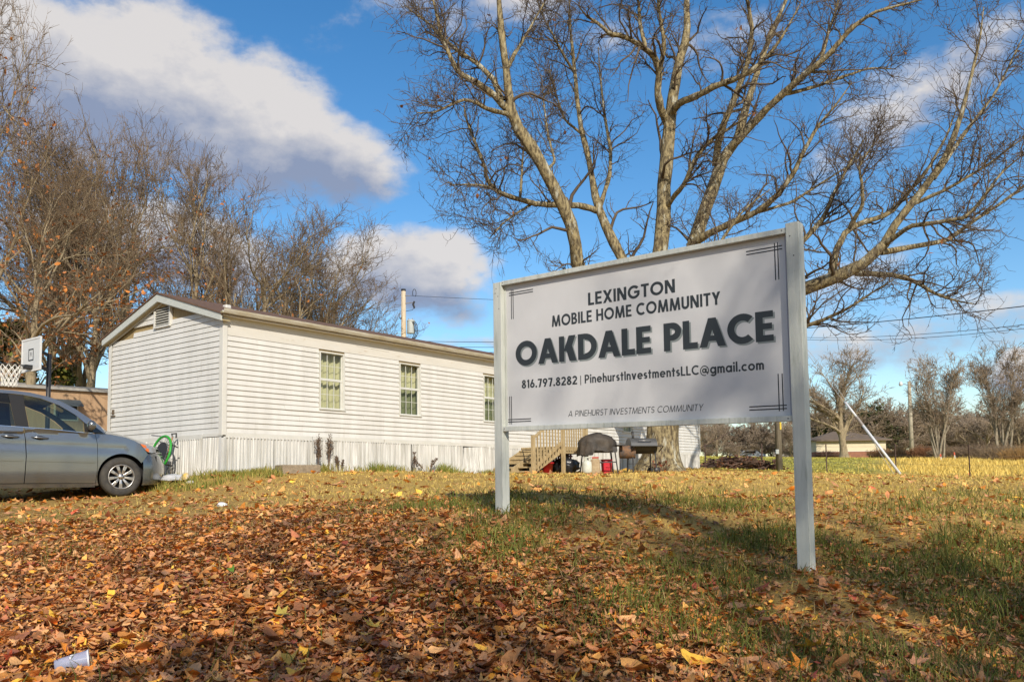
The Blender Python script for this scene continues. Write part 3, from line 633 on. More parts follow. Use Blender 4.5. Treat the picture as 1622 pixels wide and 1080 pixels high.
    def eboard(b0, b1, z0, z1):
        def clip(z): return max(b0, (z - 4.40) / sl + .03), min(b1, WID - (z - 4.40) / sl - .03)
        l0, h0 = clip(z0); l1, h1_ = clip(z1)
        if z1 < 4.40: l0 = l1 = b0; h0 = h1_ = b1
        if h1_ - l1 < .06 or h0 - l0 < .06: return
        o = r.uniform(-.0015, .0015); mb = MB()
        def ring(b, z): return None
        vs = [(-.018 + o, l0, Z(z0)), (-.018 + o, h0, Z(z0)), (-.003 + o, h1_, Z(z1 - .003)), (-.003 + o, l1, Z(z1 - .003)), (.02, l0, Z(z0)), (.02, h0, Z(z0)), (.02, h1_, Z(z1 - .003)), (.02, l1, Z(z1 - .003))]
        mb.add(vs, [(0, 1, 2, 3), (7, 6, 5, 4), (0, 4, 5, 1), (1, 5, 6, 2), (2, 6, 7, 3), (3, 7, 4, 0)]); mb.build('siding_board', vinyl, root)
    VB0, VB1, VZ0, VZ1 = 1.87, 2.40, 4.55, 4.93
    for k in range(27):
        z0, z1 = Zb + k * C0, Zb + (k + 1) * C0
        if z1 > 4.99: break
        if z0 > VZ0 - .03:
            if z0 < 4.60: eboard(.09, VB0 - .03, z0, z1)             # right of the louvre the next boards are gone
            if z0 > 4.58: eboard(VB1 + .03, 3.30, z0, z1)
        elif z0 > 4.42: eboard(.06, 3.30, z0, z1)
        else: eboard(.055, WID - .05, z0, z1)
    # corner posts and edge channels
    for (a, b, sx, sy, z0) in ((0, 0, 1, 1, 2.215), (0, WID, 1, -1, 2.2), (LEN, 0, -1, 1, 2.2)):
        mb = MB(); w = .085; mb.box(min(a - .036 * sx, a + .06 * sx), min(b - .036 * sy, b + w * sy * .0 - .028 * sy), Z(z0), max(a - .036 * sx, a + .06 * sx), max(b - .036 * sy, b - .028 * sy), Z(4.47))
        mb.box(min(a - .036 * sx, a - .028 * sx), min(b - .028 * sy, b + w * sy), Z(z0), max(a - .036 * sx, a - .028 * sx), max(b - .028 * sy, b + w * sy), Z(4.47)); mb.build('corner_post', trim, root, bevel=.004)
    mb = MB(); mb.box(.06, -.012, Z(ztop), LEN - .05, .016, Z(4.46)); mb.build('frieze_board', frz, root)
    for i in range(14):
        a0 = .3 + i * 1.45 + r.uniform(-.2, .2); z = Z(4.40 - (i % 3) * .05 + r.uniform(-.02, .02)); mb = MB(); mb.bar((a0, -.015, z), (a0 + r.uniform(.7, 1.3), -.015, z - r.uniform(.0, .05)), .006, .010); mb.build('frieze_ripple', frz, root)
    a = .05
    while a < LEN - .1:       # loose starter strip under the boards, in lengths that no longer line up
        e = min(a + r.choice((2.05, 3.0, 3.66)), LEN - .05); d = r.uniform(-.02, .02); mb = MB(); mb.box(a, -.030, Z(2.165 + d), e - .012, -.018, Z(2.258)); mb.build('starter_strip', trim, root, bevel=.003); a = e
    for (b0, b1, d) in ((-.03, .62, .02), (.63, 1.75, -.012), (1.76, 4.25, -.03)):
        mb = MB(); mb.box(-.030, b0, Z(2.172 + d), -.018, b1, Z(2.258)); mb.build('starter_strip', trim, root, bevel=.003)
    # gable louvre
    v = MB(); v.box(-.045, VB0 - .05, Z(VZ0), .018, VB0, Z(VZ1 + .06)); v.box(-.045, VB1, Z(VZ0), .018, VB1 + .05, Z(VZ1 - .05)); v.box(-.055, VB0 - .05, Z(VZ0 - .04), .018, VB1 + .05, Z(VZ0 - .001)); vo = v.build('gable_vent', trim, root, bevel=.004)
    mb = MB(); mb.box(-.005, VB0, Z(VZ0), .016, VB1, Z(VZ1)); mb.build('vent_back', dark, vo)
    for i in range(7):
        z = Z(VZ0 + .02 + i * .052); mb = MB(); mb.add([(-.040, VB0 + .002, z), (-.040, VB1 - .002, z), (-.008, VB1 - .002, z + .036), (-.008, VB0 + .002, z + .036), (-.036, VB0 + .002, z - .006), (-.036, VB1 - .002, z - .006), (-.004, VB1 - .002, z + .030), (-.004, VB0 + .002, z + .030)], [(0, 1, 2, 3), (7, 6, 5, 4), (0, 4, 5, 1), (1, 5, 6, 2), (2, 6, 7, 3), (3, 7, 4, 0)])
        mb.build('slat', mat('louvre_slat', (.42, .41, .36), .5), vo)
    mb = MB(); mb.add([(-.021, VB0 + .04, Z(VZ1 + .002)), (-.021, VB1 - .02, Z(VZ1 + .002)), (-.021, VB1 - .18, Z(VZ1 + .075)), (-.021, VB0 + .18, Z(VZ1 + .085))], [(0, 1, 2, 3)]); mb.build('vent_cap', sheath, vo)
    # rake trim, rake boards, roof
    for s in (0, 1):
        f = (lambda b: b) if s == 0 else (lambda b: WID - b)
        p = lambda b, dz, x: (x, f(b), Z(4.40 + sl * b + dz))
        mb = MB(); mb.add([p(.0, -.035, -.034), p(WID / 2, -.035, -.034), p(WID / 2, .012, -.034), p(0, .012, -.034), p(0, -.035, -.02), p(WID / 2, -.035, -.02), p(WID / 2, .012, -.02), p(0, .012, -.02)], [(0, 1, 2, 3), (7, 6, 5, 4), (0, 4, 5, 1), (1, 5, 6, 2), (2, 6, 7, 3), (3, 7, 4, 0)]); mb.build('rake_channel', trim, root)
        x0, x1 = -.15, -.12
        mb = MB(); e = -.13; mb.add([p(e, -.005, x0), p(WID / 2, -.005, x0), p(WID / 2, .150, x0), p(e, .135, x0), p(e, -.005, x1), p(WID / 2, -.005, x1), p(WID / 2, .150, x1), p(e, .135, x1)], [(0, 1, 2, 3), (7, 6, 5, 4), (0, 4, 5, 1), (1, 5, 6, 2), (2, 6, 7, 3), (3, 7, 4, 0)]); mb.build('rake_board', fas, root, bevel=.003)
        mb = MB(); mb.add([p(e, .0, x1), p(WID / 2, .0, x1), p(WID / 2, .0, .05), p(e, .0, .05), p(e, .02, x1), p(WID / 2, .02, x1), p(WID / 2, .02, .05), p(e, .02, .05)], [(0, 1, 2, 3), (7, 6, 5, 4), (0, 4, 5, 1), (1, 5, 6, 2), (2, 6, 7, 3), (3, 7, 4, 0)]); mb.build('rake_soffit', mat('rake_soffit_mat', (.40, .33, .19), .8), root)
        x2 = LEN + .14
        mb = MB(); e = -.17; mb.add([p(e, .125, -.17), p(WID / 2, .157, -.17), p(WID / 2, .157, x2), p(e, .125, x2), p(e, .150, -.17), p(WID / 2, .187, -.17), p(WID / 2, .187, x2), p(e, .150, x2)], [(0, 1, 2, 3), (7, 6, 5, 4), (0, 4, 5, 1), (1, 5, 6, 2), (2, 6, 7, 3), (3, 7, 4, 0)]); mb.build('roof_slope', shing, root)
    mb = MB(); mb.box(-.115, -.16, Z(4.46), LEN + .12, .10, Z(4.475)); mb.build('soffit', frz, root)
    mb = MB(); mb.box(-.115, -.135, Z(4.476), LEN + .12, -.118, Z(4.555)); mb.build('eave_board', trim, root)
    mb = MB(); g = [(-.138, 4.482), (-.235, 4.492), (-.255, 4.535), (-.258, 4.572), (-.246, 4.572), (-.243, 4.538), (-.228, 4.502), (-.142, 4.494)]
    mb.prism([(b, Z(z)) for b, z in g], -.16, LEN + .13, 'x'); mb.build('gutter', gut, root)
    mb = MB(); mb.box(-.165, -.19, Z(4.505), LEN + .13, -.137, Z(4.522)); mb.build('drip_edge', moss, root)
    mb = MB(); mb.box(.9, 1.3, Z(4.94), 1.03, 1.43, Z(5.03)); mb.build('roof_vent', trim, root, bevel=.02)
    # windows
    wm = mat('window_frame_white', (.62, .62, .57), .4, (.54, .54, .49), scale=4)
    for wi, (a0, a1) in enumerate(wins):
        z0, z1 = Z(WZ0), Z(WZ1); f = .038; mb = MB()
        mb.box(a0, -.028, z0, a0 + f * .8, .09, z1); mb.box(a1 - f * 1.2, -.028, z0, a1, .09, z1); mb.box(a0 + f * .8, -.028, z1 - f * .8, a1 - f * 1.2, .09, z1); mb.box(a0 - .015, -.045, z0 - .03, a1 + .015, .09, z0 - .0005)
        wo = mb.build('window', wm, root, bevel=.003)
        zm = (z0 + z1) / 2 + .005; ia0, ia1 = a0 + f * .8, a1 - f * 1.2; iz0, iz1 = z0, z1 - f * .8
        mb = MB(); mb.box(ia0, .0, zm - .020, ia1, .045, zm + .016); mb.build('meeting_rail', wm, wo, bevel=.002)
        for half in (0, 1):
            h0, h1b = (iz0, zm - .020) if half == 0 else (zm + .016, iz1); y0 = .024 if half else .006; ia1b = ia1 if half else ia1 - .035
            s = .018; mb = MB(); mb.box(ia0, y0, h0, ia0 + s, y0 + .018, h1b); mb.box(ia1b - s, y0, h0, ia1b, y0 + .018, h1b); mb.box(ia0 + s, y0, h0, ia1b - s, y0 + .018, h0 + s); mb.build('sash', wm, wo)
            if not half: mb = MB(); mb.box(ia1b + .001, y0 + .004, h0, ia1, y0 + .05, h1b); mb.build('jamb', wm, wo)
            x0, x1, zz0, zz1 = ia0 + s, ia1b - s, h0 + s, h1b; mw = .013; scrn = (wi in (1, 2) and half == 0)
            for i in (1, 2): c = x0 + (x1 - x0) * i / 3; mb = MB(); mb.box(c - mw / 2, y0 + .003, zz0, c + mw / 2, y0 + .013, zz1); mb.build('muntin', wm, wo)
            c = (zz0 + zz1) / 2; mb = MB(); mb.box(x0, y0 + .0035, c - mw * .35, x1, y0 + .0125, c + mw * .35); mb.build('muntin', wm, wo)
            for i in range(3):
                for j in range(2):
                    p0 = x0 + (x1 - x0) * i / 3; p1 = x0 + (x1 - x0) * (i + 1) / 3; q0 = zz0 + (zz1 - zz0) * j / 2; q1 = zz0 + (zz1 - zz0) * (j + 1) / 2
                    mb = MB(); mb.add([(p0, y0 + .008, q0), (p1, y0 + .008, q0), (p1, y0 + .008, q1), (p0, y0 + .008, q1)], [(0, 1, 2, 3)]); mb.build('pane', scr if scrn else pane, wo)
        n = 46; vs = []; fs = []; ph = r.uniform(0, 6)
        for i in range(n + 1):
            t = i / n; a = a0 - .03 + (a1 - a0 + .06) * t; o = .165 + .028 * math.sin(t * 34 + ph + 1.5 * math.sin(t * 7 + ph)) + .012 * math.sin(t * 71)
            pull = .10 * max(0, math.sin(t * math.pi * 2 + wi)) if wi == 2 else 0
            vs += [(a, o, Z(WZ0) - .05), (a + pull, o + .015, (Z(WZ0) + Z(WZ1)) / 2), (a, o * .95 + .01, Z(WZ1) + .04)]
        for i in range(n):
            for j in (0, 1): fs.append((i * 3 + j, i * 3 + 3 + j, i * 3 + 4 + j, i * 3 + 1 + j))
        mb = MB(); mb.add(vs, fs); mb.build('curtain', curt, wo, smooth=True)
    # corrugated skirting: panels a metre or so wide, ribbed, none quite plumb
    def rib(t): t = t % 1.0; return .0 if t < .38 else (.032 if .50 < t < .88 else .032 * ((t - .38) / .12 if t < .5 else (1 - t) / .12))
    def skirt(p0, p1, zt0, zt1, along, bulge=0.0, lean=0.0, first=False):
        per = .078; n = int((p1 - p0) / (per / 8)); vs = []; fs = []; rows = 5
        for i in range(n + 1):
            t = i / n; a = p0 + (p1 - p0) * t; wob = .012 * math.sin(a * 2.3) + .006 * math.sin(a * 9.1); ph = (a / per)
            big = .010 if (a % .33) < .03 else 0
            for j in range(rows):
                s = j / (rows - 1); flare = bulge * (1 - s) ** 1.5 * math.sin(math.pi * min(max(t, 0), 1)) ; out = .004 + rib(ph + .25 * math.sin(a * 1.9)) + big + wob * (1 - s) + flare; sx = lean * (1 - s) + bulge * .9 * (1 - s) * (t - .5)
                if along == 'a':
                    gx, gy = HC[0] + HU[0] * a, HC[1] + HU[1] * a; gz = h1(gx, gy) - .10 if j == 0 else 0; zt = zt0 + (zt1 - zt0) * t; zz = (Z(gz) if j == 0 else 0); zb = Z(h1(gx, gy) - .10) if j == 0 else None
                    vs.append((a + sx, -out, None, s, gx, gy, zt))
                else:
                    gx, gy = HC[0] + HV[0] * a, HC[1] + HV[1] * a; zt = zt0 + (zt1 - zt0) * t; vs.append((-out, a - sx, None, s, gx, gy, zt))
        gz = H(np.array([q[4] for q in vs]), np.array([q[5] for q in vs])) - .10
        V = [(q[0], q[1], Z(gz[i] + (q[6] - gz[i]) * q[3])) for i, q in enumerate(vs)]
        for i in range(n):
            for j in range(rows - 1): fs.append((i * rows + j, i * rows + rows + j, i * rows + rows + j + 1, i * rows + j + 1))
        mb = MB(); mb.add(V, fs); o = mb.build('skirting_panel', metal, root, smooth=False); sharp(o.data, 28)
    a = .012; i = 0
    while a < LEN - .05:
        w = (1.12, .86, 1.0, .92)[i % 4]; e = min(a + w, LEN - .03); b = .16 if a < 7.1 < e else (.03 if i in (3, 4) else 0.0); zt = 2.19 - (.05 if b > .1 else 0)
        skirt(a, e - .006, zt, 2.19, 'a', bulge=b, lean=r.uniform(-.03, .03)); a = e; i += 1
    b = .012; i = 0
    while b < WID - .05:
        e = min(b + (1.05, .9, 1.1)[i % 3], WID - .02); skirt(b, e - .006, 2.18, 2.18, 'b', bulge=.03 if i in (0, 1) else .0, lean=r.uniform(-.012, .012)); b = e; i += 1
    mb = MB(); mb.box(.03, .05, Z(1.3), LEN - .03, .07, Z(2.19)); mb.box(.03, .07, Z(1.3), .05, WID - .03, Z(2.19)); mb.box(LEN - .05, .07, Z(1.3), LEN - .03, WID - .03, Z(2.19)); mb.box(.05, WID - .06, Z(1.3), LEN - .05, WID - .04, Z(2.19)); mb.build('crawlspace_lining', mat('lining', (.30, .29, .27), .8), root)
    mb = MB(); gz = Z(hground0(0, 0) - .1); mb.box(-.045, -.045, gz, -.004, .05, Z(2.165)); mb.box(-.004, -.045, gz, .05, -.028, Z(2.165)); mb.build('skirting_corner', metal, root, bevel=.004)
    mb = MB(); mb.box(LEN + .004, .02, Z(1.4), LEN + .02, WID - .02, Z(4.45)); mb.build('far_end_siding', vinyl, root)
    # small number plate low on the end wall
    br = mat('plate_brown', (.12, .085, .05), .6); mb = MB(); mb.box(-.03, 4.10, Z(2.83), -.018, 4.13, Z(2.94)); mb.box(-.03, 4.04, Z(2.83), -.018, 4.07, Z(2.94)); mb.box(-.045, 3.99, Z(2.79), -.018, 4.16, Z(2.81)); mb.build('wall_bracket', br, root)
    tag(root, 'white vinyl sided mobile home with brown roof and ribbed metal skirting', 'mobile home')
    return root
make_home()
def make_van():
    root = empty('minivan', (-6.694, 14.3, 1.105), math.radians(38))
    paint = mat('van_grey_paint', (.195, .208, .22), .22, (.172, .184, .196), scale=2.0, metal=.75, coat=.8, dirt=((.15, .135, .11), 2.2, .56, .85), spec=.5)
    plastic = mat('van_black_plastic', (.010, .010, .011), .45, spec=.25); rubber = mat('tyre_rubber', (.032, .030, .028), .85, (.06, .055, .045), scale=9); chrome = mat('van_chrome', (.62, .62, .62), .18, metal=1.0)
    alloy = mat('alloy_rim', (.52, .50, .47), .32, (.40, .38, .35), scale=8, metal=.85); dark = mat('van_dark', (.012, .012, .013), .9); amber = mat('amber_lens', (.72, .16, .015), .2, coat=.5); lens = mat('lamp_lens', (.45, .45, .46), .12, metal=.5)
    seatm = mat('van_seat', (.10, .10, .095), .85); gl = glass2('van_front_glass', (.56, .68, .62), .05, k=1.2); gd = glass2('van_rear_glass', (.10, .13, .125), .05, k=1.2)
    W = 1.96
    def S(x, z):
        y = .0
        if z > 1.07: y += .17 * ((z - 1.07) / .68) ** 1.25
        else: y += .035 * max(0, (z - .62) / .45) ** 2
        zc = .925 - .037 * (x + 1.8); d = z - zc
        y += .010 * max(0.0, 1 - abs(d + .05) / .09) * (1 if d < 0 else max(0, 1 - d / .02)) if x < .05 else 0
        if z < .42: y += .05 * ((.42 - z) / .25) ** 2
        if x > .15: y += .95 * ((x - .15) / .80) ** 2.8
        if x < -3.4: y += .35 * ((-3.4 - x) / .8) ** 3
        return y
    def side(poly, name, m, parent=root, off=0.0, thick=.02, step=.045, far=False, smooth=True):
        P = []                                     # subdivide the outline
        for i in range(len(poly)):
            a, b = Vector(poly[i]), Vector(poly[(i + 1) % len(poly)]); n = max(1, int((b - a).length / step))
            P += [a + (b - a) * (k / n) for k in range(n)]
        nb = len(P); xs = [p.x for p in P]; zs = [p.y for p in P]; pts = list(P)
        x = min(xs) + step / 2
        def inside(q):
            c = False; j = nb - 1
            for i in range(nb):
                if (P[i].y > q.y) != (P[j].y > q.y) and q.x < (P[j].x - P[i].x) * (q.y - P[i].y) / (P[j].y - P[i].y) + P[i].x: c = not c
                j = i
            return c
        while x < max(xs):
            z = min(zs) + step / 2
            while z < max(zs):
                q = Vector((x, z))
                if inside(q) and min((q - p).length for p in P) > step * .45: pts.append(q)
                z += step
            x += step
        v2, e2, f2, *_ = delaunay_2d_cdt([Vector((p.x, p.y)) for p in pts], [], [list(range(nb))], 1, 1e-6)
        ym = (lambda y: W - y) if far else (lambda y: y)
        vs = [(p.x, ym(S(p.x, p.y) + off), p.y) for p in v2]; mb = MB(); fs = [tuple(f) for f in f2]; n0 = len(vs)
        rim = [(p.x, ym(S(p.x, p.y) + off + thick), p.y) for p in P]; fs += [(i, (i + 1) % nb, n0 + (i + 1) % nb, n0 + i) for i in range(nb)]
        mb.add(vs + rim, fs); o = mb.build(name, m, parent); sharp(o.data, 40); return o
    def arch(cx, cz, rad, a0, a1, n=22): return [(cx + rad * math.cos(math.radians(a0 + (a1 - a0) * i / n)), cz + rad * math.sin(math.radians(a0 + (a1 - a0) * i / n))) for i in range(n + 1)]
    roofline = [(-.274, 1.075), (-.356, 1.20), (-.517, 1.322), (-.735, 1.482), (-.949, 1.601), (-1.138, 1.67), (-1.38, 1.722), (-1.63, 1.745), (-2.2, 1.76), (-3.0, 1.755), (-3.7, 1.725), (-3.98, 1.66)]
    for far in (False, True):
        fd = side([(-.409, .232), (-.386, .501), (-.394, .885), (-.43, 1.062), (-.61, 1.074), (-1.088, 1.116), (-1.479, 1.138), (-1.447, .956), (-1.430, .666), (-1.447, .243)], 'front_door', paint, far=far)
        sd = side([(-1.459, .243), (-1.442, .666), (-1.459, .956), (-1.491, 1.140), (-1.9, 1.160), (-2.74, 1.185), (-2.70, .7), (-2.62, .42), (-2.60, .243)], 'sliding_door', paint, far=far)
        fen = [(-.402, .19), (-.402, .232), (-.379, .501), (-.387, .885), (-.424, 1.062), (-.274, 1.066), (0, 1.025), (.20, .955), (.285, .905), (.335, .835), (.40, .770), (.425, .715), (.335, .590)] + arch(0, .345, .385, 36, 203)
        side(fen, 'front_fender', paint, far=far, thick=.03)
        q = [(-2.752, 1.185), (-3.3, 1.20), (-4.02, 1.20), (-4.12, .9), (-4.10, .5), (-4.02, .26), (-3.40, .24)] + arch(-3.0, .345, .385, -10, 183) + [(-2.61, .243), (-2.63, .42), (-2.71, .7)]
        side(q, 'rear_quarter', paint, far=far, thick=.03)
        side([(-.41, .165), (-.405, .226), (-2.60, .237), (-2.60, .165)], 'rocker_panel', paint, far=far)
        top = roofline + [(-4.02, 1.21), (-3.92, 1.21), (-3.84, 1.64)] + [(-3.3, 1.695), (-2.2, 1.705), (-1.62, 1.690), (-1.488, 1.678), (-1.23, 1.630), (-.966, 1.527), (-.735, 1.378), (-.500, 1.165), (-.45, 1.078)]
        side(top, 'roof_rail', paint, far=far, thick=.03, step=.04)
        side([(-1.478, 1.662), (-1.23, 1.618), (-.966, 1.514), (-.745, 1.368), (-.62, 1.258), (-.607, 1.090), (-1.088, 1.124), (-1.40, 1.147), (-1.445, 1.413)], 'front_window', gl, far=far, off=.012, thick=.004)
        side([(-1.700, 1.685), (-1.602, 1.163), (-2.70, 1.20), (-2.78, 1.69)], 'sliding_window', gd, far=far, off=.012, thick=.004)
        side([(-2.90, 1.685), (-2.83, 1.21), (-3.78, 1.225), (-3.72, 1.60), (-3.55, 1.66)], 'rear_side_window', gd, far=far, off=.012, thick=.004)
        side([(-1.482, 1.668), (-1.452, 1.413), (-1.408, 1.147), (-1.597, 1.158), (-1.695, 1.683)], 'centre_pillar', plastic, far=far, off=.008, thick=.02)
        side([(-.600, 1.255), (-.49, 1.150), (-.46, 1.080), (-.590, 1.087)], 'mirror_sail', plastic, far=far, off=.008)
        side([(-.445, 1.190), (-.300, 1.078), (-.45, 1.076), (-.49, 1.14)], 'quarter_glass', gd, far=far, off=-.002, thick=.01)
        side([(-.30, 1.066), (-.61, 1.074), (-1.088, 1.116), (-1.45, 1.138), (-1.85, 1.158), (-1.85, 1.167), (-1.45, 1.147), (-1.088, 1.125), (-.61, 1.083), (-.30, 1.073)], 'belt_moulding', chrome, far=far, off=-.006, thick=.012)
        for dr, x0, x1, h0, h1_ in ((fd, -1.435, -.415, .612, .590), (sd, -2.55, -1.465, .632, .612)):
            side([(x0, h0 - .016), (x1 - .02, h1_ - .016), (x1, h1_ + .004), (x1 - .02, h1_ + .022), (x0, h0 + .022)], 'side_moulding', paint, dr, far=far, off=-.014, thick=.018)
        for dr, hx in ((fd, -1.245), (sd, -1.665)):
            z = .982 + (.012 if hx < -1.5 else 0); y0 = S(hx, z); ym = (lambda y: W - y) if far else (lambda y: y)
            mb = MB(); pts = [(hx - .125, ym(y0 - .004), z + .006), (hx - .08, ym(y0 - .028), z), (hx, ym(y0 - .036), z - .004), (hx + .08, ym(y0 - .028), z - .008), (hx + .125, ym(y0 - .004), z - .014)]
            mb.tube(pts, [.008, .017, .021, .017, .008], 8); h = mb.build('door_handle', paint, dr, smooth=True)
            side([(hx - .05 + .05 * math.cos(t), z - .006 + .034 * math.sin(t)) if False else (hx + .07 * math.cos(t), z - .006 + .036 * math.sin(t)) for t in [i * math.pi / 6 for i in range(12)]], 'handle_cup', dark, dr, far=far, off=-.0015, thick=.001)
        # headlight wraps the corner
        hl = side([(.292, .905), (.40, .882), (.52, .85), (.60, .815), (.60, .765), (.50, .750), (.425, .765), (.345, .835)], 'headlight', lens, far=far, off=.004)
        side([(.292, .904), (.385, .884), (.408, .845), (.352, .836)], 'turn_lens', amber, hl, far=far, off=-.003, thick=.006); side([(.39, .835), (.445, .825), (.452, .768), (.425, .768), (.385, .795)], 'turn_lens', amber, hl, far=far, off=-.003, thick=.006)
        # door mirror
        ym = (lambda y: W - y) if far else (lambda y: y); mb = MB(); ring = []
        for (y, s) in ((-.02, .55), (-.06, .95), (-.13, 1.05), (-.20, .95), (-.235, .6)):
            ring.append([(-.525 + .075 * s * math.cos(t) * (1.0 if math.cos(t) > 0 else .75), ym(y), 1.192 + .082 * s * math.copysign(abs(math.sin(t)) ** .7, math.sin(t))) for t in [i * math.pi / 8 for i in range(16)]])
        vs = [p for q_ in ring for p in q_]; fs = [(i * 16 + k, i * 16 + (k + 1) % 16, (i + 1) * 16 + (k + 1) % 16, (i + 1) * 16 + k) for i in range(4) for k in range(16)] + [tuple(range(16)), tuple(range(64, 80))]
        mb.add(vs, fs); mi = mb.build('door_mirror', paint, root, smooth=True); mb = MB(); mb.box(-.545, min(ym(.06), ym(-.05)), 1.10, -.49, max(ym(.06), ym(-.05)), 1.14); mb.build('mirror_arm', plastic, mi, bevel=.01)
        # wheels
        for wx in (0, -3.0):
            y0 = .028; wh = MB(); sgn = 1
            prof = [(.205, .02), (.215, .0), (.245, -.012), (.29, -.012), (.318, .004), (.334, .035), (.336, .10), (.336, .15), (.318, .205), (.25, .21), (.215, .19)]
            wh.lathe(prof, 40, axis='y'); wo = wh.build('wheel', rubber, root, smooth=True); wo.name = 'wheel'; wo.location = (wx, y0 if not far else W - y0, .336); wo.rotation_euler = (0, 0, 0 if not far else math.pi)
            rm = MB(); rm.lathe([(.213, .0), (.210, -.006), (.198, -.006), (.190, .02), (.186, .12)], 40, axis='y'); rm.build('rim', alloy, wo, smooth=True)
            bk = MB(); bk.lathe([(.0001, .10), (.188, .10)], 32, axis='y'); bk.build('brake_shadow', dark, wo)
            hb = MB(); hb.lathe([(.0001, .012), (.028, .012), (.034, .018), (.052, .020), (.058, .034), (.058, .08)], 24, axis='y'); hb.build('hub', alloy, wo, smooth=True)
            for k in range(9):
                sp = MB(); sp.add([(.045, .022, -.016), (.045, .022, .016), (.120, .010, .021), (.120, .010, -.021), (.196, .012, .030), (.196, .012, -.030), (.045, .06, -.016), (.045, .06, .016), (.12, .045, .021), (.12, .045, -.021), (.196, .045, .030), (.196, .045, -.030)],
                    [(0, 1, 2, 3), (3, 2, 4, 5), (0, 3, 9, 6), (3, 5, 11, 9), (1, 7, 8, 2), (2, 8, 10, 4), (4, 10, 11, 5), (6, 9, 8, 7), (9, 11, 10, 8), (0, 6, 7, 1)])
                o = sp.build('spoke', alloy, wo, bevel=.004); o.rotation_euler = (0, k * 2 * math.pi / 9 + .2, 0)
            for k in range(5):
                nt = MB(); t = k * 2 * math.pi / 5; nt.lathe([(.0001, .008), (.009, .008), (.010, .03)], 8, org=(.040 * math.cos(t), 0, .040 * math.sin(t)), axis='y'); nt.build('wheel_nut', dark, wo)
    for wx in (0, -3.0):     # wheel-well liners
        for y0, y1 in ((.05, .34), (W - .34, W - .05)):
            mb = MB(); k = 20; vs = [(wx + .40 * math.cos(math.radians(-25 + 230 * i / k)), y, .345 + .40 * math.sin(math.radians(-25 + 230 * i / k))) for y in (y0, y1) for i in range(k + 1)]
            mb.add(vs, [(i, i + 1, k + 2 + i, k + 1 + i) for i in range(k)] + [tuple(range(k + 1, 2 * k + 2)) if y0 < .5 else tuple(range(k + 1))]); mb.build('wheel_well', dark, root)
    # nose: plan curve from one corner round to the other
    def plan(n=28):
        out = []
        for i in range(n + 1):
            t = -1 + 2 * i / n; y = .98 + .98 * math.copysign(1 - (1 - abs(t)) ** 1.35, t); yi = min(y, W - y); x = .15 + .80 * (max(yi, 0) / .95) ** (1 / 2.8) if yi > 0 else .15; out.append((x, y))
        return out
    PL = plan()
    def loft(rows, name, m, lo=0, hi=None, smooth=True):
        pl = PL[lo:hi]; vs = []; fs = []; n = len(pl)
        for (z, dx, k) in rows:
            for (x, y) in pl:
                q = min(y, W - y) / .98; vs.append((x + dx * (.25 + .75 * q), .98 + (y - .98) * k, z))
        for i in range(len(rows) - 1):
            for j in range(n - 1): fs.append((i * n + j, i * n + j + 1, (i + 1) * n + j + 1, (i + 1) * n + j))
        mb = MB(); mb.add(vs, fs); o = mb.build(name, m, root, smooth=smooth); sharp(o.data, 45); return o
    def trimplan(xmin):
        return next(i for i, (x, y) in enumerate(PL) if x >= xmin)
    i0 = trimplan(.33)
    PLb = PL; PL = [(.345, S(.345, .5))] + [p for p in PL if p[0] > .36] + [(.345, W - S(.345, .5))]
    bp = loft([(.19, -.07, .985), (.22, -.02, 1.0), (.30, .0, 1.0), (.46, .015, 1.004), (.56, .012, 1.003), (.62, -.02, .995), (.70, -.05, .985), (.745, -.085, .97)], 'front_bumper', paint)
    mb = MB(); mb.add([(.80, .55, .26), (.80, 1.41, .26), (.84, 1.38, .38), (.84, .58, .38)], [(0, 1, 2, 3)]); mb.build('lower_intake', dark, bp)
    gr = loft([(.62, -.03, .62), (.70, -.045, .62), (.78, -.07, .62), (.83, -.10, .62)], 'grille', plastic)
    for k in range(3): loft([(.655 + k * .055, -.022 - k * .012, .60), (.675 + k * .055, -.026 - k * .012, .60)], 'grille_bar', chrome).parent = gr
    # hood, windscreen, roof
    def sheet(sta, name, m, nrow=14, crown=.0):
        vs = []; fs = []
        for (x0, z0, y0, xc, zc) in sta:      # edge x, z, inset and centre x, z
            for j in range(nrow + 1):
                t = -1 + 2 * j / nrow; q = 1 - abs(t) ** 2.2; y = .98 + t * (.98 - y0); vs.append((x0 + (xc - x0) * q, y, z0 + (zc - z0) * q))
        for i in range(len(sta) - 1):
            for j in range(nrow): fs.append((i * (nrow + 1) + j, i * (nrow + 1) + j + 1, (i + 1) * (nrow + 1) + j + 1, (i + 1) * (nrow + 1) + j))
        mb = MB(); mb.add(vs, fs); o = mb.build(name, m, root, smooth=True); return o
    sheet([(x, z, S(x, z) + .006, xc, zc) for x, z, xc, zc in ((-.276, 1.070, -.12, 1.165), (-.12, 1.046, .05, 1.12), (.05, 1.012, .22, 1.065), (.20, .957, .42, 1.0), (.29, .905, .60, .935), (.40, .86, .76, .87), (.50, .82, .82, .83))], 'hood', paint)
    sheet([(x, z, S(x, z) + .012, xc, zc) for x, z, xc, zc in ((-.285, 1.08, -.13, 1.17), (-.36, 1.195, -.25, 1.25), (-.52, 1.318, -.45, 1.37), (-.74, 1.478, -.68, 1.52), (-.95, 1.596, -.90, 1.63))], 'windscreen', gl)
    sheet([(x, z, S(x, z) + .006, xc, zc) for x, z, xc, zc in ((-.95, 1.598, -.90, 1.635), (-1.138, 1.667, -1.11, 1.70), (-1.38, 1.72, -1.37, 1.755), (-1.63, 1.743, -1.63, 1.78), (-2.2, 1.758, -2.2, 1.795), (-3.0, 1.753, -3.0, 1.79), (-3.7, 1.723, -3.72, 1.755), (-3.99, 1.655, -4.05, 1.68))], 'roof', paint)
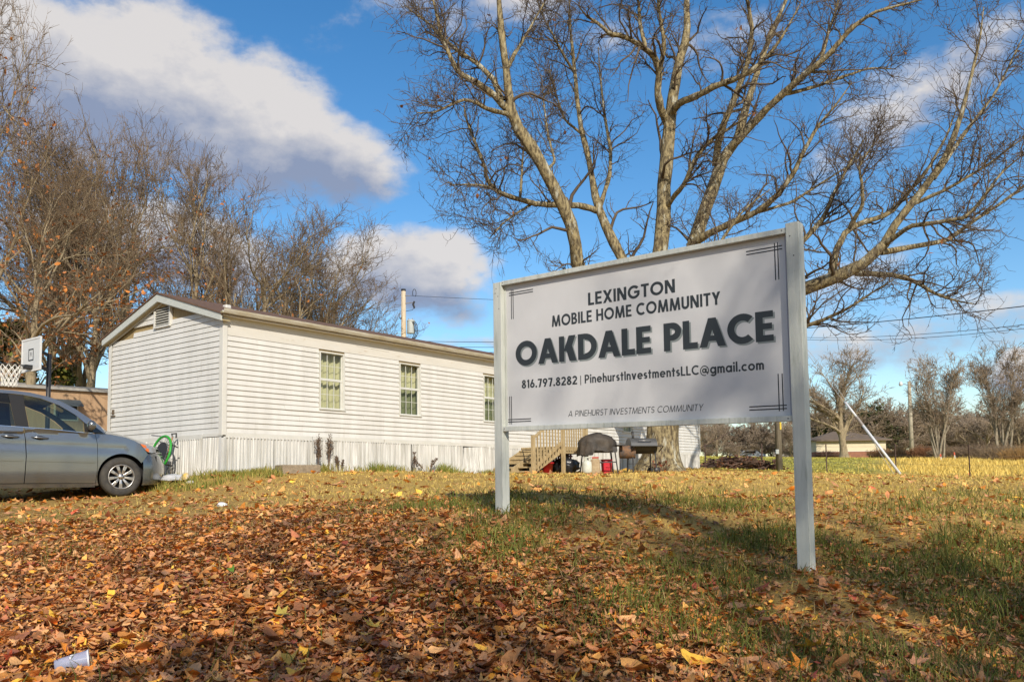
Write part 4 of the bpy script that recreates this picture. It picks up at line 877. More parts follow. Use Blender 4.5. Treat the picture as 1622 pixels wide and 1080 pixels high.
    sheet([(x, z, S(x, z) + .01, xc, zc) for x, z, xc, zc in ((-3.99, 1.65, -4.05, 1.67), (-4.02, 1.25, -4.14, 1.25))], 'rear_window', gd)
    sheet([(x, z, S(x, z) + .01, xc, zc) for x, z, xc, zc in ((-4.02, 1.24, -4.145, 1.24), (-4.11, .9, -4.19, .9), (-4.09, .5, -4.20, .5), (-4.02, .26, -4.12, .26))], 'tailgate', paint)
    # inside and underneath
    mb = MB(); mb.box(-2.55, .07, .20, -.45, W - .07, .42); mb.box(-.45, .28, .22, .42, W - .28, .62); mb.box(.30, .22, .25, .62, W - .22, .70); mb.box(-3.45, .28, .24, -2.55, W - .28, .50); mb.box(-4.0, .12, .28, -3.45, W - .12, .50)
    mb.box(-.44, .045, .42, -.40, W - .045, 1.03); mb.build('underbody', dark, root)
    mb = MB(); mb.box(-.85, .10, .80, -.42, W - .10, 1.06); mb.build('dashboard', plastic, root, bevel=.05, seg=3)
    mb = MB(); mb.box(-4.0, .06, .42, -.42, .085, 1.05); mb.box(-4.0, W - .085, .42, -.42, W - .06, 1.05); mb.build('door_cards', mat('van_trim', (.09, .09, .085), .8), root)
    for sx, ys in ((-1.25, (.32, 1.12)), (-2.2, (.32, 1.12)), (-3.1, (.4, 1.0))):
        for y in ys:
            mb = MB(); mb.box(sx - .25, y, .62, sx + .25, y + .52, .78); so = mb.build('seat', seatm, root, bevel=.04, seg=3)
            mb = MB(); mb.add([(sx - .22, y + .02, .74), (sx - .22, y + .50, .74), (sx - .42, y + .46, 1.30), (sx - .42, y + .06, 1.30), (sx - .34, y + .02, .74), (sx - .34, y + .50, .74), (sx - .52, y + .46, 1.30), (sx - .52, y + .06, 1.30)], [(0, 1, 2, 3), (7, 6, 5, 4), (0, 4, 5, 1), (1, 5, 6, 2), (2, 6, 7, 3), (3, 7, 4, 0)]); mb.build('seat_back', seatm, so, bevel=.03, seg=3)
            mb = MB(); mb.box(sx - .53, y + .14, 1.33, sx - .43, y + .38, 1.50); mb.build('headrest', seatm, so, bevel=.035, seg=3)
    mb = MB(); mb.tube([(-.88 - .05 * math.sin(t), 1.40 + .19 * math.cos(t), 1.05 + .17 * math.sin(t)) for t in [i * math.pi / 10 for i in range(21)]], .014, 8, cap=False); mb.build('steering_wheel', plastic, root, smooth=True)
    mb = MB(); mb.box(-.86, .88, 1.40, -.83, 1.08, 1.46); mb.build('rear_view_mirror', plastic, root, bevel=.008)
    tag(root, 'grey minivan parked on the leaf covered drive beside the white home', 'minivan')
make_van()
# ------------------------------------------------------------------ trees
def tubes(P, R, sides):
    """P (b,n,3) centre lines, R (b,n) radii -> verts, quads"""
    b, n, _ = P.shape; T = np.empty_like(P); T[:, 1:-1] = P[:, 2:] - P[:, :-2]; T[:, 0] = P[:, 1] - P[:, 0]; T[:, -1] = P[:, -1] - P[:, -2]
    T /= np.linalg.norm(T, axis=2, keepdims=True) + 1e-9
    ref = np.where(np.abs(T[:, :1, 2:3]) > .8, np.array([1., 0, 0]), np.array([0, 0, 1.])); ref = np.broadcast_to(ref, T.shape)
    A = np.cross(T, ref); A /= np.linalg.norm(A, axis=2, keepdims=True) + 1e-9; B = np.cross(T, A)
    t = np.arange(sides) * 2 * np.pi / sides
    V = P[:, :, None, :] + R[:, :, None, None] * (A[:, :, None, :] * np.cos(t)[None, None, :, None] + B[:, :, None, :] * np.sin(t)[None, None, :, None])
    I = np.arange(b * n * sides).reshape(b, n, sides); J = np.roll(I, -1, 2)
    Q = np.stack([I[:, :-1], J[:, :-1], J[:, 1:], I[:, 1:]], -1).reshape(-1, 4); return V.reshape(-1, 3), Q
def joinmesh(name, parts, smooth=True):
    off = 0; Vs = []; Qs = []
    for V, Q in parts: Vs.append(V); Qs.append(Q + off); off += len(V)
    return np_mesh(name, np.vstack(Vs), np.vstack(Qs), smooth)
def resample(pts, n):
    """smooth a hand-laid polyline to n points"""
    p = np.asarray(pts, float); d = np.r_[0, np.cumsum(np.linalg.norm(np.diff(p[:, :3], axis=0), axis=1))]; s = np.linspace(0, d[-1], n * 3)
    q = np.stack([np.interp(s, d, p[:, k]) for k in range(p.shape[1])], 1)
    w = max(3, (n * 3) // (len(p) * 2) | 1); k = np.ones(w) / w
    for c in range(3):
        pad = np.r_[np.full(w // 2, q[0, c]), q[:, c], np.full(w // 2, q[-1, c])]; e = q[[0, -1], c]; q[:, c] = np.convolve(pad, k, 'valid'); q[0, c], q[-1, c] = e
    return q[np.linspace(0, n * 3 - 1, n).astype(int)]
def spawn(P, R, count, r, npts, lo, hi, ang, length, rad, up=0.0, wob=.25, tip=.25, lenpow=0.0, minr=.003, droop=0.0):
    """children along each parent. ang, length: (lo, hi); length as absolute metres; rad: share of the parent's radius there"""
    b, n, _ = P.shape; t = r.uniform(lo, hi, (b, count)); f = t * (n - 1); i = np.minimum(f.astype(int), n - 2); w = (f - i)[..., None]; bi = np.arange(b)[:, None]
    start = P[bi, i] * (1 - w) + P[bi, i + 1] * w; rp = R[bi, i] * (1 - w[..., 0]) + R[bi, i + 1] * w[..., 0]
    tan = P[bi, i + 1] - P[bi, i]; tan /= np.linalg.norm(tan, axis=-1, keepdims=True) + 1e-9
    rnd = r.normal(0, 1, tan.shape); perp = rnd - (rnd * tan).sum(-1, keepdims=True) * tan; perp[..., 2] += up * .8; perp /= np.linalg.norm(perp, axis=-1, keepdims=True) + 1e-9
    a = np.radians(r.uniform(ang[0], ang[1], (b, count)))[..., None]; d = tan * np.cos(a) + perp * np.sin(a)
    L = r.uniform(length[0], length[1], (b, count)) * (1 - lenpow * t); m = b * count
    start = start.reshape(m, 3); d = d.reshape(m, 3); L = L.reshape(m); r0 = np.maximum(np.minimum(rp.reshape(m) * rad, L * .03), minr)
    out = np.empty((m, npts, 3)); out[:, 0] = start; p = start.copy()
    for k in range(1, npts):
        d = d + r.normal(0, wob, d.shape) * (1 / math.sqrt(npts)); d[:, 2] += (up * .35 - droop) / npts; d /= np.linalg.norm(d, axis=1, keepdims=True) + 1e-9
        p = p + d * (L / (npts - 1))[:, None]; out[:, k] = p
    return out, r0[:, None] * np.linspace(1, tip, npts)[None]

BARK_BIG = mat('silver_maple_bark', (.34, .28, .155), .92, (.085, .066, .042), scale=6.5, bump=1.0, bscale=15, stretch=(2.2, 2.2, .7), coord='World', spec=.12, lo=.38, hi=.60, detail=9, dirt=((.40, .39, .31), 2.6, .56, .64))
TWIG_BIG = mat('silver_maple_twigs', (.145, .112, .078), .9, (.085, .064, .047), scale=2, coord='World', spec=.15)
BARK_L = mat('grove_bark', (.37, .30, .19), .92, (.21, .165, .105), scale=5, bump=.8, bscale=14, stretch=(2, 2, .6), spec=.1)
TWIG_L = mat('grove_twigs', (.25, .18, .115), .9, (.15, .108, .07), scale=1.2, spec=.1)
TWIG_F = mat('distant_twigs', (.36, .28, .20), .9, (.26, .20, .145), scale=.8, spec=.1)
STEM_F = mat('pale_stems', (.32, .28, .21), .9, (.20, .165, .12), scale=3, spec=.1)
DRYLEAF = mat('clinging_leaf', (.9, .9, .9), .7, attr='Col', spec=.2)

def hanging_leaves(P, n, size, r, cols, tm=leaf_templates(8, False, 6)):
    """leaves still clinging, at the tips of the twigs P (b,n,3)"""
    pick = r.integers(0, len(P), n); Q = P[pick, r.integers(1, P.shape[1], n)] + r.normal(0, .06, (n, 3))
    C = np.array(cols)[r.integers(0, len(cols), n)] * r.uniform(.7, 1.25, (n, 1)); return leaf_mesh('clinging_leaves', Q, r.uniform(.7, 1.3, n) * size, tm, 1.2, r, C)

def make_big_tree():
    D0 = 25.0; r = np.random.default_rng(17); base = gpt(1047, D0)
    root = empty('silver_maple', base)
    # limbs laid over the picture: (px, py, depth change, radius in picture px)
    limbs = {
     'trunk': [(1046, 752, 0, 47), (1046, 744, 0, 41), (1047, 733, 0, 33), (1048, 715, 0, 27.5), (1049, 690, 0, 24.5), (1050, 650, 0, 24.5), (1050, 605, 0, 26)],
     'A': [(1050, 615, 0, 17), (1015, 570, -.2, 14), (972, 510, -.6, 12.5), (935, 455, -1.0, 11.5), (916, 420, -1.3, 11), (907, 358, -1.6, 10.6), (891, 323, -1.8, 10.3), (867, 275, -2, 10), (851, 243, -2.1, 9.6), (827, 211, -2.2, 10), (811, 179, -2.3, 9.5), (805, 139, -2.4, 7), (801, 92, -2.5, 6), (793, 40, -2.6, 5), (791, 0, -2.6, 4), (786, -60, -2.6, 3), (780, -120, -2.6, 1.2)],
     'A1': [(812, 180, -2.3, 6), (787, 155, -2.6, 5.4), (759, 135, -2.9, 5), (728, 117, -3.1, 4.4), (714, 92, -3.2, 3.8), (700, 60, -3.3, 3), (696, 40, -3.3, 2.6), (688, 8, -3.4, 2), (680, -30, -3.4, 1)],
     'A2': [(795, 160, -2.5, 5), (779, 123, -2.4, 4.4), (755, 100, -2.3, 3.6), (724, 80, -2.2, 3), (692, 52, -2.1, 2.4), (680, 38, -2, 2), (660, 24, -2, 1.5), (640, 8, -2, .8)],
     'A3': [(806, 181, -2.3, 4), (771, 171, -3, 3.2), (751, 161, -3.3, 2.7), (735, 157, -3.5, 2.4), (712, 167, -3.7, 2), (688, 179, -3.9, 1.5), (660, 179, -4, .8)],
     'A4': [(803, 110, -2.4, 4), (815, 85, -1.8, 3.2), (830, 60, -1.4, 2.6), (845, 35, -1.1, 2), (862, 5, -.9, 1.4), (875, -30, -.8, .8)],
     'A5': [(865, 272, -2, 3), (880, 255, -1.2, 2.2), (868, 215, -.8, 1.8), (862, 170, -.6, 1.4), (858, 120, -.5, .8)],
     'B': [(1052, 610, .2, 14), (1025, 520, .6, 12), (1000, 440, .9, 10.5), (985, 408, 1.0, 9.6), (964, 366, 1.1, 9), (948, 331, 1.2, 8.4), (941, 296, 1.3, 6.4), (933, 253, 1.4, 5.4), (921, 202, 1.5, 4.8), (915, 156, 1.6, 4.2), (911, 113, 1.7, 3.6), (904, 58, 1.7, 2.7), (902, 19, 1.8, 2), (900, -30, 1.8, 1)],
     'B1': [(945, 334, 1.2, 6), (917, 325, .8, 5.6), (887, 325, .3, 5.2), (847, 324, -.3, 4.8), (815, 315, -.7, 4.2), (787, 305, -1, 3.8), (769, 287, -1.2, 3.3), (767, 263, -1.3, 2.9), (751, 223, -1.5, 2.3), (737, 187, -1.6, 1.7), (735, 163, -1.7, 1)],
     'B1b': [(815, 315, -.7, 2.6), (769, 295, -1.6, 2), (740, 293, -2, 1.5), (712, 293, -2.3, .7)],
     'B1c': [(840, 325, -.3, 2.4), (815, 340, -.8, 1.9), (795, 355, -1.2, 1.4), (775, 378, -1.5, .7)],
     'B1d': [(824, 316, -.6, 2.6), (827, 280, -.2, 2.2), (829, 245, 0, 1.6), (833, 215, .2, .8)],
     'B2': [(950, 328, 1.2, 4.6), (966, 280, 1.8, 4), (968, 241, 2.2, 3.5), (960, 194, 2.5, 2.9), (954, 148, 2.7, 2.3), (950, 113, 2.8, 1.6), (948, 75, 2.9, .8)],
     'B3': [(912, 118, 1.7, 3), (894, 89, 1.3, 2.5), (878, 58, 1, 2), (862, 30, .8, 1.2), (850, 0, .7, .7)],
     'B4': [(925, 215, 1.5, 2.6), (895, 190, 1.0, 2.2), (880, 150, .8, 1.6), (870, 110, .7, .8)],
     'C': [(1051, 610, 0, 19), (1046, 500, 0, 17), (1047, 430, 0, 15.5), (1049, 397, 0, 14.5), (1053, 350, 0, 13.5), (1053, 292, 0, 13), (1055, 233, 0, 12.5), (1057, 194, 0, 12), (1065, 156, 0, 10), (1069, 117, 0, 9), (1077, 78, .1, 7.6), (1088, 58, .2, 6.6), (1086, 23, .3, 5.4), (1089, -20, .4, 4.4), (1092, -90, .5, 3), (1095, -170, .5, 1.2)],
     'C1': [(1056, 196, 0, 7), (1046, 167, -.4, 6.6), (1042, 144, -.6, 6.2), (1046, 113, -.8, 5.8), (1038, 89, -1, 5.4), (1018, 74, -1.2, 4.8), (991, 58, -1.4, 4), (964, 51, -1.6, 3.3), (944, 35, -1.7, 2.6), (929, 27, -1.8, 1.8), (915, 8, -1.9, .8)],
     'C1b': [(1022, 76, -1.2, 4), (1014, 43, -1, 3.3), (1011, 8, -.9, 2.7), (1005, -40, -.8, 1.5), (1000, -80, -.8, .7)],
     'C1c': [(1046, 110, -.8, 4.4), (1052, 70, -1.1, 3.8), (1045, 30, -1.3, 3), (1040, -20, -1.5, 2), (1036, -80, -1.6, .8)],
     'C3': [(1060, 185, 0, 7), (1077, 163, -.6, 6.4), (1108, 150, -1.1, 5.8), (1139, 136, -1.5, 5.2), (1170, 126, -1.9, 4.4), (1200, 105, -2.2, 3.5), (1228, 75, -2.4, 2.6), (1250, 40, -2.6, 1.8), (1268, 5, -2.7, .9)],
     'C4': [(1053, 330, 0, 5), (1085, 290, -1, 4.2), (1100, 250, -1.3, 3.6), (1128, 220, -1.6, 3), (1160, 200, -1.9, 2.2), (1190, 180, -2.1, 1.2)],
     'D': [(1058, 600, .3, 17), (1078, 480, .8, 15.5), (1088, 420, 1.1, 14.5), (1094, 381, 1.3, 13.5), (1108, 346, 1.5, 12.6), (1119, 311, 1.7, 12), (1131, 272, 1.9, 11), (1143, 245, 2, 10.4), (1165, 225, 2.1, 9), (1172, 190, 2.2, 7.6), (1190, 130, 2.4, 6.5), (1207, 85, 2.6, 5.4), (1225, 40, 2.7, 4.2), (1245, 0, 2.8, 3.3), (1262, -50, 2.9, 2), (1272, -100, 3, .9)],
     'D0': [(1135, 262, 1.9, 8), (1140, 220, 1.4, 7), (1150, 190, 1.1, 6.4), (1165, 155, .8, 5.6), (1185, 100, .5, 4.6), (1192, 50, .3, 3.8), (1185, 10, .2, 3), (1178, -50, .1, 1.4)],
     'D2': [(1150, 240, 2, 8), (1170, 222, 1.6, 7.4), (1205, 185, 1.1, 7), (1240, 150, .6, 6.6), (1275, 120, .1, 6), (1310, 90, -.4, 5), (1350, 45, -.8, 3.8), (1385, 20, -1.1, 2.8), (1440, 5, -1.5, 1.8), (1500, -10, -1.8, .8)],
     'D2b': [(1242, 150, .6, 4), (1290, 138, .8, 3.2), (1340, 120, 1, 2.5), (1380, 108, 1.1, 1.8), (1420, 110, 1.2, .8)],
     'D2c': [(1300, 98, -.3, 3.4), (1312, 55, -.1, 2.8), (1325, 15, .1, 2.1), (1335, -30, .3, 1)],
     'D3': [(1092, 390, 1.2, 8), (1131, 366, .4, 6.6), (1160, 352, 0, 6), (1200, 335, -.5, 5.2), (1230, 310, -.9, 4.6), (1255, 275, -1.2, 4), (1275, 235, -1.5, 3.3), (1295, 200, -1.7, 2.6), (1325, 165, -1.9, 1.7), (1350, 130, -2, .8)],
     'D3b': [(1200, 336, -.5, 3), (1250, 322, -.3, 2.5), (1300, 290, -.1, 2), (1345, 262, .1, 1.4), (1380, 240, .2, .7)],
     'E': [(1062, 640, -.2, 16), (1115, 585, -.8, 14), (1180, 530, -1.5, 12.8), (1240, 480, -2.1, 11.8), (1280, 457, -2.5, 11), (1325, 445, -2.9, 10.2), (1360, 430, -3.2, 9.4), (1385, 410, -3.4, 8.4), (1405, 390, -3.5, 7), (1425, 350, -3.6, 6), (1455, 315, -3.7, 5.4), (1480, 280, -3.8, 4.8), (1505, 240, -3.9, 4.2), (1525, 175, -4, 3.2), (1540, 115, -4.1, 2.4), (1555, 50, -4.1, 1.4), (1558, 12, -4.1, .7)],
     'E1': [(1312, 448, -2.8, 6.4), (1320, 430, -2.6, 6), (1323, 400, -2.4, 5.4), (1340, 365, -2.2, 4.9), (1370, 350, -2, 4.4), (1410, 338, -1.8, 3.9), (1440, 305, -1.6, 3.3), (1470, 270, -1.5, 2.7), (1500, 215, -1.3, 1.8), (1518, 165, -1.2, .8)],
     'E1b': [(1345, 362, -2.2, 3.6), (1367, 325, -2.7, 3), (1366, 290, -2.9, 2.4), (1360, 265, -3, 1.8), (1385, 225, -3.2, .9)],
     'E2': [(1395, 400, -3.4, 5), (1450, 390, -3.0, 4.2), (1500, 380, -2.6, 3.6), (1540, 350, -2.3, 3), (1580, 325, -2, 2.5), (1622, 295, -1.7, 1.9), (1680, 265, -1.5, .8)],
     'E3': [(1400, 388, -3.5, 4.4), (1440, 360, -4.2, 3.6), (1485, 352, -4.7, 3.1), (1530, 345, -5.1, 2.6), (1560, 310, -5.4, 2.1), (1585, 275, -5.6, 1.6), (1620, 245, -5.8, .8)],
     'E4': [(1355, 433, -3.1, 4.6), (1410, 435, -3.6, 3.8), (1450, 445, -4, 3.2), (1480, 465, -4.3, 2.4), (1515, 477, -4.6, 1.5), (1545, 482, -4.8, .7)],
     'E5': [(1225, 492, -2, 4.4), (1265, 520, -2.6, 3.4), (1310, 505, -3.2, 2.7), (1350, 485, -3.7, 2), (1395, 455, -4.1, 1.2), (1420, 440, -4.3, .6)],
     'E6': [(1478, 283, -3.8, 3.4), (1535, 200, -3.2, 2.6), (1575, 150, -2.9, 2), (1610, 80, -2.6, 1.2), (1640, 20, -2.4, .6)],
     'E7': [(1445, 325, -3.7, 3), (1500, 300, -4.2, 2.4), (1560, 265, -4.6, 1.8), (1625, 215, -5, .9)],
     'F': [(1180, 470, -1.2, 6), (1240, 410, -1.2, 5), (1280, 375, -1.2, 4.4), (1305, 345, -1.2, 3.7), (1325, 300, -1.2, 2.8), (1345, 262, -1.2, 2), (1372, 215, -1.2, 1)],
     'G': [(1150, 545, -1, 5), (1130, 470, -1.8, 4), (1120, 420, -2.2, 3.2), (1150, 370, -2.5, 2.5), (1180, 330, -2.8, 1.6), (1220, 300, -3, .8)]}
    k = D0 / FPX; allP, allR = [], []
    for nm, pts in limbs.items():
        q = np.array([(*at(px, py, D0 + dd), rr * k) for px, py, dd, rr in pts]); n = 26 if len(pts) > 8 else 18
        q = resample(q, n)
        if nm != 'trunk':
            jit = r.normal(0, 1, (n, 3)); jit = np.cumsum(jit, 0); jit -= np.linspace(0, 1, n)[:, None] * jit[-1]; q[:, :3] += jit * q[:, 3:4] * .10
        Pn = q[None, :, :3] - np.array(base); Rn = q[None, :, 3]
        if nm == 'trunk':     # buttressed, fissured trunk
            V, Q = tubes(Pn, Rn, 28); V = V.reshape(n, 28, 3); t = np.arange(28) * 2 * np.pi / 28; h = np.linspace(0, 1, n)[:, None]
            fl = 1 + (.20 * np.cos(5 * t + .6) + .10 * np.cos(3 * t)) * np.exp(-h * 7) + .028 * np.cos(9 * t + 6 * h) + .02 * np.cos(14 * t)
            V = Pn[0][:, None] + (V - Pn[0][:, None]) * fl[..., None]; V[:, :, 2] = np.where(h < .05, V[:, :, 2] - .15, V[:, :, 2]); link('trunk', np_mesh('trunk', V.reshape(-1, 3), Q, True), BARK_BIG, root)
            continue
        Rn = Rn * .90 * (1 + .05 * np.sin(np.arange(n) * 2.1 + len(pts)) + r.normal(0, .045, n))[None]
        V, Q = tubes(Pn, Rn, 12); V = V.reshape(n, 12, 3); V = Pn[0][:, None] + (V - Pn[0][:, None]) * (1 + r.normal(0, .05, (n, 12)))[..., None]; V = V.reshape(-1, 3); link('limb', np_mesh('limb', V, Q, True), BARK_BIG, root)
        P24 = Pn[:, np.linspace(0, n - 1, 18).astype(int)]; R24 = Rn[:, np.linspace(0, n - 1, 18).astype(int)]; allP.append(P24); allR.append(R24)
    P0 = np.vstack(allP); R0 = np.vstack(allR)
    P1, R1 = spawn(P0, R0, 18, r, 9, .28, 1.0, (28, 70), (.8, 2.6), .50, up=.40, wob=.75, lenpow=.35, minr=.014)
    P2, R2 = spawn(P1, R1, 7, r, 6, .12, 1.0, (28, 68), (.30, 1.05), .60, up=.35, wob=.7, minr=.0085)
    P3, R3 = spawn(P2, R2, 4, r, 3, .10, 1.0, (28, 70), (.10, .38), .6, up=.25, wob=.6, minr=.0062, tip=.6)
    P1b, R1b = spawn(P0, R0, 14, r, 6, .25, 1.0, (40, 85), (.25, .8), .3, up=.45, wob=.6, minr=.006)
    link('branches', joinmesh('branches', [tubes(P1, R1, 5)]), TWIG_BIG, root)['kind'] = 'stuff'
    link('twigs', joinmesh('twigs', [tubes(P2, R2, 3), tubes(P1b, R1b, 3), tubes(P3, R3, 3)], False), TWIG_BIG, root)['kind'] = 'stuff'
    link('clinging_leaves', hanging_leaves(P2[r.random(len(P2)) < .05], 130, .07, r, [(.20, .08, .04), (.28, .12, .05)]), DRYLEAF, root)['kind'] = 'stuff'
    tag(root, 'huge bare spreading maple with many limbs behind the signboard', 'tree'); return root
make_big_tree()

def proto_tree(name, seed, height, trunk_r, form, twig_m, bark_m, n1=11, n2=8, n3=8, n4=6, leaves=0, leafcols=((.45, .17, .04), (.36, .14, .05)), thin=1.0, minr=.012, lsize=.10, fork=.22, spread=(18, 42)):
    """a bare deciduous tree standing at the origin"""
    r = np.random.default_rng(seed); root = empty(name, (0, 0, 0)); n = 14; z = np.linspace(0, 1, n)
    lean = r.normal(0, .03, 2); P = np.zeros((1, n, 3)); P[0, :, 2] = z * height * (.70 if form != 'stems' else .25) - .2; P[0, :, 0] = lean[0] * height * z + .02 * height * np.sin(z * 5 + seed); P[0, :, 1] = lean[1] * height * z
    R = (trunk_r * (1 - z * .82) + trunk_r * .55 * np.exp(-z * 22))[None]
    if form == 'stems':
        k = 9; d = r.normal(0, 1, (k, 2)); P = np.zeros((k, n, 3)); a = r.uniform(0, 6.28, k); sp = r.uniform(.02, .22, k)
        for i in range(k):
            P[i, :, 0] = np.cos(a[i]) * (.15 + sp[i] * height * z ** 1.1) + .03 * height * np.sin(z * 4 + i); P[i, :, 1] = np.sin(a[i]) * (.15 + sp[i] * height * z ** 1.1); P[i, :, 2] = z * height * r.uniform(.72, .95) - .2
        R = trunk_r * r.uniform(.3, .5, (k, 1)) * (1 - z * .88)[None]
    V, Q = tubes(P, R, 10); link('trunk', np_mesh('trunk', V, Q, True), bark_m, root)
    H_ = height
    if form == 'stems':
        P1, R1 = spawn(P, R, n1, r, 9, .25, 1.0, (10, 28), (H_ * .18, H_ * .40), .6, up=.7, wob=.25, lenpow=.4, minr=.02)
    else:
        P1, R1 = spawn(P, R, n1, r, 12, fork, 1.0, spread, (H_ * .40, H_ * .62), .62, up=.42, wob=.42, lenpow=.38, minr=.03)
    P2, R2 = spawn(P1, R1, n2, r, 9, .20, 1.0, (22, 52), (H_ * .12, H_ * .28), .55, up=.42, wob=.45, lenpow=.35, minr=.02)
    P3, R3 = spawn(P2, R2, n3, r, 6, .15, 1.0, (22, 58), (H_ * .04, H_ * .12), .55, up=.35, wob=.5, minr=minr * 1.15)
    P4, R4 = spawn(P3, R3, n4, r, 4, .10, 1.0, (22, 60), (H_ * .014, H_ * .05), .6, up=.3, wob=.5, minr=minr * thin, tip=.5)
    link('limbs', joinmesh('limbs', [tubes(P1, R1, 7), tubes(P2, R2, 5)]), bark_m, root)
    c = link('crown', joinmesh('crown', [tubes(P3, R3, 3), tubes(P4, R4, 3)], False), twig_m, root); c['kind'] = 'stuff'
    if leaves:
        low = P3[np.argsort(P3[:, 0, 2] + r.normal(0, H_ * .15, len(P3)))[:max(40, len(P3) // 3)]]
        o = link('clinging_leaves', hanging_leaves(low, leaves, lsize, r, leafcols), DRYLEAF, root); o['kind'] = 'stuff'
    return root
def plant(proto, used, loc, rz, scale, label, group, cat='tree', name=None):
    o = proto if not used else copy_tree(proto)
    o.location = loc; o.rotation_euler = (0, 0, rz); o.scale = scale if hasattr(scale, '__len__') else (scale,) * 3
    if name: o.name = name
    tag(o, label, cat, group); return o
# ------------------------------------------------------------------ groves
def make_groves():
    A = proto_tree('grove_tree', 101, 16, .34, 'oak', TWIG_L, BARK_L, 13, 9, 8, 4, leaves=900, lsize=.11, minr=.011, spread=(20, 58))
    B = proto_tree('grove_tree', 202, 16, .30, 'oak', TWIG_L, BARK_L, 14, 9, 8, 4, leaves=380, lsize=.10, spread=(18, 52), minr=.011)
    C = proto_tree('grove_tree', 303, 15, .30, 'oak', TWIG_L, BARK_L, 16, 10, 8, 5, leaves=90, fork=.12, spread=(24, 70), minr=.010)
    used = set()
    def put(p, px, py_top, Y, rz, label, base=None, wide=1.0, h0=16):
        g = gpt(px, Y); top = at(px, py_top, Y).z; s = (top - g.z) / (h0 * .97); key = p.name if p not in used else None
        o = plant(p, p in used, g, rz, (s * wide, s * wide, s), label, 'bare trees behind the white home'); used.add(p)
    put(A, -30, 78, 31, .3, 'tallest grove tree at the left picture edge with rusty leaves in its top', wide=.62)
    put(B, 70, 190, 35, 2.0, 'bare grove tree behind the basketball hoop', wide=.85)
    put(C, 125, 212, 40, 1.0, 'bare tree rising behind the gable at its left corner', wide=.8, h0=15)
    put(B, 205, 235, 37, 4.1, 'slim bare tree left of the gable peak', wide=.8)
    put(A, 285, 262, 40, 3.3, 'bare tree standing above the gable peak', wide=.8)
    put(C, 345, 300, 44, 2.6, 'bare tree behind the roof right of the gable peak', wide=.8, h0=15)
    put(C, 425, 318, 40, 5.2, 'round headed bare tree behind the middle of the brown roof', wide=1.05, h0=15)
    put(B, 490, 372, 47, .8, 'bare tree behind the round headed tree, nearer the pole', wide=1.1)
    put(C, 540, 462, 46, 3.6, 'low spreading bare tree left of the transformer pole', wide=1.15, h0=15)
    put(A, -130, 170, 30, 5.0, 'bare tree reaching in from the left picture edge beside the tallest one', wide=.8)
    put(A, 30, 300, 27, 1.7, 'pale stemmed tree leaning over the tan home roof with orange leaves', wide=1.1)
    put(A, 150, 330, 33, 4.4, 'tree with clinging orange leaves just left of the white gable', wide=1.1)
    # right-hand background
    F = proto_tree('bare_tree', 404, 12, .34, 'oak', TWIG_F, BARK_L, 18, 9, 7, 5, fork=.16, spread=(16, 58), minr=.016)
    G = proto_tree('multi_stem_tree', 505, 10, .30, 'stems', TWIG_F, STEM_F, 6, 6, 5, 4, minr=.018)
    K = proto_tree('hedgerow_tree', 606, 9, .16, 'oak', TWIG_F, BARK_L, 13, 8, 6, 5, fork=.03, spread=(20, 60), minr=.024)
    def put2(p, px, py_top, Y, rz, h0, label, wide=1.0, grp='bare trees across the field', sink=0):
        g = gpt(px, Y); top = at(px, py_top, Y).z; s = (top - g.z) / (h0 * .97)
        o = plant(p, p in used, g, rz, (s * wide, s * wide, s), label, grp); used.add(p)
        if "shrub" in label: o.name = "hedge_shrub"; o["category"] = "shrub"
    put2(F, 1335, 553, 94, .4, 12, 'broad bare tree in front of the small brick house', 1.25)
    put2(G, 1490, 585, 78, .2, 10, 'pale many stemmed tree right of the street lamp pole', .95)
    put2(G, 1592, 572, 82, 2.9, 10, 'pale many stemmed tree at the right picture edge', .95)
    rr = random.Random(12); n = 0
    spots = [(1105 + i * 17.5 + rr.uniform(-6, 6), (655 if i < 10 else 638) + rr.uniform(-14, 14)) for i in range(34)]
    ones = ['', 'first', 'second', 'third', 'fourth', 'fifth', 'sixth', 'seventh', 'eighth', 'ninth']
    names = ones[1:] + ['tenth', 'eleventh', 'twelfth', 'thirteenth', 'fourteenth', 'fifteenth', 'sixteenth', 'seventeenth', 'eighteenth', 'nineteenth', 'twentieth'] + ['twenty-' + o for o in ones[1:]] + ['thirtieth'] + ['thirty-' + o for o in ones[1:]]
    order = sorted(range(len(spots)), key=lambda i: spots[i][0])
    for q, i in enumerate(order):
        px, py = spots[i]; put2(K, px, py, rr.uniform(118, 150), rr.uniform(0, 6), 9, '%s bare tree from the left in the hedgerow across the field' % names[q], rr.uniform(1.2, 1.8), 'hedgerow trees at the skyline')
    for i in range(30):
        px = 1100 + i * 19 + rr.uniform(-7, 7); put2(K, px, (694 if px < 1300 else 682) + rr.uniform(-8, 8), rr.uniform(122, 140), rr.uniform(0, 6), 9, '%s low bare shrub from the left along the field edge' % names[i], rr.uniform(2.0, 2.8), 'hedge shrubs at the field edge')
    # evergreens
    def conifer(name, px, py_top, Y, wide, seed, label, cols):
        r = np.random.default_rng(seed); g = gpt(px, Y); h = at(px, py_top, Y).z - g.z; root = empty(name, g)
        P = np.zeros((1, 8, 3)); P[0, :, 2] = np.linspace(-.1, h * .96, 8); R = np.linspace(h * .03, .02, 8)[None]; V, Q = tubes(P, R, 8); link('trunk', np_mesh('trunk', V, Q, True), BARK_L, root)
        P1, R1 = spawn(P, R, 130, r, 6, .10, .98, (55, 95), (h * wide * .55, h * wide), .3, up=-.05, wob=.3, lenpow=.82, minr=.012); link('boughs', joinmesh('boughs', [tubes(P1, R1, 4)]), BARK_L, root)
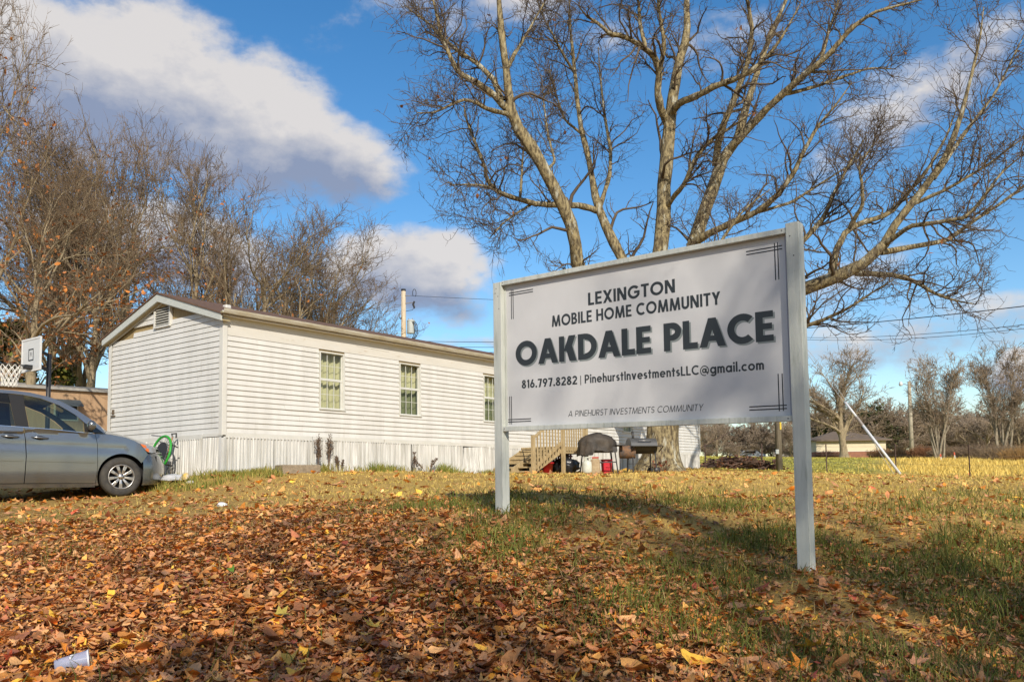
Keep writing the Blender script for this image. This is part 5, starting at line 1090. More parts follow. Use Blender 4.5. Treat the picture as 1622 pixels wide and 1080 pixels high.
        n = 5200; pk = r.integers(0, len(P1), n); f = r.random(n) ** .6 * 4.99; i = f.astype(int); w = (f - i)[:, None]; Q_ = P1[pk, i] * (1 - w) + P1[pk, i + 1] * w + r.normal(0, h * .018, (n, 3))
        C = np.array(cols)[r.integers(0, len(cols), n)] * r.uniform(.6, 1.3, (n, 1)); o = link('crown', leaf_mesh('crown', Q_, r.uniform(.5, 1.3, n) * h * .022, leaf_templates(5, False, 9), 1.0, r, C), DRYLEAF, root); o['kind'] = 'stuff'
        tag(root, label, 'tree')
    conifer('pine_tree', 1385, 640, 124, .95, 1, 'dark green pine behind the small brick house roof', [(.035, .055, .018), (.06, .075, .02), (.05, .05, .015)])
    conifer('pine_tree', 1302, 655, 120, .6, 2, 'low dark pine at the left end of the small brick house', [(.035, .055, .018), (.06, .075, .02)])
    conifer('cedar_tree', 92, 562, 31, .34, 3, 'green cedar behind the tan home roof beside the hoop', [(.11, .13, .025), (.19, .17, .03), (.07, .085, .02)])
    conifer('cedar_tree', 10, 500, 33, .38, 4, 'dark cedar behind the basketball net', [(.10, .11, .025), (.16, .14, .03), (.07, .075, .02)])
    # trees behind the camera: their shade lies over the foreground and the sign
    S1 = proto_tree('shade_tree', 707, 14, .42, 'oak', TWIG_L, BARK_L, 13, 9, 7, 3, leaves=1500, lsize=.12, fork=.2, spread=(20, 60), minr=.014)
    return S1
SHADE = make_groves()
def make_shade():
    spots = [(4.2, -10.5, .4, 1.0, 'bare oak standing behind the viewer, right of the shade'), (-2.6, -16.5, 2.1, 1.05, 'bare oak standing behind the viewer, left of the shade'), (13.5, -10.5, 4.0, 1.0, 'bare oak standing far right behind the viewer')]
    for i, (x, y, rz, s, lb) in enumerate(spots):
        plant(SHADE, i > 0, (x, y, h1(x, y)), rz, s, lb, 'shade trees behind the viewer')
make_shade()
# ------------------------------------------------------------------ things round the home
def hp(a, b, z): return Vector((HC[0] + HU[0] * a + HV[0] * b, HC[1] + HU[1] * a + HV[1] * b, z))
def hground(a, b): p = hp(a, b, 0); return h1(p.x, p.y)
WOOD = mat('weathered_deck_wood', (.46, .36, .20), .8, (.33, .25, .135), scale=5, bump=.4, bscale=30, stretch=(3, 3, .8), spec=.2, dirt=((.16, .12, .07), 6, .6, .8))
def make_porch():
    rt = empty('wooden_porch', hp(9.8, -.6, hground(9.8, -.6)), HA); z0 = rt.location.z
    L = lambda a, b, z: Vector((a - 9.8, b + .6, z - z0)); fl = 2.19; g = hground(8.4, -.8) - .02
    def bx(a0, b0, z0_, a1, b1, z1, nm, par=rt, bevel=.004):
        mb = MB(); p, q = L(a0, b0, z0_), L(a1, b1, z1); mb.box(p.x, p.y, p.z, q.x, q.y, q.z); return mb.build(nm, WOOD, par, bevel=bevel)
    BN, BW = -1.32, -.10                                 # near and wall side of the stair
    n = 6; a0, a1 = 8.02, 9.32; rise = (fl - g) / (n + .6)
    for i in range(n):
        a = a0 + (a1 - a0) * i / n; z = g + rise * (i + .85); bx(a, BN + .06, z - .038, a + .25, BW, z, 'tread')
        if i > 1: bx(a + .235, BN + .07, z, a + .248, BW - .02, z + rise * .55, 'riser_board')
    for b in (BN + .01, BW - .02, (BN + BW) / 2):
        mb = MB(); p = [L(a0 - .02, b, g - .05), L(a1 + .02, b, fl - .22), L(a1 + .02, b, fl - .03), L(a0 - .02, b, g + .17)]; q = [v + Vector((0, .04, 0)) for v in p]
        mb.add(p + q, [(0, 1, 2, 3), (7, 6, 5, 4), (0, 4, 5, 1), (1, 5, 6, 2), (2, 6, 7, 3), (3, 7, 4, 0)]); mb.build('stringer', WOOD, rt)
    for i in range(9): b = BN + .145 * i; bx(9.30, b, fl - .038, 10.55, b + .138, fl, 'deck_board')
    for a in (9.31, 10.50): bx(a, BN, fl - .19, a + .04, BW + .08, fl - .039, 'joist')
    bx(9.352, BN, fl - .19, 10.498, BN + .04, fl - .039, 'rim_joist')
    gp = hground(9.4, BN) - .2
    for a, b in ((9.36, BN - .091), (10.50, BN - .091)): bx(a, b, gp, a + .09, b + .09, fl + .98, 'post', bevel=.006)
    bx(8.0, BN - .091, hground(8.0, BN) - .2, 8.09, BN - .001, g + 1.0, 'newel_post', bevel=.006)
    # stair rail with balusters
    def slant(dz, w, h, nm):
        mb = MB(); mb.bar(L(8.09, BN - .046, g + dz), L(9.36, BN - .046, g + dz + (fl - g - .05)), w, h); mb.build(nm, WOOD, rt)
    slant(.16, .04, .085, 'lower_stair_rail'); slant(.95, .085, .04, 'upper_stair_rail')
    for i in range(9):
        t = (i + .6) / 9.3; a = 8.09 + 1.27 * t; zz = g + (fl - g - .05) * t; bx(a - .018, BN - .105, zz + .10, a + .018, BN - .07, zz + .97, 'baluster', bevel=.003)
    for i in range(9):
        a = 9.52 + i * .115; bx(a - .018, BN - .035, fl - .12, a + .018, BN - .001, fl + .93, 'baluster', bevel=.003)
    mb = MB(); mb.bar(L(9.45, BN - .04, fl + .94), L(10.5, BN - .04, fl + .94), .085, .04); mb.build('upper_rail', WOOD, rt)
    tag(rt, 'weathered wooden porch with open stair and balusters against the white home', 'porch')
make_porch()

def blob(name, m, parent, c, r, seed, sub=4, amp=.16, flat=None, freq=2.2, creases=0.0):
    """a crumpled rounded lump"""
    from mathutils import noise as mn
    bm = bmesh.new(); bmesh.ops.create_icosphere(bm, subdivisions=sub, radius=1.0); off = Vector((seed * 3.1, seed * 1.7, seed * .9))
    for v in bm.verts:
        n = v.co.normalized(); d = 1 + amp * mn.noise(n * freq + off) + amp * .5 * mn.noise(n * freq * 2.7 + off) + creases * abs(mn.noise(n * freq * 4 + off))
        q = Vector((n.x * r[0], n.y * r[1], n.z * r[2])) * d
        if flat is not None and q.z < flat: q.z = flat + (q.z - flat) * .08
        v.co = q + Vector(c)
    me = bpy.data.meshes.new(name); bm.to_mesh(me); bm.free(); me.polygons.foreach_set('use_smooth', np.ones(len(me.polygons), bool)); return link(name, me, m, parent)

BLACK = mat('black_steel', (.022, .023, .025), .45, (.04, .035, .03), scale=8); RUST = mat('rusty_steel', (.20, .105, .05), .8, (.07, .06, .055), scale=6, lo=.4, hi=.6); STEEL = mat('dull_steel', (.40, .39, .37), .4, metal=.7)
def make_smoker():
    g = gpt(1016, 22.6); rt = empty('barrel_smoker', g, math.radians(14))
    drum = mat('smoker_drum', (.05, .053, .056), .4, (.085, .082, .076), scale=3, spec=.6)
    mb = MB(); n = 24; rad, z0, x0, x1 = .215, .72, -.36, .40
    def half(a0, a1, xs, rr, nm, m, par):
        mb = MB(); k = 14; vs = []; fs = []
        for x, s in xs:
            for i in range(k + 1): t = math.radians(a0 + (a1 - a0) * i / k); vs.append((x, rr * s * math.cos(t), z0 + rr * s * math.sin(t)))
        for j in range(len(xs) - 1):
            for i in range(k): fs.append((j * (k + 1) + i, j * (k + 1) + i + 1, (j + 1) * (k + 1) + i + 1, (j + 1) * (k + 1) + i))
        mb.add(vs, fs); o = mb.build(nm, m, par, smooth=True); sharp(o.data, 40); return o
    xs = [(x0, .02), (x0, 1), (x1, 1), (x1, .02)]
    half(0, 180, xs, rad, 'lid', drum, rt); half(180, 360, xs, rad - .004, 'lower_drum', BLACK, rt)
    mb = MB(); mb.tube([(-.16, -.21, .84), (-.16, -.26, .86), (.20, -.26, .86), (.20, -.21, .84)], .011, 8); mb.build('lid_handle', STEEL, rt, smooth=True)
    mb = MB(); mb.tube([(-.22, .0, .92), (-.22, .0, .98), (-.235, 0, 1.12)], .032, 12); mb.build('chimney', BLACK, rt, smooth=True)
    mb = MB(); mb.box(-.38, -.45, .70, .46, -.225, .715); mb.build('front_shelf', BLACK, rt); mb = MB(); mb.bar((.46, -.45, .70), (.44, -.20, .56), .02, .02); mb.bar((-.38, -.45, .70), (-.34, -.20, .56), .02, .02); mb.build('shelf_brace', BLACK, rt)
    fb = MB(); fb.lathe([(.0001, -.30), (.165, -.30), (.172, -.28), (.172, .10), (.165, .12), (.0001, .12)], 24, org=(0, 0, 0), axis='y'); o = fb.build('firebox', RUST, rt, smooth=True); sharp(o.data, 40); o.location = (-.50, -.02, .56); o.rotation_euler = (0, 0, math.radians(75))
    for (x, y) in ((-.30, -.19), (-.30, .19), (.34, -.19), (.34, .19)):
        mb = MB(); mb.tube([(x, y * .75, .62), (x * 1.06, y * 1.15, -.05)], .019, 8); mb.build('leg', BLACK, rt)
    mb = MB(); mb.box(-.30, -.15, .24, .34, .15, .25); mb.build('lower_shelf', BLACK, rt)
    for y in (-.24, .24):
        w = MB(); w.lathe([(.0001, -.02), (.08, -.02), (.09, 0), (.08, .02), (.0001, .02)], 16, axis='y'); o = w.build('wheel', BLACK, rt, smooth=True); o.location = (.36, y, .06)
    tag(rt, 'barrel shaped charcoal smoker on legs with rusty side firebox before the maple', 'grill')
make_smoker()
def make_covered_grill():
    g = gpt(950, 22.2); rt = empty('covered_grill', g, math.radians(8)); cov = mat('tarp_cover', (.030, .026, .022), .62, (.065, .05, .035), scale=4, bump=.7, bscale=9, spec=.4)
    from mathutils import noise as mn
    vs = []; fs = []; K, RW = 72, 22                 # cloth draped over the grill: ridge on top, folds running down, ragged hem
    for j in range(RW + 1):
        h = j / RW
        for i in range(K):
            a = 2 * math.pi * i / K; c, q = math.cos(a), math.sin(a); e = 2.6; sq = (abs(c) ** e + abs(q) ** e) ** (-1 / e)
            s = min(1.0, (h * 1.9)) ** .62 * (1 + .10 * max(0, h - .55)); fold = (.035 * math.sin(a * 9 + 2.0 * mn.noise((c * 2, q * 2, h * 1.5))) + .02 * math.sin(a * 17 + h * 3)) * h ** 1.2 + .05 * mn.noise((c * 3 + 4, q * 3, h * 4))
            top = 1.10 - .16 * abs(c * s) - .06 * (q * s) ** 2 + .03 * mn.noise((c * s * 4, q * s * 4, 7)); hem = .60 - (.12 if c < -.3 else 0) + .05 * mn.noise((c * 2.5, q * 2.5, 3))
            z = top + (hem - top) * max(0.0, (h - .36) / .64) ** 1.05; vs.append((-.06 + c * sq * .50 * (s + fold), q * sq * .30 * (s + fold * 1.3), z))
    for j in range(RW):
        for i in range(K): fs.append((j * K + i, j * K + (i + 1) % K, (j + 1) * K + (i + 1) % K, (j + 1) * K + i))
    mb = MB(); mb.add(vs, fs); mb.build('fabric_cover', cov, rt, smooth=True)
    mb = MB(); mb.box(-.44, -.22, .56, .34, .22, .82); mb.build('firebox', BLACK, rt)
    for (x, y) in ((-.44, -.22), (-.44, .22), (.40, -.22), (.40, .22)): mb = MB(); mb.bar((x * .92, y, .60), (x * 1.1, y * 1.1, -.05), .035, .035); mb.build('leg', BLACK, rt)
    mb = MB(); mb.bar((-.42, -.22, .30), (.42, -.22, .30), .02, .03); mb.bar((-.42, .22, .30), (.42, .22, .30), .02, .03); mb.build('leg_brace', BLACK, rt)
    mb = MB(); mb.box(.40, -.26, .735, .66, .26, .77); mb.build('side_shelf', BLACK, rt, bevel=.008); mb = MB(); mb.box(.30, -.245, .56, .42, -.20, .70); mb.build('front_panel', BLACK, rt, bevel=.006)
    tag(rt, 'gas grill hidden under a crumpled black cover beside the porch', 'grill')
    # propane bottle
    g = gpt(930.5, 21.75); t = empty('propane_tank', g); wp = mat('tank_white', (.58, .60, .53), .45, (.47, .48, .40), scale=7)
    mb = MB(); mb.lathe([(.0001, .03), (.11, .03), (.135, .06), (.142, .10), (.142, .27), (.125, .33), (.07, .37), (.0001, .38)], 24); mb.build('cylinder', wp, t, smooth=True)
    mb = MB(); mb.lathe([(.10, .0), (.11, .0), (.11, .045), (.10, .045)], 24); mb.build('foot_ring', wp, t, smooth=True)
    for k in range(3):
        a = k * 2.09; mb = MB(); mb.bar((.085 * math.cos(a), .085 * math.sin(a), .34), (.085 * math.cos(a), .085 * math.sin(a), .45), .07, .012, up=(math.cos(a), math.sin(a), 0)); mb.build('collar_strut', wp, t)
    mb = MB(); mb.lathe([(.082, .44), (.094, .44), (.094, .465), (.082, .465)], 24); mb.build('collar_ring', wp, t, smooth=True); mb = MB(); mb.lathe([(.0001, .44), (.02, .44), (.02, .38), (.03, .37)], 12); mb.build('valve', STEEL, t, smooth=True)
    tag(t, 'small white propane tank on the grass under the covered grill', 'gas tank')
    # red tub and paper sack
    g = gpt(961, 22.5); t = empty('red_cooler', g, .2); t.scale = (.78, .78, .95); red = mat('red_plastic', (.50, .012, .03), .4, (.42, .012, .025), scale=5)
    mb = MB(); mb.add([(-.14, -.13, -.02), (.14, -.13, -.02), (.14, .13, -.02), (-.14, .13, -.02), (-.16, -.15, .36), (.16, -.15, .36), (.16, .15, .36), (-.16, .15, .36)], [(3, 2, 1, 0), (4, 5, 6, 7), (0, 1, 5, 4), (1, 2, 6, 5), (2, 3, 7, 6), (3, 0, 4, 7)]); mb.build('tub', red, t, bevel=.02); mb = MB(); mb.box(-.17, -.16, .362, .17, .16, .41); mb.build('lid', red, t, bevel=.012); mb = MB(); mb.box(-.07, -.172, .18, .07, -.147, .21); mb.build('handle', red, t, bevel=.006)
    tag(t, 'bright red plastic tub standing behind the grill legs', 'tub')
    g = gpt(943.5, 21.7); t = empty('charcoal_sack', g, -.3); pap = mat('paper_sack', (.42, .33, .20), .85, (.30, .21, .12), scale=7, bump=.5, bscale=14, dirt=((.45, .12, .10), 9, .62, .70))
    vs = []; fs = []; rr = random.Random(4); K = 12; prof = [(0, 1.0), (.08, 1.06), (.2, 1.0), (.32, .97), (.40, .90), (.44, .55)]
    for h, s in prof:
        for i in range(K):
            a = 2 * math.pi * i / K; c, q = math.cos(a), math.sin(a); e = 3.0; k = (abs(c) ** e + abs(q) ** e) ** (-1 / e); vs.append((c * k * .125 * s + rr.uniform(-.007, .007), q * k * .085 * s + rr.uniform(-.007, .007), h - .02))
    for i in range(len(prof) - 1):
        for k in range(K): fs.append((i * K + k, i * K + (k + 1) % K, (i + 1) * K + (k + 1) % K, (i + 1) * K + k))
    fs.append(tuple(range((len(prof) - 1) * K, len(prof) * K))); mb = MB(); mb.add(vs, fs); mb.build('sack_body', pap, t); mb = MB(); mb.box(-.09, -.02, .42, .09, .02, .46); mb.build('rolled_top', mat('sack_top', (.45, .07, .05), .7), t, bevel=.01)
    tag(t, 'brown paper sack with red rolled top beside the propane tank', 'sack')
make_covered_grill()
def make_underporch():
    g = hp(8.95, -.75, hground(8.95, -.75)); t = empty('push_mower', g, HA + .4); dk = mat('mower_black', (.02, .02, .022), .5, (.05, .045, .04), scale=6)
    mb = MB(); mb.add([(-.3, -.24, .10), (.3, -.24, .10), (.3, .24, .10), (-.3, .24, .10), (-.24, -.2, .24), (.22, -.2, .24), (.22, .2, .24), (-.24, .2, .24)], [(3, 2, 1, 0), (4, 5, 6, 7), (0, 1, 5, 4), (1, 2, 6, 5), (2, 3, 7, 6), (3, 0, 4, 7)]); mb.build('deck', dk, t, bevel=.03)
    mb = MB(); mb.lathe([(.0001, .42), (.11, .42), (.14, .38), (.14, .26), (.12, .24)], 20); mb.build('engine', mat('mower_engine', (.05, .05, .055), .4), t, smooth=True)
    mb = MB(); mb.tube([(-.26, -.18, .22), (-.62, -.18, .62), (-.62, .18, .62), (-.26, .18, .22)], .012, 8); mb.build('handle', dk, t)
    for x in (-.26, .28):
        for y in (-.26, .26):
            w = MB(); w.lathe([(.0001, -.02), (.09, -.02), (.10, 0), (.09, .02), (.0001, .02)], 18, axis='y'); o = w.build('wheel', dk, t, smooth=True); o.location = (x, y, .09)
    tag(t, 'black lawn mower pushed under the porch stair', 'mower')
    g = hp(9.02, -1.02, hground(9.02, -1.02)); t = empty('red_basin', g, .5); mb = MB(); mb.lathe([(.0001, .02), (.17, .02), (.22, .26), (.25, .29), (.235, .30), (.20, .06), (.0001, .05)], 24); mb.build('bowl', mat('basin_red', (.42, .012, .02), .35), t, smooth=True); mb = MB(); mb.lathe([(.22, .255), (.255, .262), (.255, .285), (.22, .285)], 24); mb.build('lip', MATS['basin_red'], t, smooth=True)
    tag(t, 'round red basin on the ground under the porch stair', 'basin')
    g = hp(9.86, -1.12, hground(9.86, -1.12)); t = empty('rubbish_bag', g); bagm = mat('bin_bag', (.018, .018, .02), .3, bump=.6, bscale=12)
    blob('bag_body', bagm, t, (0, 0, .20), (.34, .28, .24), 8, 4, .22, flat=-.20, creases=.15); blob('bag_knot', bagm, t, (.03, 0, .47), (.05, .05, .07), 9, 2, .3)
    tag(t, 'black rubbish bag under the porch deck', 'bag')
    g = hp(9.62, -.95, hground(9.62, -.95)); t = empty('maroon_lattice', g, HA); mm = mat('maroon_paint', (.14, .03, .03), .7)
    for i in range(8): mb = MB(); mb.box(.08 + i * .12, .12, -.05, .15 + i * .12, .14, .60); mb.build('slat', mm, t)
    mb = MB(); mb.box(.06, .141, .10, 1.08, .16, .15); mb.box(.06, .141, .48, 1.08, .16, .53); mb.build('batten', mm, t); tag(t, 'maroon slatted panel leaning in the shade below the porch deck', 'panel')
make_underporch()

def make_toys():
    # green ring trampoline leaning on the skirting
    c = at(254.5, 717, 16.15); t = empty('mini_trampoline', (c.x, c.y, h1(c.x, c.y))); gz = c.z - t.location.z; gm = mat('trampoline_green', (.03, .34, .03), .5, (.02, .26, .03), scale=8); bk = mat('trampoline_mat', (.025, .025, .027), .7)
    Rv = Matrix.Rotation(HA + math.radians(90), 4, 'Z') @ Matrix.Rotation(math.radians(78), 4, 'X')
    Rv = Matrix.Rotation(math.radians(-38), 4, 'Z') @ Matrix.Rotation(math.radians(76), 4, 'X'); T = Matrix.Translation((0, 0, gz)) @ Rv; A = [i * 2 * math.pi / 36 for i in range(37)]; r0 = .335
    mb = MB(); mb.tube([T @ Vector((r0 * math.cos(a), r0 * math.sin(a), 0)) for a in A], .024, 8, cap=False); mb.build('green_rim', gm, t, smooth=True)
    mb = MB(); mb.add([T @ Vector((.22 * math.cos(a), .22 * math.sin(a), 0)) for a in A[:36]], [tuple(range(36))]); mb.build('mat', bk, t)
    for i in range(24):
        a = i * 2 * math.pi / 24; mb = MB(); mb.tube([T @ Vector((.215 * math.cos(a), .215 * math.sin(a), 0)), T @ Vector((.31 * math.cos(a + .05), .31 * math.sin(a + .05), 0))], .006, 5); mb.build('spring', STEEL, t)
    for a in (.6, 2.2, 3.9, 5.4): mb = MB(); mb.tube([T @ Vector((.30 * math.cos(a), .30 * math.sin(a), .0)), T @ Vector((.27 * math.cos(a), .27 * math.sin(a), -.20))], .013, 6); mb.build('leg', BLACK, t)
    tag(t, 'green rimmed mini trampoline leaning on the ribbed skirting by the van nose', 'trampoline')
    def tool(px0, py0, px1, py1, Y0, Y1, nm, label, hm):
        a, b = at(px0, py0, Y0), at(px1, py1, Y1); a.z = h1(a.x, a.y) - .02; t = empty(nm, a); d = b - a; mb = MB(); mb.tube([(0, 0, 0), d * .5 + Vector((.01, 0, 0)), d], .016, 8); mb.build('handle', hm, t, smooth=True); return t, d
    wd = mat('tool_handle_wood', (.34, .19, .09), .7)
    t, d = tool(250, 742, 273.5, 692, 15.95, 16.35, 'shovel', '', wd); mb = MB(); mb.tube([d, d + Vector((-.02, 0, .06)), d + Vector((.07, 0, .07)), d + Vector((.07, 0, -.02))], .018, 8); mb.build('grip', BLACK, t); mb = MB(); mb.box(-.09, -.012, -.05, .09, .012, .10); mb.build('blade', BLACK, t, bevel=.01); tag(t, 'wooden handled shovel standing against the trampoline', 'shovel')
    t, d = tool(270, 740, 273, 700, 16.4, 16.5, 'garden_fork', '', STEEL)
    for i in range(3): mb = MB(); mb.tube([(-.05 + .05 * i, 0, .0), (-.05 + .05 * i, 0, .22)], .007, 6); mb.build('tine', STEEL, t)
    mb = MB(); mb.box(-.06, -.01, .21, .06, .01, .24); mb.build('shoulder', STEEL, t); tag(t, 'grey metal garden fork behind the shovel', 'garden fork')
    a = at(240, 689, 16.55); b = at(262, 692, 16.45); t = empty('pry_bar', a); mb = MB(); mb.tube([(0, 0, 0), b - a], .014, 6); mb.tube([b - a, (b - a) * 1.15 + Vector((0, 0, -.03))], [.014, .006], 6); mb.build('shaft', mat('bar_grey', (.2, .2, .2), .5), t); tag(t, 'grey iron bar hooked across the top of the skirting by the van', 'bar')
    for (px, Y, s, seed, m, nm, lb) in ((277, 15.2, (.26, .16, .10), 3, mat('pale_sack', (.50, .50, .50), .5, (.38, .40, .42), scale=6), 'plastic_bag', 'crumpled pale plastic bag on the grass by the skirting'), (294.5, 15.1, (.075, .06, .11), 5, mat('yellow_wrapper', (.60, .40, .08), .45, (.45, .46, .50), scale=9), 'snack_bag', 'yellow snack bag standing on the grassy bank'), (302, 14.9, (.07, .05, .04), 6, mat('white_scrap', (.65, .64, .6), .6), 'paper_cup', 'small white scrap beside the yellow snack bag')):
        g = gpt(px, Y); t = empty(nm, g); blob('body', m, t, (0, 0, s[2] * .7), s, seed, 3, .30, flat=-.01, freq=2.4, creases=.2); tag(t, lb, 'litter')
    # concrete block
    t = empty('concrete_slab', hp(1.42, -.42, hground(1.42, -.42)), HA + math.radians(-14)); cm = mat('old_concrete', (.30, .24, .165), .95, (.21, .165, .11), scale=14, bump=.8, bscale=30)
    mb = MB(); mb.box(-.40, -.20, -.08, .40, .20, .15); mb.build('slab_body', cm, t, bevel=.02); tag(t, 'low weathered concrete slab in the grass before the skirting', 'slab')
make_toys()

def make_weeds():
    r = np.random.default_rng(77); wm = mat('dead_weed', (.13, .09, .065), .9, (.20, .14, .09), scale=6)
    def weed(a, b, h, n, label, lean=.1, heads=True):
        g = hp(a, b, hground(a, b)); t = empty('dead_weed', g); P = np.zeros((n, 7, 3)); z = np.linspace(0, 1, 7)
        for i in range(n):
            q = r.uniform(0, 6.28); l = r.uniform(.2, 1) * lean; P[i, :, 0] = .04 * math.cos(q) + math.cos(q) * l * h * z ** 1.4; P[i, :, 1] = .04 * math.sin(q) + math.sin(q) * l * h * z ** 1.4; P[i, :, 2] = z * h * r.uniform(.7, 1) - .03
        R = np.full((n, 7), .007) * (1 - z * .5); V, Q = tubes(P, R, 5); link('stalks', np_mesh('stalks', V, Q, True), wm, t)
        P2, R2 = spawn(P, R, 22, r, 4, .45, 1, (25, 60), (h * .08, h * .2), .7, up=.6, minr=.004); P3, R3 = spawn(P2, R2, 5, r, 3, .2, 1, (30, 80), (.012, .03), 1, minr=.007, tip=.8)
        o = link('seed_heads', joinmesh('seed_heads', [tubes(P2, R2, 3), tubes(P3, R3, 3)], False), wm, t); o['kind'] = 'stuff'; tag(t, label, 'weed', 'dead weeds along the skirting')
    weed(2.10, -.22, .80, 4, 'tall dead weed clump below the first window', .12); weed(2.38, -.16, .74, 3, 'dead weed stalks just right of the tallest weed clump', .15); weed(2.75, -.14, .36, 3, 'short dead weed sprig right of the tall clump', .3)
    weed(4.95, -.20, .50, 2, 'leaning dead weed spike below the second window', .45); weed(5.35, -.22, .36, 3, 'low sprawling weed stems right of the leaning spike', .7)
    # green tufts against the skirting
    for a, lb in ((3.75, 'green grass tuft against the skirting between the first two windows'), (6.0, 'green grass tuft right of the leaning weed spike')):
        n = 260; x0 = hp(a, -.18, 0); x = x0.x + r.normal(0, .14, n); y = x0.y + r.normal(0, .14, n); mg = r.random((n, 1)); C = np.array([.11, .17, .02]) * mg + np.array([.36, .31, .07]) * (1 - mg)
        o = blades('grass_tuft', x, y, r.uniform(.15, .36, n), r.uniform(.008, .014, n), C, r, lean=.45); tag(o, lb, 'grass tuft', kind='stuff')
    # red-leaved creeper on the trunk
    g = gpt(1046, 24.0); t = empty('red_creeper', g); P = np.zeros((6, 6, 3)); z = np.linspace(0, 1, 6)
    for i in range(6): P[i, :, 0] = (i - 2.5) * .09 * (.4 + z) ; P[i, :, 1] = .1 * z; P[i, :, 2] = z * r.uniform(.25, .8)
    R = np.full((6, 6), .008); V, Q = tubes(P, R, 4); link('stems', np_mesh('stems', V, Q), wm, t); link('leaves', hanging_leaves(P[:, :4], 60, .05, r, [(.17, .05, .035), (.22, .07, .04), (.12, .05, .03)]), DRYLEAF, t)['kind'] = 'stuff'; tag(t, 'small reddish creeper at the foot of the big maple trunk', 'plant')
make_weeds()
# ------------------------------------------------------------------ hoop, tan home, poles, wires, fence, far buildings
def make_hoop():
    c = at(50, 562, 17.0); d = Vector((.804, -.595, 0)); n = Vector((-.595, -.804, 0)); base = Vector((c.x - n.x * .35, c.y - n.y * .35, 0)); base.z = h1(base.x, base.y); t = empty('basketball_hoop', base); O = c - base
    wh = mat('board_white', (.60, .61, .60), .4, (.55, .56, .55), scale=3); bk = mat('hoop_black', (.02, .02, .022), .45); ed = mat('board_edge', (.68, .68, .66), .4); W2, H2 = .42, .345
    def bb(u0, u1, v0, v1, o0, o1, nm, m, par=t, bev=0.0):
        mb = MB(); p = [O + d * u + n * o + Vector((0, 0, v)) for o in (o0, o1) for (u, v) in ((u0, v0), (u1, v0), (u1, v1), (u0, v1))]; mb.add(p, [(0, 1, 2, 3), (7, 6, 5, 4), (0, 4, 5, 1), (1, 5, 6, 2), (2, 6, 7, 3), (3, 7, 4, 0)]); return mb.build(nm, m, par, bevel=bev)
    b = bb(-W2, W2, -H2, H2, -.02, .01, 'backboard', wh, bev=.012)
    for (u0, u1, v0, v1) in ((-W2, W2, H2 - .035, H2), (-W2, W2, -H2, -H2 + .035), (-W2, -W2 + .035, -H2 + .036, H2 - .036), (W2 - .035, W2, -H2 + .036, H2 - .036)): bb(u0, u1, v0, v1, .011, .020, 'board_edge', ed, b)
    for (u0, u1, v0, v1) in ((-.11, .11, .10, .125), (-.11, .11, -.125, -.10), (-.11, -.088, -.099, .099), (.088, .11, -.099, .099)): bb(u0, u1, v0, v1, .011, .014, 'target_line', bk, b)
    A = [i * math.pi / 7 for i in range(7)]; mb = MB()
    for k in range(3): mb.tube([O + d * (.03 * math.cos(q) * (1 - k * .2)) + n * .013 + Vector((0, 0, .0 + .05 * math.sin(q) - .03 + k * .02)) for q in [i * math.pi / 8 for i in range(9)]], .004, 4)
    mb.build('board_logo', mat('logo_grey', (.12, .13, .15), .5), b)
    rc = O + n * .40 + Vector((0, 0, -.25)); rr = .225; ring = [rc + d * (rr * math.cos(q)) + n * (rr * math.sin(q)) for q in [i * math.pi / 16 for i in range(33)]]
    mb = MB(); mb.tube(ring, .010, 8, cap=False); mb.build('rim', bk, t, smooth=True); bb(-.09, .09, -.30, -.22, .0105, .15, 'rim_bracket', bk)
    net = mat('net_cord', (.72, .70, .64), .8); mb = MB(); K = 12; no = None
    prof = [(1.0, 0), (.93, -.09), (.80, -.18), (.66, -.27), (.60, -.36), (.62, -.43)]
    for k in range(K):
        for sg in (1, -1):
            mb2 = MB(); mb2.tube([rc + d * (rr * s * math.cos((k + sg * .5 * j) * 2 * math.pi / K)) + n * (rr * s * math.sin((k + sg * .5 * j) * 2 * math.pi / K)) + Vector((0, 0, z)) for j, (s, z) in enumerate(prof)], .007, 5); mb2.build('net_cord', net, t)
    mb = MB(); mb.tube([(0, 0, -.05), (0, 0, O.z + .05)], .045, 12); mb.build('pole', bk, t, smooth=True); mb = MB(); mb.bar(Vector((0, 0, O.z + .02)), O + Vector((0, 0, .16)) - n * .02, .05, .06); mb.bar(Vector((0, 0, O.z - .30)), O + Vector((0, 0, -.16)) - n * .02, .05, .06); mb.build('board_arm', bk, t)
    mb = MB(); mb.box(-.40, -.55, -.06, .40, .35, .16); mb.build('base_tank', bk, t, bevel=.05, seg=3); tag(t, 'basketball hoop with white backboard and net standing behind the van', 'basketball hoop')
make_hoop()
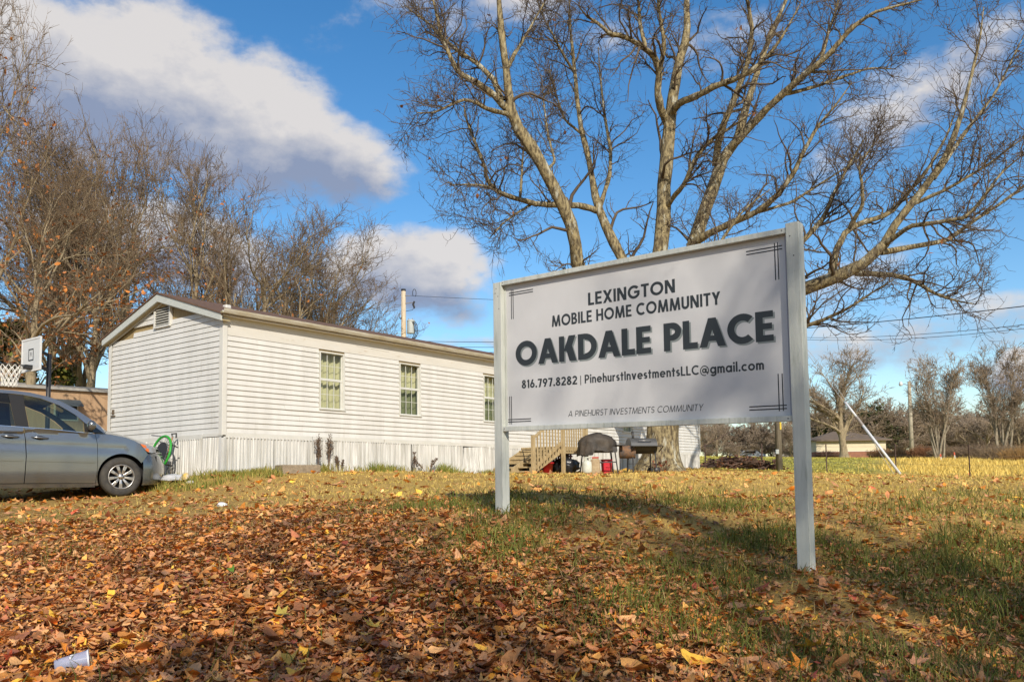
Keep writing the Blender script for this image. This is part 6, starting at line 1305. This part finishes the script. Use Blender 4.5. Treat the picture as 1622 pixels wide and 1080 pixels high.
def make_tan():
    a, b = gpt(-60, 25.4), gpt(235, 29.4); d = (b - a); d.z = 0; L = d.length; ang = math.atan2(d.y, d.x); t = empty('tan_mobile_home', a, ang); zt = at(100, 617, 27.2).z - a.z
    tan = mat('tan_panel', (.42, .275, .155), .7, (.36, .23, .13), scale=2, stretch=(6, 6, .5)); gr = mat('grey_metal_roof', (.27, .26, .235), .6, (.36, .34, .30), scale=5, dirt=((.15, .14, .11), 4, .58, .75)); dk = mat('tan_window', (.03, .035, .04), .2)
    mb = MB(); mb.box(0, 0, .5, L, 3.6, zt); mb.build('wall', tan, t); mb = MB(); mb.box(.03, .05, -.1, L - .03, 3.5, .5); mb.build('skirting', mat('tan_skirting', (.33, .22, .13), .8), t)
    n = int(L / .41)
    for i in range(n): mb = MB(); mb.box(i * .41 + .39, -.008, .5, i * .41 + .41, -.0005, zt - .01); mb.build('panel_batten', tan, t)
    mb = MB(); mb.add([(-.15, -.12, zt), (L + .15, -.12, zt), (L + .15, 1.8, zt + .20), (-.15, 1.8, zt + .20), (-.15, -.12, zt + .09), (L + .15, -.12, zt + .09), (L + .15, 1.8, zt + .36), (-.15, 1.8, zt + .36), (-.15, 3.72, zt), (L + .15, 3.72, zt), (-.15, 3.72, zt + .09), (L + .15, 3.72, zt + .09)], [(0, 1, 2, 3), (4, 5, 6, 7), (0, 1, 5, 4), (3, 2, 9, 8), (7, 6, 11, 10), (8, 9, 11, 10), (0, 4, 7, 3), (3, 7, 10, 8), (1, 5, 6, 2), (2, 6, 11, 9)]); mb.build('roof', gr, t)
    wx = 2.5; mb = MB(); mb.box(wx, -.03, zt - 1.0, wx + .75, .02, zt - .45); w = mb.build('window', mat('tan_win_frame', (.5, .48, .42), .5), t); mb = MB(); mb.box(wx + .05, -.035, zt - .96, wx + .70, -.031, zt - .49); mb.build('pane', dk, w)
    mb = MB(); mb.add([(wx - .05, -.02, zt - .30), (wx + .80, -.02, zt - .30), (wx + .80, -.40, zt - .52), (wx - .05, -.40, zt - .52), (wx - .05, -.02, zt - .32), (wx + .80, -.02, zt - .32), (wx + .80, -.40, zt - .54), (wx - .05, -.40, zt - .54)], [(0, 1, 2, 3), (7, 6, 5, 4), (0, 4, 5, 1), (1, 5, 6, 2), (2, 6, 7, 3), (3, 7, 4, 0)]); mb.build('awning', mat('awning_dark', (.06, .08, .09), .5), w)
    tag(t, 'tan mobile home with flat grey roof behind the van', 'mobile home')
make_tan()

POLEWOOD = mat('pole_wood', (.62, .53, .38), .9, (.45, .36, .25), scale=5, stretch=(4, 4, .4), spec=.15); POLEGREY = mat('pole_grey', (.24, .21, .16), .9, (.16, .135, .10), scale=5, stretch=(4, 4, .4), spec=.15); CAN = mat('transformer_grey', (.46, .49, .47), .5); WIRE = mat('wire_black', (.018, .018, .02), .6); PORC = mat('insulator', (.25, .24, .24), .3)
def wire(a, b, sag, r, label, group='overhead wires'):
    a, b = Vector(a), Vector(b); pts = [a + (b - a) * s - Vector((0, 0, sag * 4 * s * (1 - s))) for s in [i / 24 for i in range(25)]]
    mb = MB(); mb.tube(pts, r, 5); o = mb.build('overhead_wire', WIRE, None, smooth=True); tag(o, label, 'wire', group)
def make_poles():
    g = gpt(640, 46); t = empty('transformer_pole', g); top = at(640.5, 458, 46); h = top.z - g.z; Z = lambda py: at(640, py, 46).z - g.z
    mb = MB(); mb.tube([(0, 0, -.3), (0, 0, h * .5), (0, 0, h - .12)], [.19, .16, .125], 14); mb.build('pole_shaft', POLEWOOD, t, smooth=True); mb = MB(); mb.tube([(0, 0, h - .118), (0, 0, h)], .13, 14); mb.build('pole_cap', WIRE, t)
    for py, ln in ((468.5, .40), (481, .62)): mb = MB(); mb.tube([(.10, -.05, Z(py)), (ln, -.10, Z(py) - .03 if ln < .5 else Z(py) + .05)], [.03, .022], 8); mb.build('insulator_arm', PORC, t)
    mb = MB(); mb.tube([(.62 + .10 * math.cos(q), -.10, Z(465) + .22 * math.sin(q)) for q in [i * math.pi / 6 - 1.2 for i in range(11)]], .018, 6); mb.build('jumper_loop', WIRE, t, smooth=True)
    mb = MB(); mb.tube([(.62, -.10, Z(478)), (.55, -.10, Z(483)), (.62, -.10, Z(488)), (.60, -.1, Z(489.5))], [.05, .06, .05, .02], 8); mb.build('fuse_cutout', WIRE, t)
    mb = MB(); mb.tube([(.60, -.10, Z(488)), (.50, -.1, Z(492)), (.15, -.12, Z(493.5))], .016, 6); mb.build('lead_wire', WIRE, t, smooth=True)
    cz = Z(519); ch = Z(508.5) - Z(529); mb = MB(); mb.lathe([(.0001, 0), (.20, 0), (.21, .03), (.21, ch - .06), (.225, ch - .05), (.225, ch - .01), (.12, ch + .06), (.0001, ch + .07)], 24, org=(.42, -.12, Z(529))); o = mb.build('transformer_can', CAN, t, smooth=True); sharp(o.data, 40)
    for x in (.30, .52): mb = MB(); mb.tube([(x, -.15, Z(508)), (x, -.15, Z(505))], [.035, .02], 8); mb.build('bushing', PORC, t)
    for k, x in enumerate((.50, .58, .66)): mb = MB(); mb.tube([(x, -.30, Z(511)), (x + .12, -.30, Z(516)), (x + .16, -.28, Z(529)), (x + .02, -.25, Z(537)), (x - .3, -.1, Z(541))], .022, 6); mb.build('service_lead', WIRE, t, smooth=True)
    mb = MB(); mb.box(-.17, -.10, Z(506), -.08, .05, Z(503)); mb.tube([(-.17, -.05, Z(496)), (-.24, -.05, Z(499)), (-.22, -.05, Z(505))], .018, 6); mb.build('ground_clamp', WIRE, t)
    tag(t, 'wooden utility pole with grey transformer rising behind the brown roof', 'utility pole')
    # second pole, mostly behind the sign
    q = gpt(1235, 37); t2 = empty('utility_pole', q); zt = at(1235, 476, 37).z - q.z
    mb = MB(); mb.tube([(0, 0, -.3), (0, 0, zt * .5), (0, 0, zt)], [.15, .135, .11], 14); mb.build('pole_shaft', POLEGREY, t2, smooth=True); mb = MB(); mb.box(-.20, -.22, at(1228, 719, 37).z - q.z, -.06, -.12, at(1228, 712, 37).z - q.z); mb.build('meter_box', CAN, t2, bevel=.01); mb = MB(); mb.box(.03, -.16, at(0, 692, 37).z - q.z - .1, .10, -.135, at(0, 684, 37).z - q.z); mb.build('marker_tag', mat('tag_yellow', (.6, .42, .02), .5), t2)
    tag(t2, 'grey wooden utility pole standing behind the sign, right of the maple', 'utility pole')
    P1 = lambda py: Vector((q.x, q.y, at(1235, py, 37).z)); P0 = lambda dx, py: Vector((g.x + dx, g.y - .1, at(640, py, 46).z))
    wire(P0(.4, 469), P1(484), .12, .011, 'topmost thin wire running right from the transformer pole')
    for i, (py, e) in enumerate(((540, 524), (548, 533), (556, 541))): wire(P0(.1, py), P1(e), .25, .014, ('upper', 'middle', 'lowest')[i] + ' of three wires low above the far roof end beside the sign')
    wire(P1(523), at(1790, 464, 23), .10, .016, 'upper wire sloping to the right picture edge below the maple limb')
    for i, (py, e, s) in enumerate(((533, 492, .3), (535, 497, .36))): wire(P1(py), at(1790, e, 23), s, .009, ('upper', 'lower')[i] + ' of two thin wires below the thick wire at right')
    # guy wire with white guard
    G = gpt(1427, 34); Tp = P1(490); t3 = empty('guy_wire', G); d = Tp - G; mb = MB(); mb.tube([(0, 0, -.1), d], .010, 6); mb.build('strand', STEEL, t3); mb = MB(); mb.tube([d * .0 + Vector((-.15, .1, -.1)), d * .55 + Vector((.12, 0, .1)), d], .008, 6); mb.build('second_strand', STEEL, t3)
    wg = mat('guy_guard', (.58, .60, .62), .4); mb = MB(); mb.tube([d * .002, d * .30], .055, 10); mb.build('guard', wg, t3, smooth=True); mb = MB(); mb.tube([d * .31, d * .415], .05, 10); mb.build('guard', wg, t3, smooth=True); mb = MB(); mb.tube([d * .28, d * .33], .062, 10); mb.build('guard_collar', mat('guard_collar', (.25, .22, .2), .6), t3)
    tag(t3, 'slanting guy wire with white plastic guard in the field at right', 'guy wire')
    # street lamp
    b = gpt(1446, 90); t4 = empty('street_lamp', b); tp = at(1440, 604, 90) - b; mb = MB(); mb.tube([(0, 0, -.3), tp * .5, tp], [.24, .20, .17], 12); mb.build('pole_shaft', mat('lamp_pole', (.45, .40, .30), .9, (.34, .30, .22), scale=3, stretch=(4, 4, .4)), t4, smooth=True)
    mb = MB(); mb.tube([tp + Vector((0, 0, -.5)), tp + Vector((-.5, 0, -.28)), tp + Vector((-.85, 0, -.35))], .035, 6); mb.build('arm', STEEL, t4); mb = MB(); mb.lathe([(.10, .28), (.16, .20), (.20, 0), (.17, -.16), (.0001, -.2)], 14, org=tuple(tp + Vector((-.92, 0, -.30)))); mb.build('lamp_head', mat('lamp_head', (.62, .63, .62), .4), t4, smooth=True)
    tag(t4, 'wooden street lamp pole beside the far brick house', 'street lamp')
make_poles()
def make_fence():
    rust = mat('fence_post_rust', (.10, .055, .04), .85, (.06, .04, .03), scale=9); prev = None; tops = []
    names = ['leftmost rusty fence post, just past the end of the white home', 'rusty fence post right of the brush pile', 'rusty fence post left of the guy wire', 'rusty fence post behind the guy wire foot', 'rusty fence post in the golden grass, farthest right']
    for i, (px, Y, py) in enumerate(((1118, 40, 702), (1208, 38, 702), (1310, 36, 703), (1420, 34.3, 702), (1537, 31.7, 704))):
        g = gpt(px, Y); top = at(px, py, Y).z - g.z; t = empty('fence_post', g, .2 * i); mb = MB(); mb.prism([(-.03, -.004), (.03, -.004), (.03, .004), (.004, .004), (.004, .035), (-.004, .035), (-.004, .004), (-.03, .004)], -.2, top); mb.build('post_bar', rust, t)
        for k in range(5): mb = MB(); mb.box(-.012, -.014, .25 + k * .2, .012, -.0045, .275 + k * .2); mb.build('stud', rust, t)
        tag(t, names[i], 'fence post', 'wire fence posts'); tops.append((g, top))
    for k, f in enumerate((.35, .62, .9)):
        mb = MB(); mb.tube([g + Vector((0, -.02, top * f)) for g, top in tops] + [gpt(1680, 29) + Vector((0, 0, 1.2 * f))], .005, 4); o = mb.build('fence_wire', mat('fence_wire_m', (.16, .14, .12), .6), None); tag(o, ('lowest', 'middle', 'top')[k] + ' strand of the rusty wire fence at right', 'wire', 'fence wires')
    g, top = tops[0]; a = g + Vector((.1, 0, top - .05)); b = a + Vector((1.9, .3, .95)); mb = MB(); mb.tube([a - Vector((.9, 0, .5)), a, b], .022, 6); o = mb.build('brace_rod', rust, None); tag(o, 'slanting rusty rod fixed to the leftmost fence post', 'rod')
    # brush pile
    r = np.random.default_rng(31); g = gpt(1165, 38.2); t = empty('brush_pile', g); n = 260; A = r.uniform(-1, 1, n); P = np.zeros((n, 5, 3)); s = np.linspace(-.5, .5, 5)
    for i in range(n):
        hh = max(.05, .52 * (1 - A[i] ** 2)) * r.random(); yaw = r.normal(0, .5); L = r.uniform(.4, 1.5); P[i, :, 0] = A[i] * 1.7 + s * L * math.cos(yaw); P[i, :, 1] = r.normal(0, .3) + s * L * math.sin(yaw); P[i, :, 2] = hh + s * L * r.normal(0, .22) + .06 * np.cos(s * 5)
    P[:, :, 2] = np.maximum(P[:, :, 2], -.02); R = r.uniform(.008, .03, (n, 1)) * np.linspace(1, .5, 5); V, Q = tubes(P, R, 5); o = link('branches', np_mesh('branches', V, Q), mat('brush_brown', (.10, .06, .042), .9, (.16, .10, .07), scale=3), t); o['kind'] = 'stuff'
    o = link('dead_leaves', hanging_leaves(P, 900, .09, r, [(.16, .075, .045), (.10, .05, .035), (.22, .10, .05)]), DRYLEAF, t); o['kind'] = 'stuff'; tag(t, 'low brown brush pile between the white home and the fence', 'brush pile')
    # marker stakes
    for (px, Y, y0, lb) in ((1492, 62, 719, 'white and orange marker stake in the golden grass, the nearer one'), (1514, 70, 716, 'white and orange marker stake behind the nearer one')):
        g = gpt(px, Y); h = at(px, y0, Y).z - g.z; t = empty('marker_stake', g); mb = MB(); mb.tube([(0, 0, -.1), (-.03, 0, h * .62)], .055, 8); mb.build('stake', mat('stake_white', (.65, .62, .58), .6), t); mb = MB(); mb.tube([(-.03, 0, h * .621), (-.05, 0, h)], .058, 8); mb.build('stake_top', mat('stake_orange', (.60, .12, .06), .6), t); tag(t, lb, 'stake', 'marker stakes')
make_fence()
def make_far():
    g = gpt(1352, 104); t = empty('brick_house', g, math.radians(-4)); sx = 104 / FPX; W2, D = 108 * sx, 8.0; h = 28.5 * sx; x0 = -56 * sx
    br = mat('house_brick', (.32, .14, .085), .85, (.24, .10, .06), scale=3); sid = mat('cream_siding', (.66, .58, .40), .6, (.60, .52, .36), scale=1, stretch=(1, 1, 9)); rf = mat('house_shingle', (.17, .125, .085), .9, (.13, .095, .065), scale=3); wt = mat('house_white', (.6, .58, .5), .6)
    mb = MB(); mb.box(x0, 0, -.5, x0 + W2, D, h * .36); mb.build('brick_base', br, t); mb = MB(); mb.box(x0 + .02, .02, h * .36, x0 + W2 - .02, D - .02, h); mb.build('wall', sid, t); mb = MB(); mb.box(x0 + .0, -.03, h * .34, x0 + W2, .0, h * .38); mb.build('belt_course', wt, t)
    e = .55; X0, X1, Y0, Y1 = x0 - e, x0 + W2 + e, -e, D + e; zr = h + 1.25; mb = MB(); mb.add([(X0, Y0, h), (X1, Y0, h), (X1, Y1, h), (X0, Y1, h), (X0 + 3.9, D / 2, zr), (X1 - 3.9, D / 2, zr)], [(3, 2, 1, 0), (0, 1, 5, 4), (1, 2, 5), (2, 3, 4, 5), (3, 0, 4)]); mb.build('roof', rf, t); mb = MB(); mb.box(X0, Y0 - .02, h - .16, X1, Y0, h + .02); mb.build('fascia', mat('house_fascia', (.14, .10, .07), .7), t)
    mb = MB(); mb.box(x0 + W2 - .01, .8, -.5, x0 + W2 + .03, 1.7, h * .85); mb.build('door', wt, t); mb = MB(); mb.box(x0 + W2 - 1.2, -.03, 0, x0 + W2 - 1.0, .0, h); mb.build('downpipe', wt, t)
    tag(t, 'small far house of cream siding over red brick under a hip roof', 'house')
    # shrubs and rusty undergrowth by the far pole and under the many stemmed trees
    r = np.random.default_rng(41)
    for i, (px, Y, w, hh, col, lb) in enumerate(((1462, 86, 2.4, 1.5, (.24, .11, .05), 'rusty brown bush at the foot of the street lamp'), (1395, 100, 2.6, 1.3, (.30, .17, .08), 'dry brown bush at the right corner of the brick house'), (1600, 68, 4.5, 1.7, (.24, .17, .10), 'grey brown scrub below the right edge trees'), (1555, 78, 4.5, 1.8, (.20, .14, .09), 'brown thicket between the two many stemmed trees'), (1505, 84, 3.5, 1.4, (.22, .15, .09), 'low thicket under the pale many stemmed tree'), (1312, 101, 2.4, 1.0, (.26, .14, .09), 'low reddish shrub against the brick house wall'), (1632, 60, 3.5, 1.5, (.34, .20, .07), 'orange brown bush cut by the right picture edge'), (1425, 96, 3.0, 1.2, (.32, .19, .09), 'tawny grass clump behind the street lamp'))):
        g = gpt(px, Y); t = empty('bush', g); n = 500; P = np.zeros((n, 5, 3)); a = r.uniform(0, 6.28, n); s = np.linspace(0, 1, 5); rad = np.sqrt(r.random(n)); L = hh * r.uniform(.5, 1.05, n) * (1 - .4 * rad)
        P[:, :, 0] = (np.cos(a) * rad)[:, None] * w * (.35 + .3 * s); P[:, :, 1] = (np.sin(a) * rad)[:, None] * w * .5 * (.35 + .3 * s); P[:, :, 2] = L[:, None] * s - .1
        P += r.normal(0, .05, P.shape); V, Q = tubes(P, np.full((n, 5), .022) * (1 - .6 * s), 3); link('stems', np_mesh('stems', V, Q), mat('bush_%d' % i, col, .9, tuple(c * .65 for c in col), scale=1.5), t)['kind'] = 'stuff'
        P2, R2 = spawn(P, np.full((n, 5), .02), 4, r, 3, .3, 1, (20, 70), (.15, .5), .8, up=.3, minr=.012); link('twigs', joinmesh('twigs', [tubes(P2, R2, 3)], False), mat('bush_%d' % i, col), t)['kind'] = 'stuff'; tag(t, lb, 'bush')
    # far cars and a grey board fence on the skyline left of the pole
    g = gpt(1265, 135); t = empty('board_fence', g); gm = mat('grey_boards', (.30, .28, .25), .9)
    for i in range(16): mb = MB(); mb.box(-4.0 + i * .5, 0, -.2, -3.52 + i * .5, .05, 1.9); mb.build('board', gm, t)
    mb = MB(); mb.box(-4, .05, .5, 4, .12, .62); mb.build('rail', gm, t); tag(t, 'grey board fence on the skyline behind the utility pole', 'fence')
    for (px, Y, col, lb) in ((1190, 128, (.30, .34, .40), 'pale blue car parked far off on the skyline'), (1178, 131, (.55, .55, .55), 'white car parked far off beside the pale blue one')):
        g = gpt(px, Y, .0); t = empty('distant_car', g); prof = [(-2.1, .35), (2.1, .35), (2.15, .75), (1.3, .9), (.7, 1.4), (-1.1, 1.42), (-1.9, .95), (-2.15, .85)]; mb = MB(); mb.prism(prof, -.85, .85, 'y'); mb.build('body', mat('car_%d' % px, col, .3, coat=.5), t, bevel=.08); mb = MB(); mb.prism([(.6, .95), (.45, 1.32), (-1.0, 1.34), (-1.5, .98)], -.87, .87, 'y'); mb.build('windows', mat('car_glass', (.02, .02, .025), .1), t)
        for x in (-1.3, 1.35):
            for y in (-.8, .8): w = MB(); w.lathe([(.0001, -.1), (.32, -.1), (.33, 0), (.32, .1), (.0001, .1)], 16, axis='y'); o = w.build('wheel', BLACK, t, smooth=True); o.location = (x, y, .32)
        tag(t, lb, 'car', 'far parked cars')
make_far()

def ground_hit(px, py):
    y = 1.5
    while y < 60:
        p = at(px, py, y)
        if p.z <= h1(p.x, p.y): break
        y += .02
    return at(px, py, y)
def make_litter():
    # plastic cup lying in the leaves
    p = ground_hit(113, 1070); t = empty('plastic_cup', (p.x, p.y, h1(p.x, p.y))); q = ground_hit(150, 1064); d = Vector((q.x - p.x, q.y - p.y, 0)).normalized()
    ang = math.atan2(d.y, d.x); cup = bpy.data.materials.new('cup_plastic'); cup.use_nodes = True; nt = cup.node_tree; b = nt.nodes['Principled BSDF']; b.inputs['Base Color'].default_value = (.42, .46, .62, 1); b.inputs['Roughness'].default_value = .2; b.inputs['Alpha'].default_value = .62
    redm = mat('cup_syrup', (.35, .01, .05), .3); wm = mat('cup_print', (.7, .7, .72), .5); L = .155
    T = Matrix.Rotation(ang, 4, 'Z') @ Matrix.Rotation(math.radians(-7), 4, 'Y'); f = lambda v: T @ Vector(v) + Vector((0, 0, .062))
    def cone(prof, n=28, a0=0, a1=360):
        mb = MB(); vs = []; fs = []; k = n + 1
        for (x, r) in prof:
            for i in range(k): q_ = math.radians(a0 + (a1 - a0) * i / n); vs.append(f((x, r * math.cos(q_), r * math.sin(q_))))
        for j in range(len(prof) - 1):
            for i in range(n): fs.append((j * k + i, j * k + i + 1, (j + 1) * k + i + 1, (j + 1) * k + i))
        mb.add(vs, fs); return mb
    cone([(-L / 2, .001), (-L / 2, .029), (-L * .30, .034), (L * .2, .043), (L / 2, .048)]).build('cup_wall', cup, t, smooth=True); cone([(L / 2 - .004, .0475), (L / 2 + .003, .0515), (L / 2 + .005, .049), (L / 2, .047)]).build('cup_rim', wm, t, smooth=True)
    cone([(L * .10, .0395), (L * .46, .0455)], 10, 190, 262).build('syrup_stain', redm, t, smooth=True); cone([(L * -.02, .0412), (L * .10, .0432)], 6, 100, 116).build('print_mark', wm, t, smooth=True); cone([(-L * .04, .0408), (L * .0, .0418)], 6, 122, 142).build('print_mark', wm, t, smooth=True)
    t.scale = (.86,) * 3; tag(t, 'crushed clear plastic cup with red inside lying in the leaves', 'cup')
    for (px, py, s, lb, m, nm) in ((352, 802, (.06, .045, .03), 'small white scrap of paper on the leafy drive before the home', mat('paper_white', (.72, .72, .74), .6), 'paper_scrap'),):
        p = ground_hit(px, py); t = empty(nm, (p.x, p.y, h1(p.x, p.y))); blob('crumple', m, t, (0, 0, s[2] * .8), s, 12, 3, .35, freq=2.5, creases=.3); tag(t, lb, 'paper')
    # a few leaves that stand out
    def leaf(px, py, col, size, lb, k=0):
        p = ground_hit(px, py); V, T = leaf_templates(12, True, 2)[k]; me = np_mesh('fallen_leaf', V, T); a = me.attributes.new('Col', 'FLOAT_COLOR', 'FACE'); a.data.foreach_set('color', np.tile(np.r_[col, 1], len(T)).astype(np.float32)); o = link('fallen_leaf', me, LEAF_M); o.location = (p.x, p.y, h1(p.x, p.y) + .06); o.scale = (size,) * 3; o.rotation_euler = (.5, .1, px * .1); tag(o, lb, 'leaf')
    leaf(362, 938, (.42, .03, .05), .05, 'single crimson leaf left of centre among the brown leaves', 1); leaf(366, 915, (.10, .20, .02), .045, 'single green leaf just behind the crimson leaf', 5); leaf(1290, 1045, (.62, .40, .05), .085, 'large yellow leaf at the bottom right below the right post', 0); leaf(445, 990, (.48, .38, .08), .06, 'yellow oak leaf near the bottom centre left', 3)
make_litter()
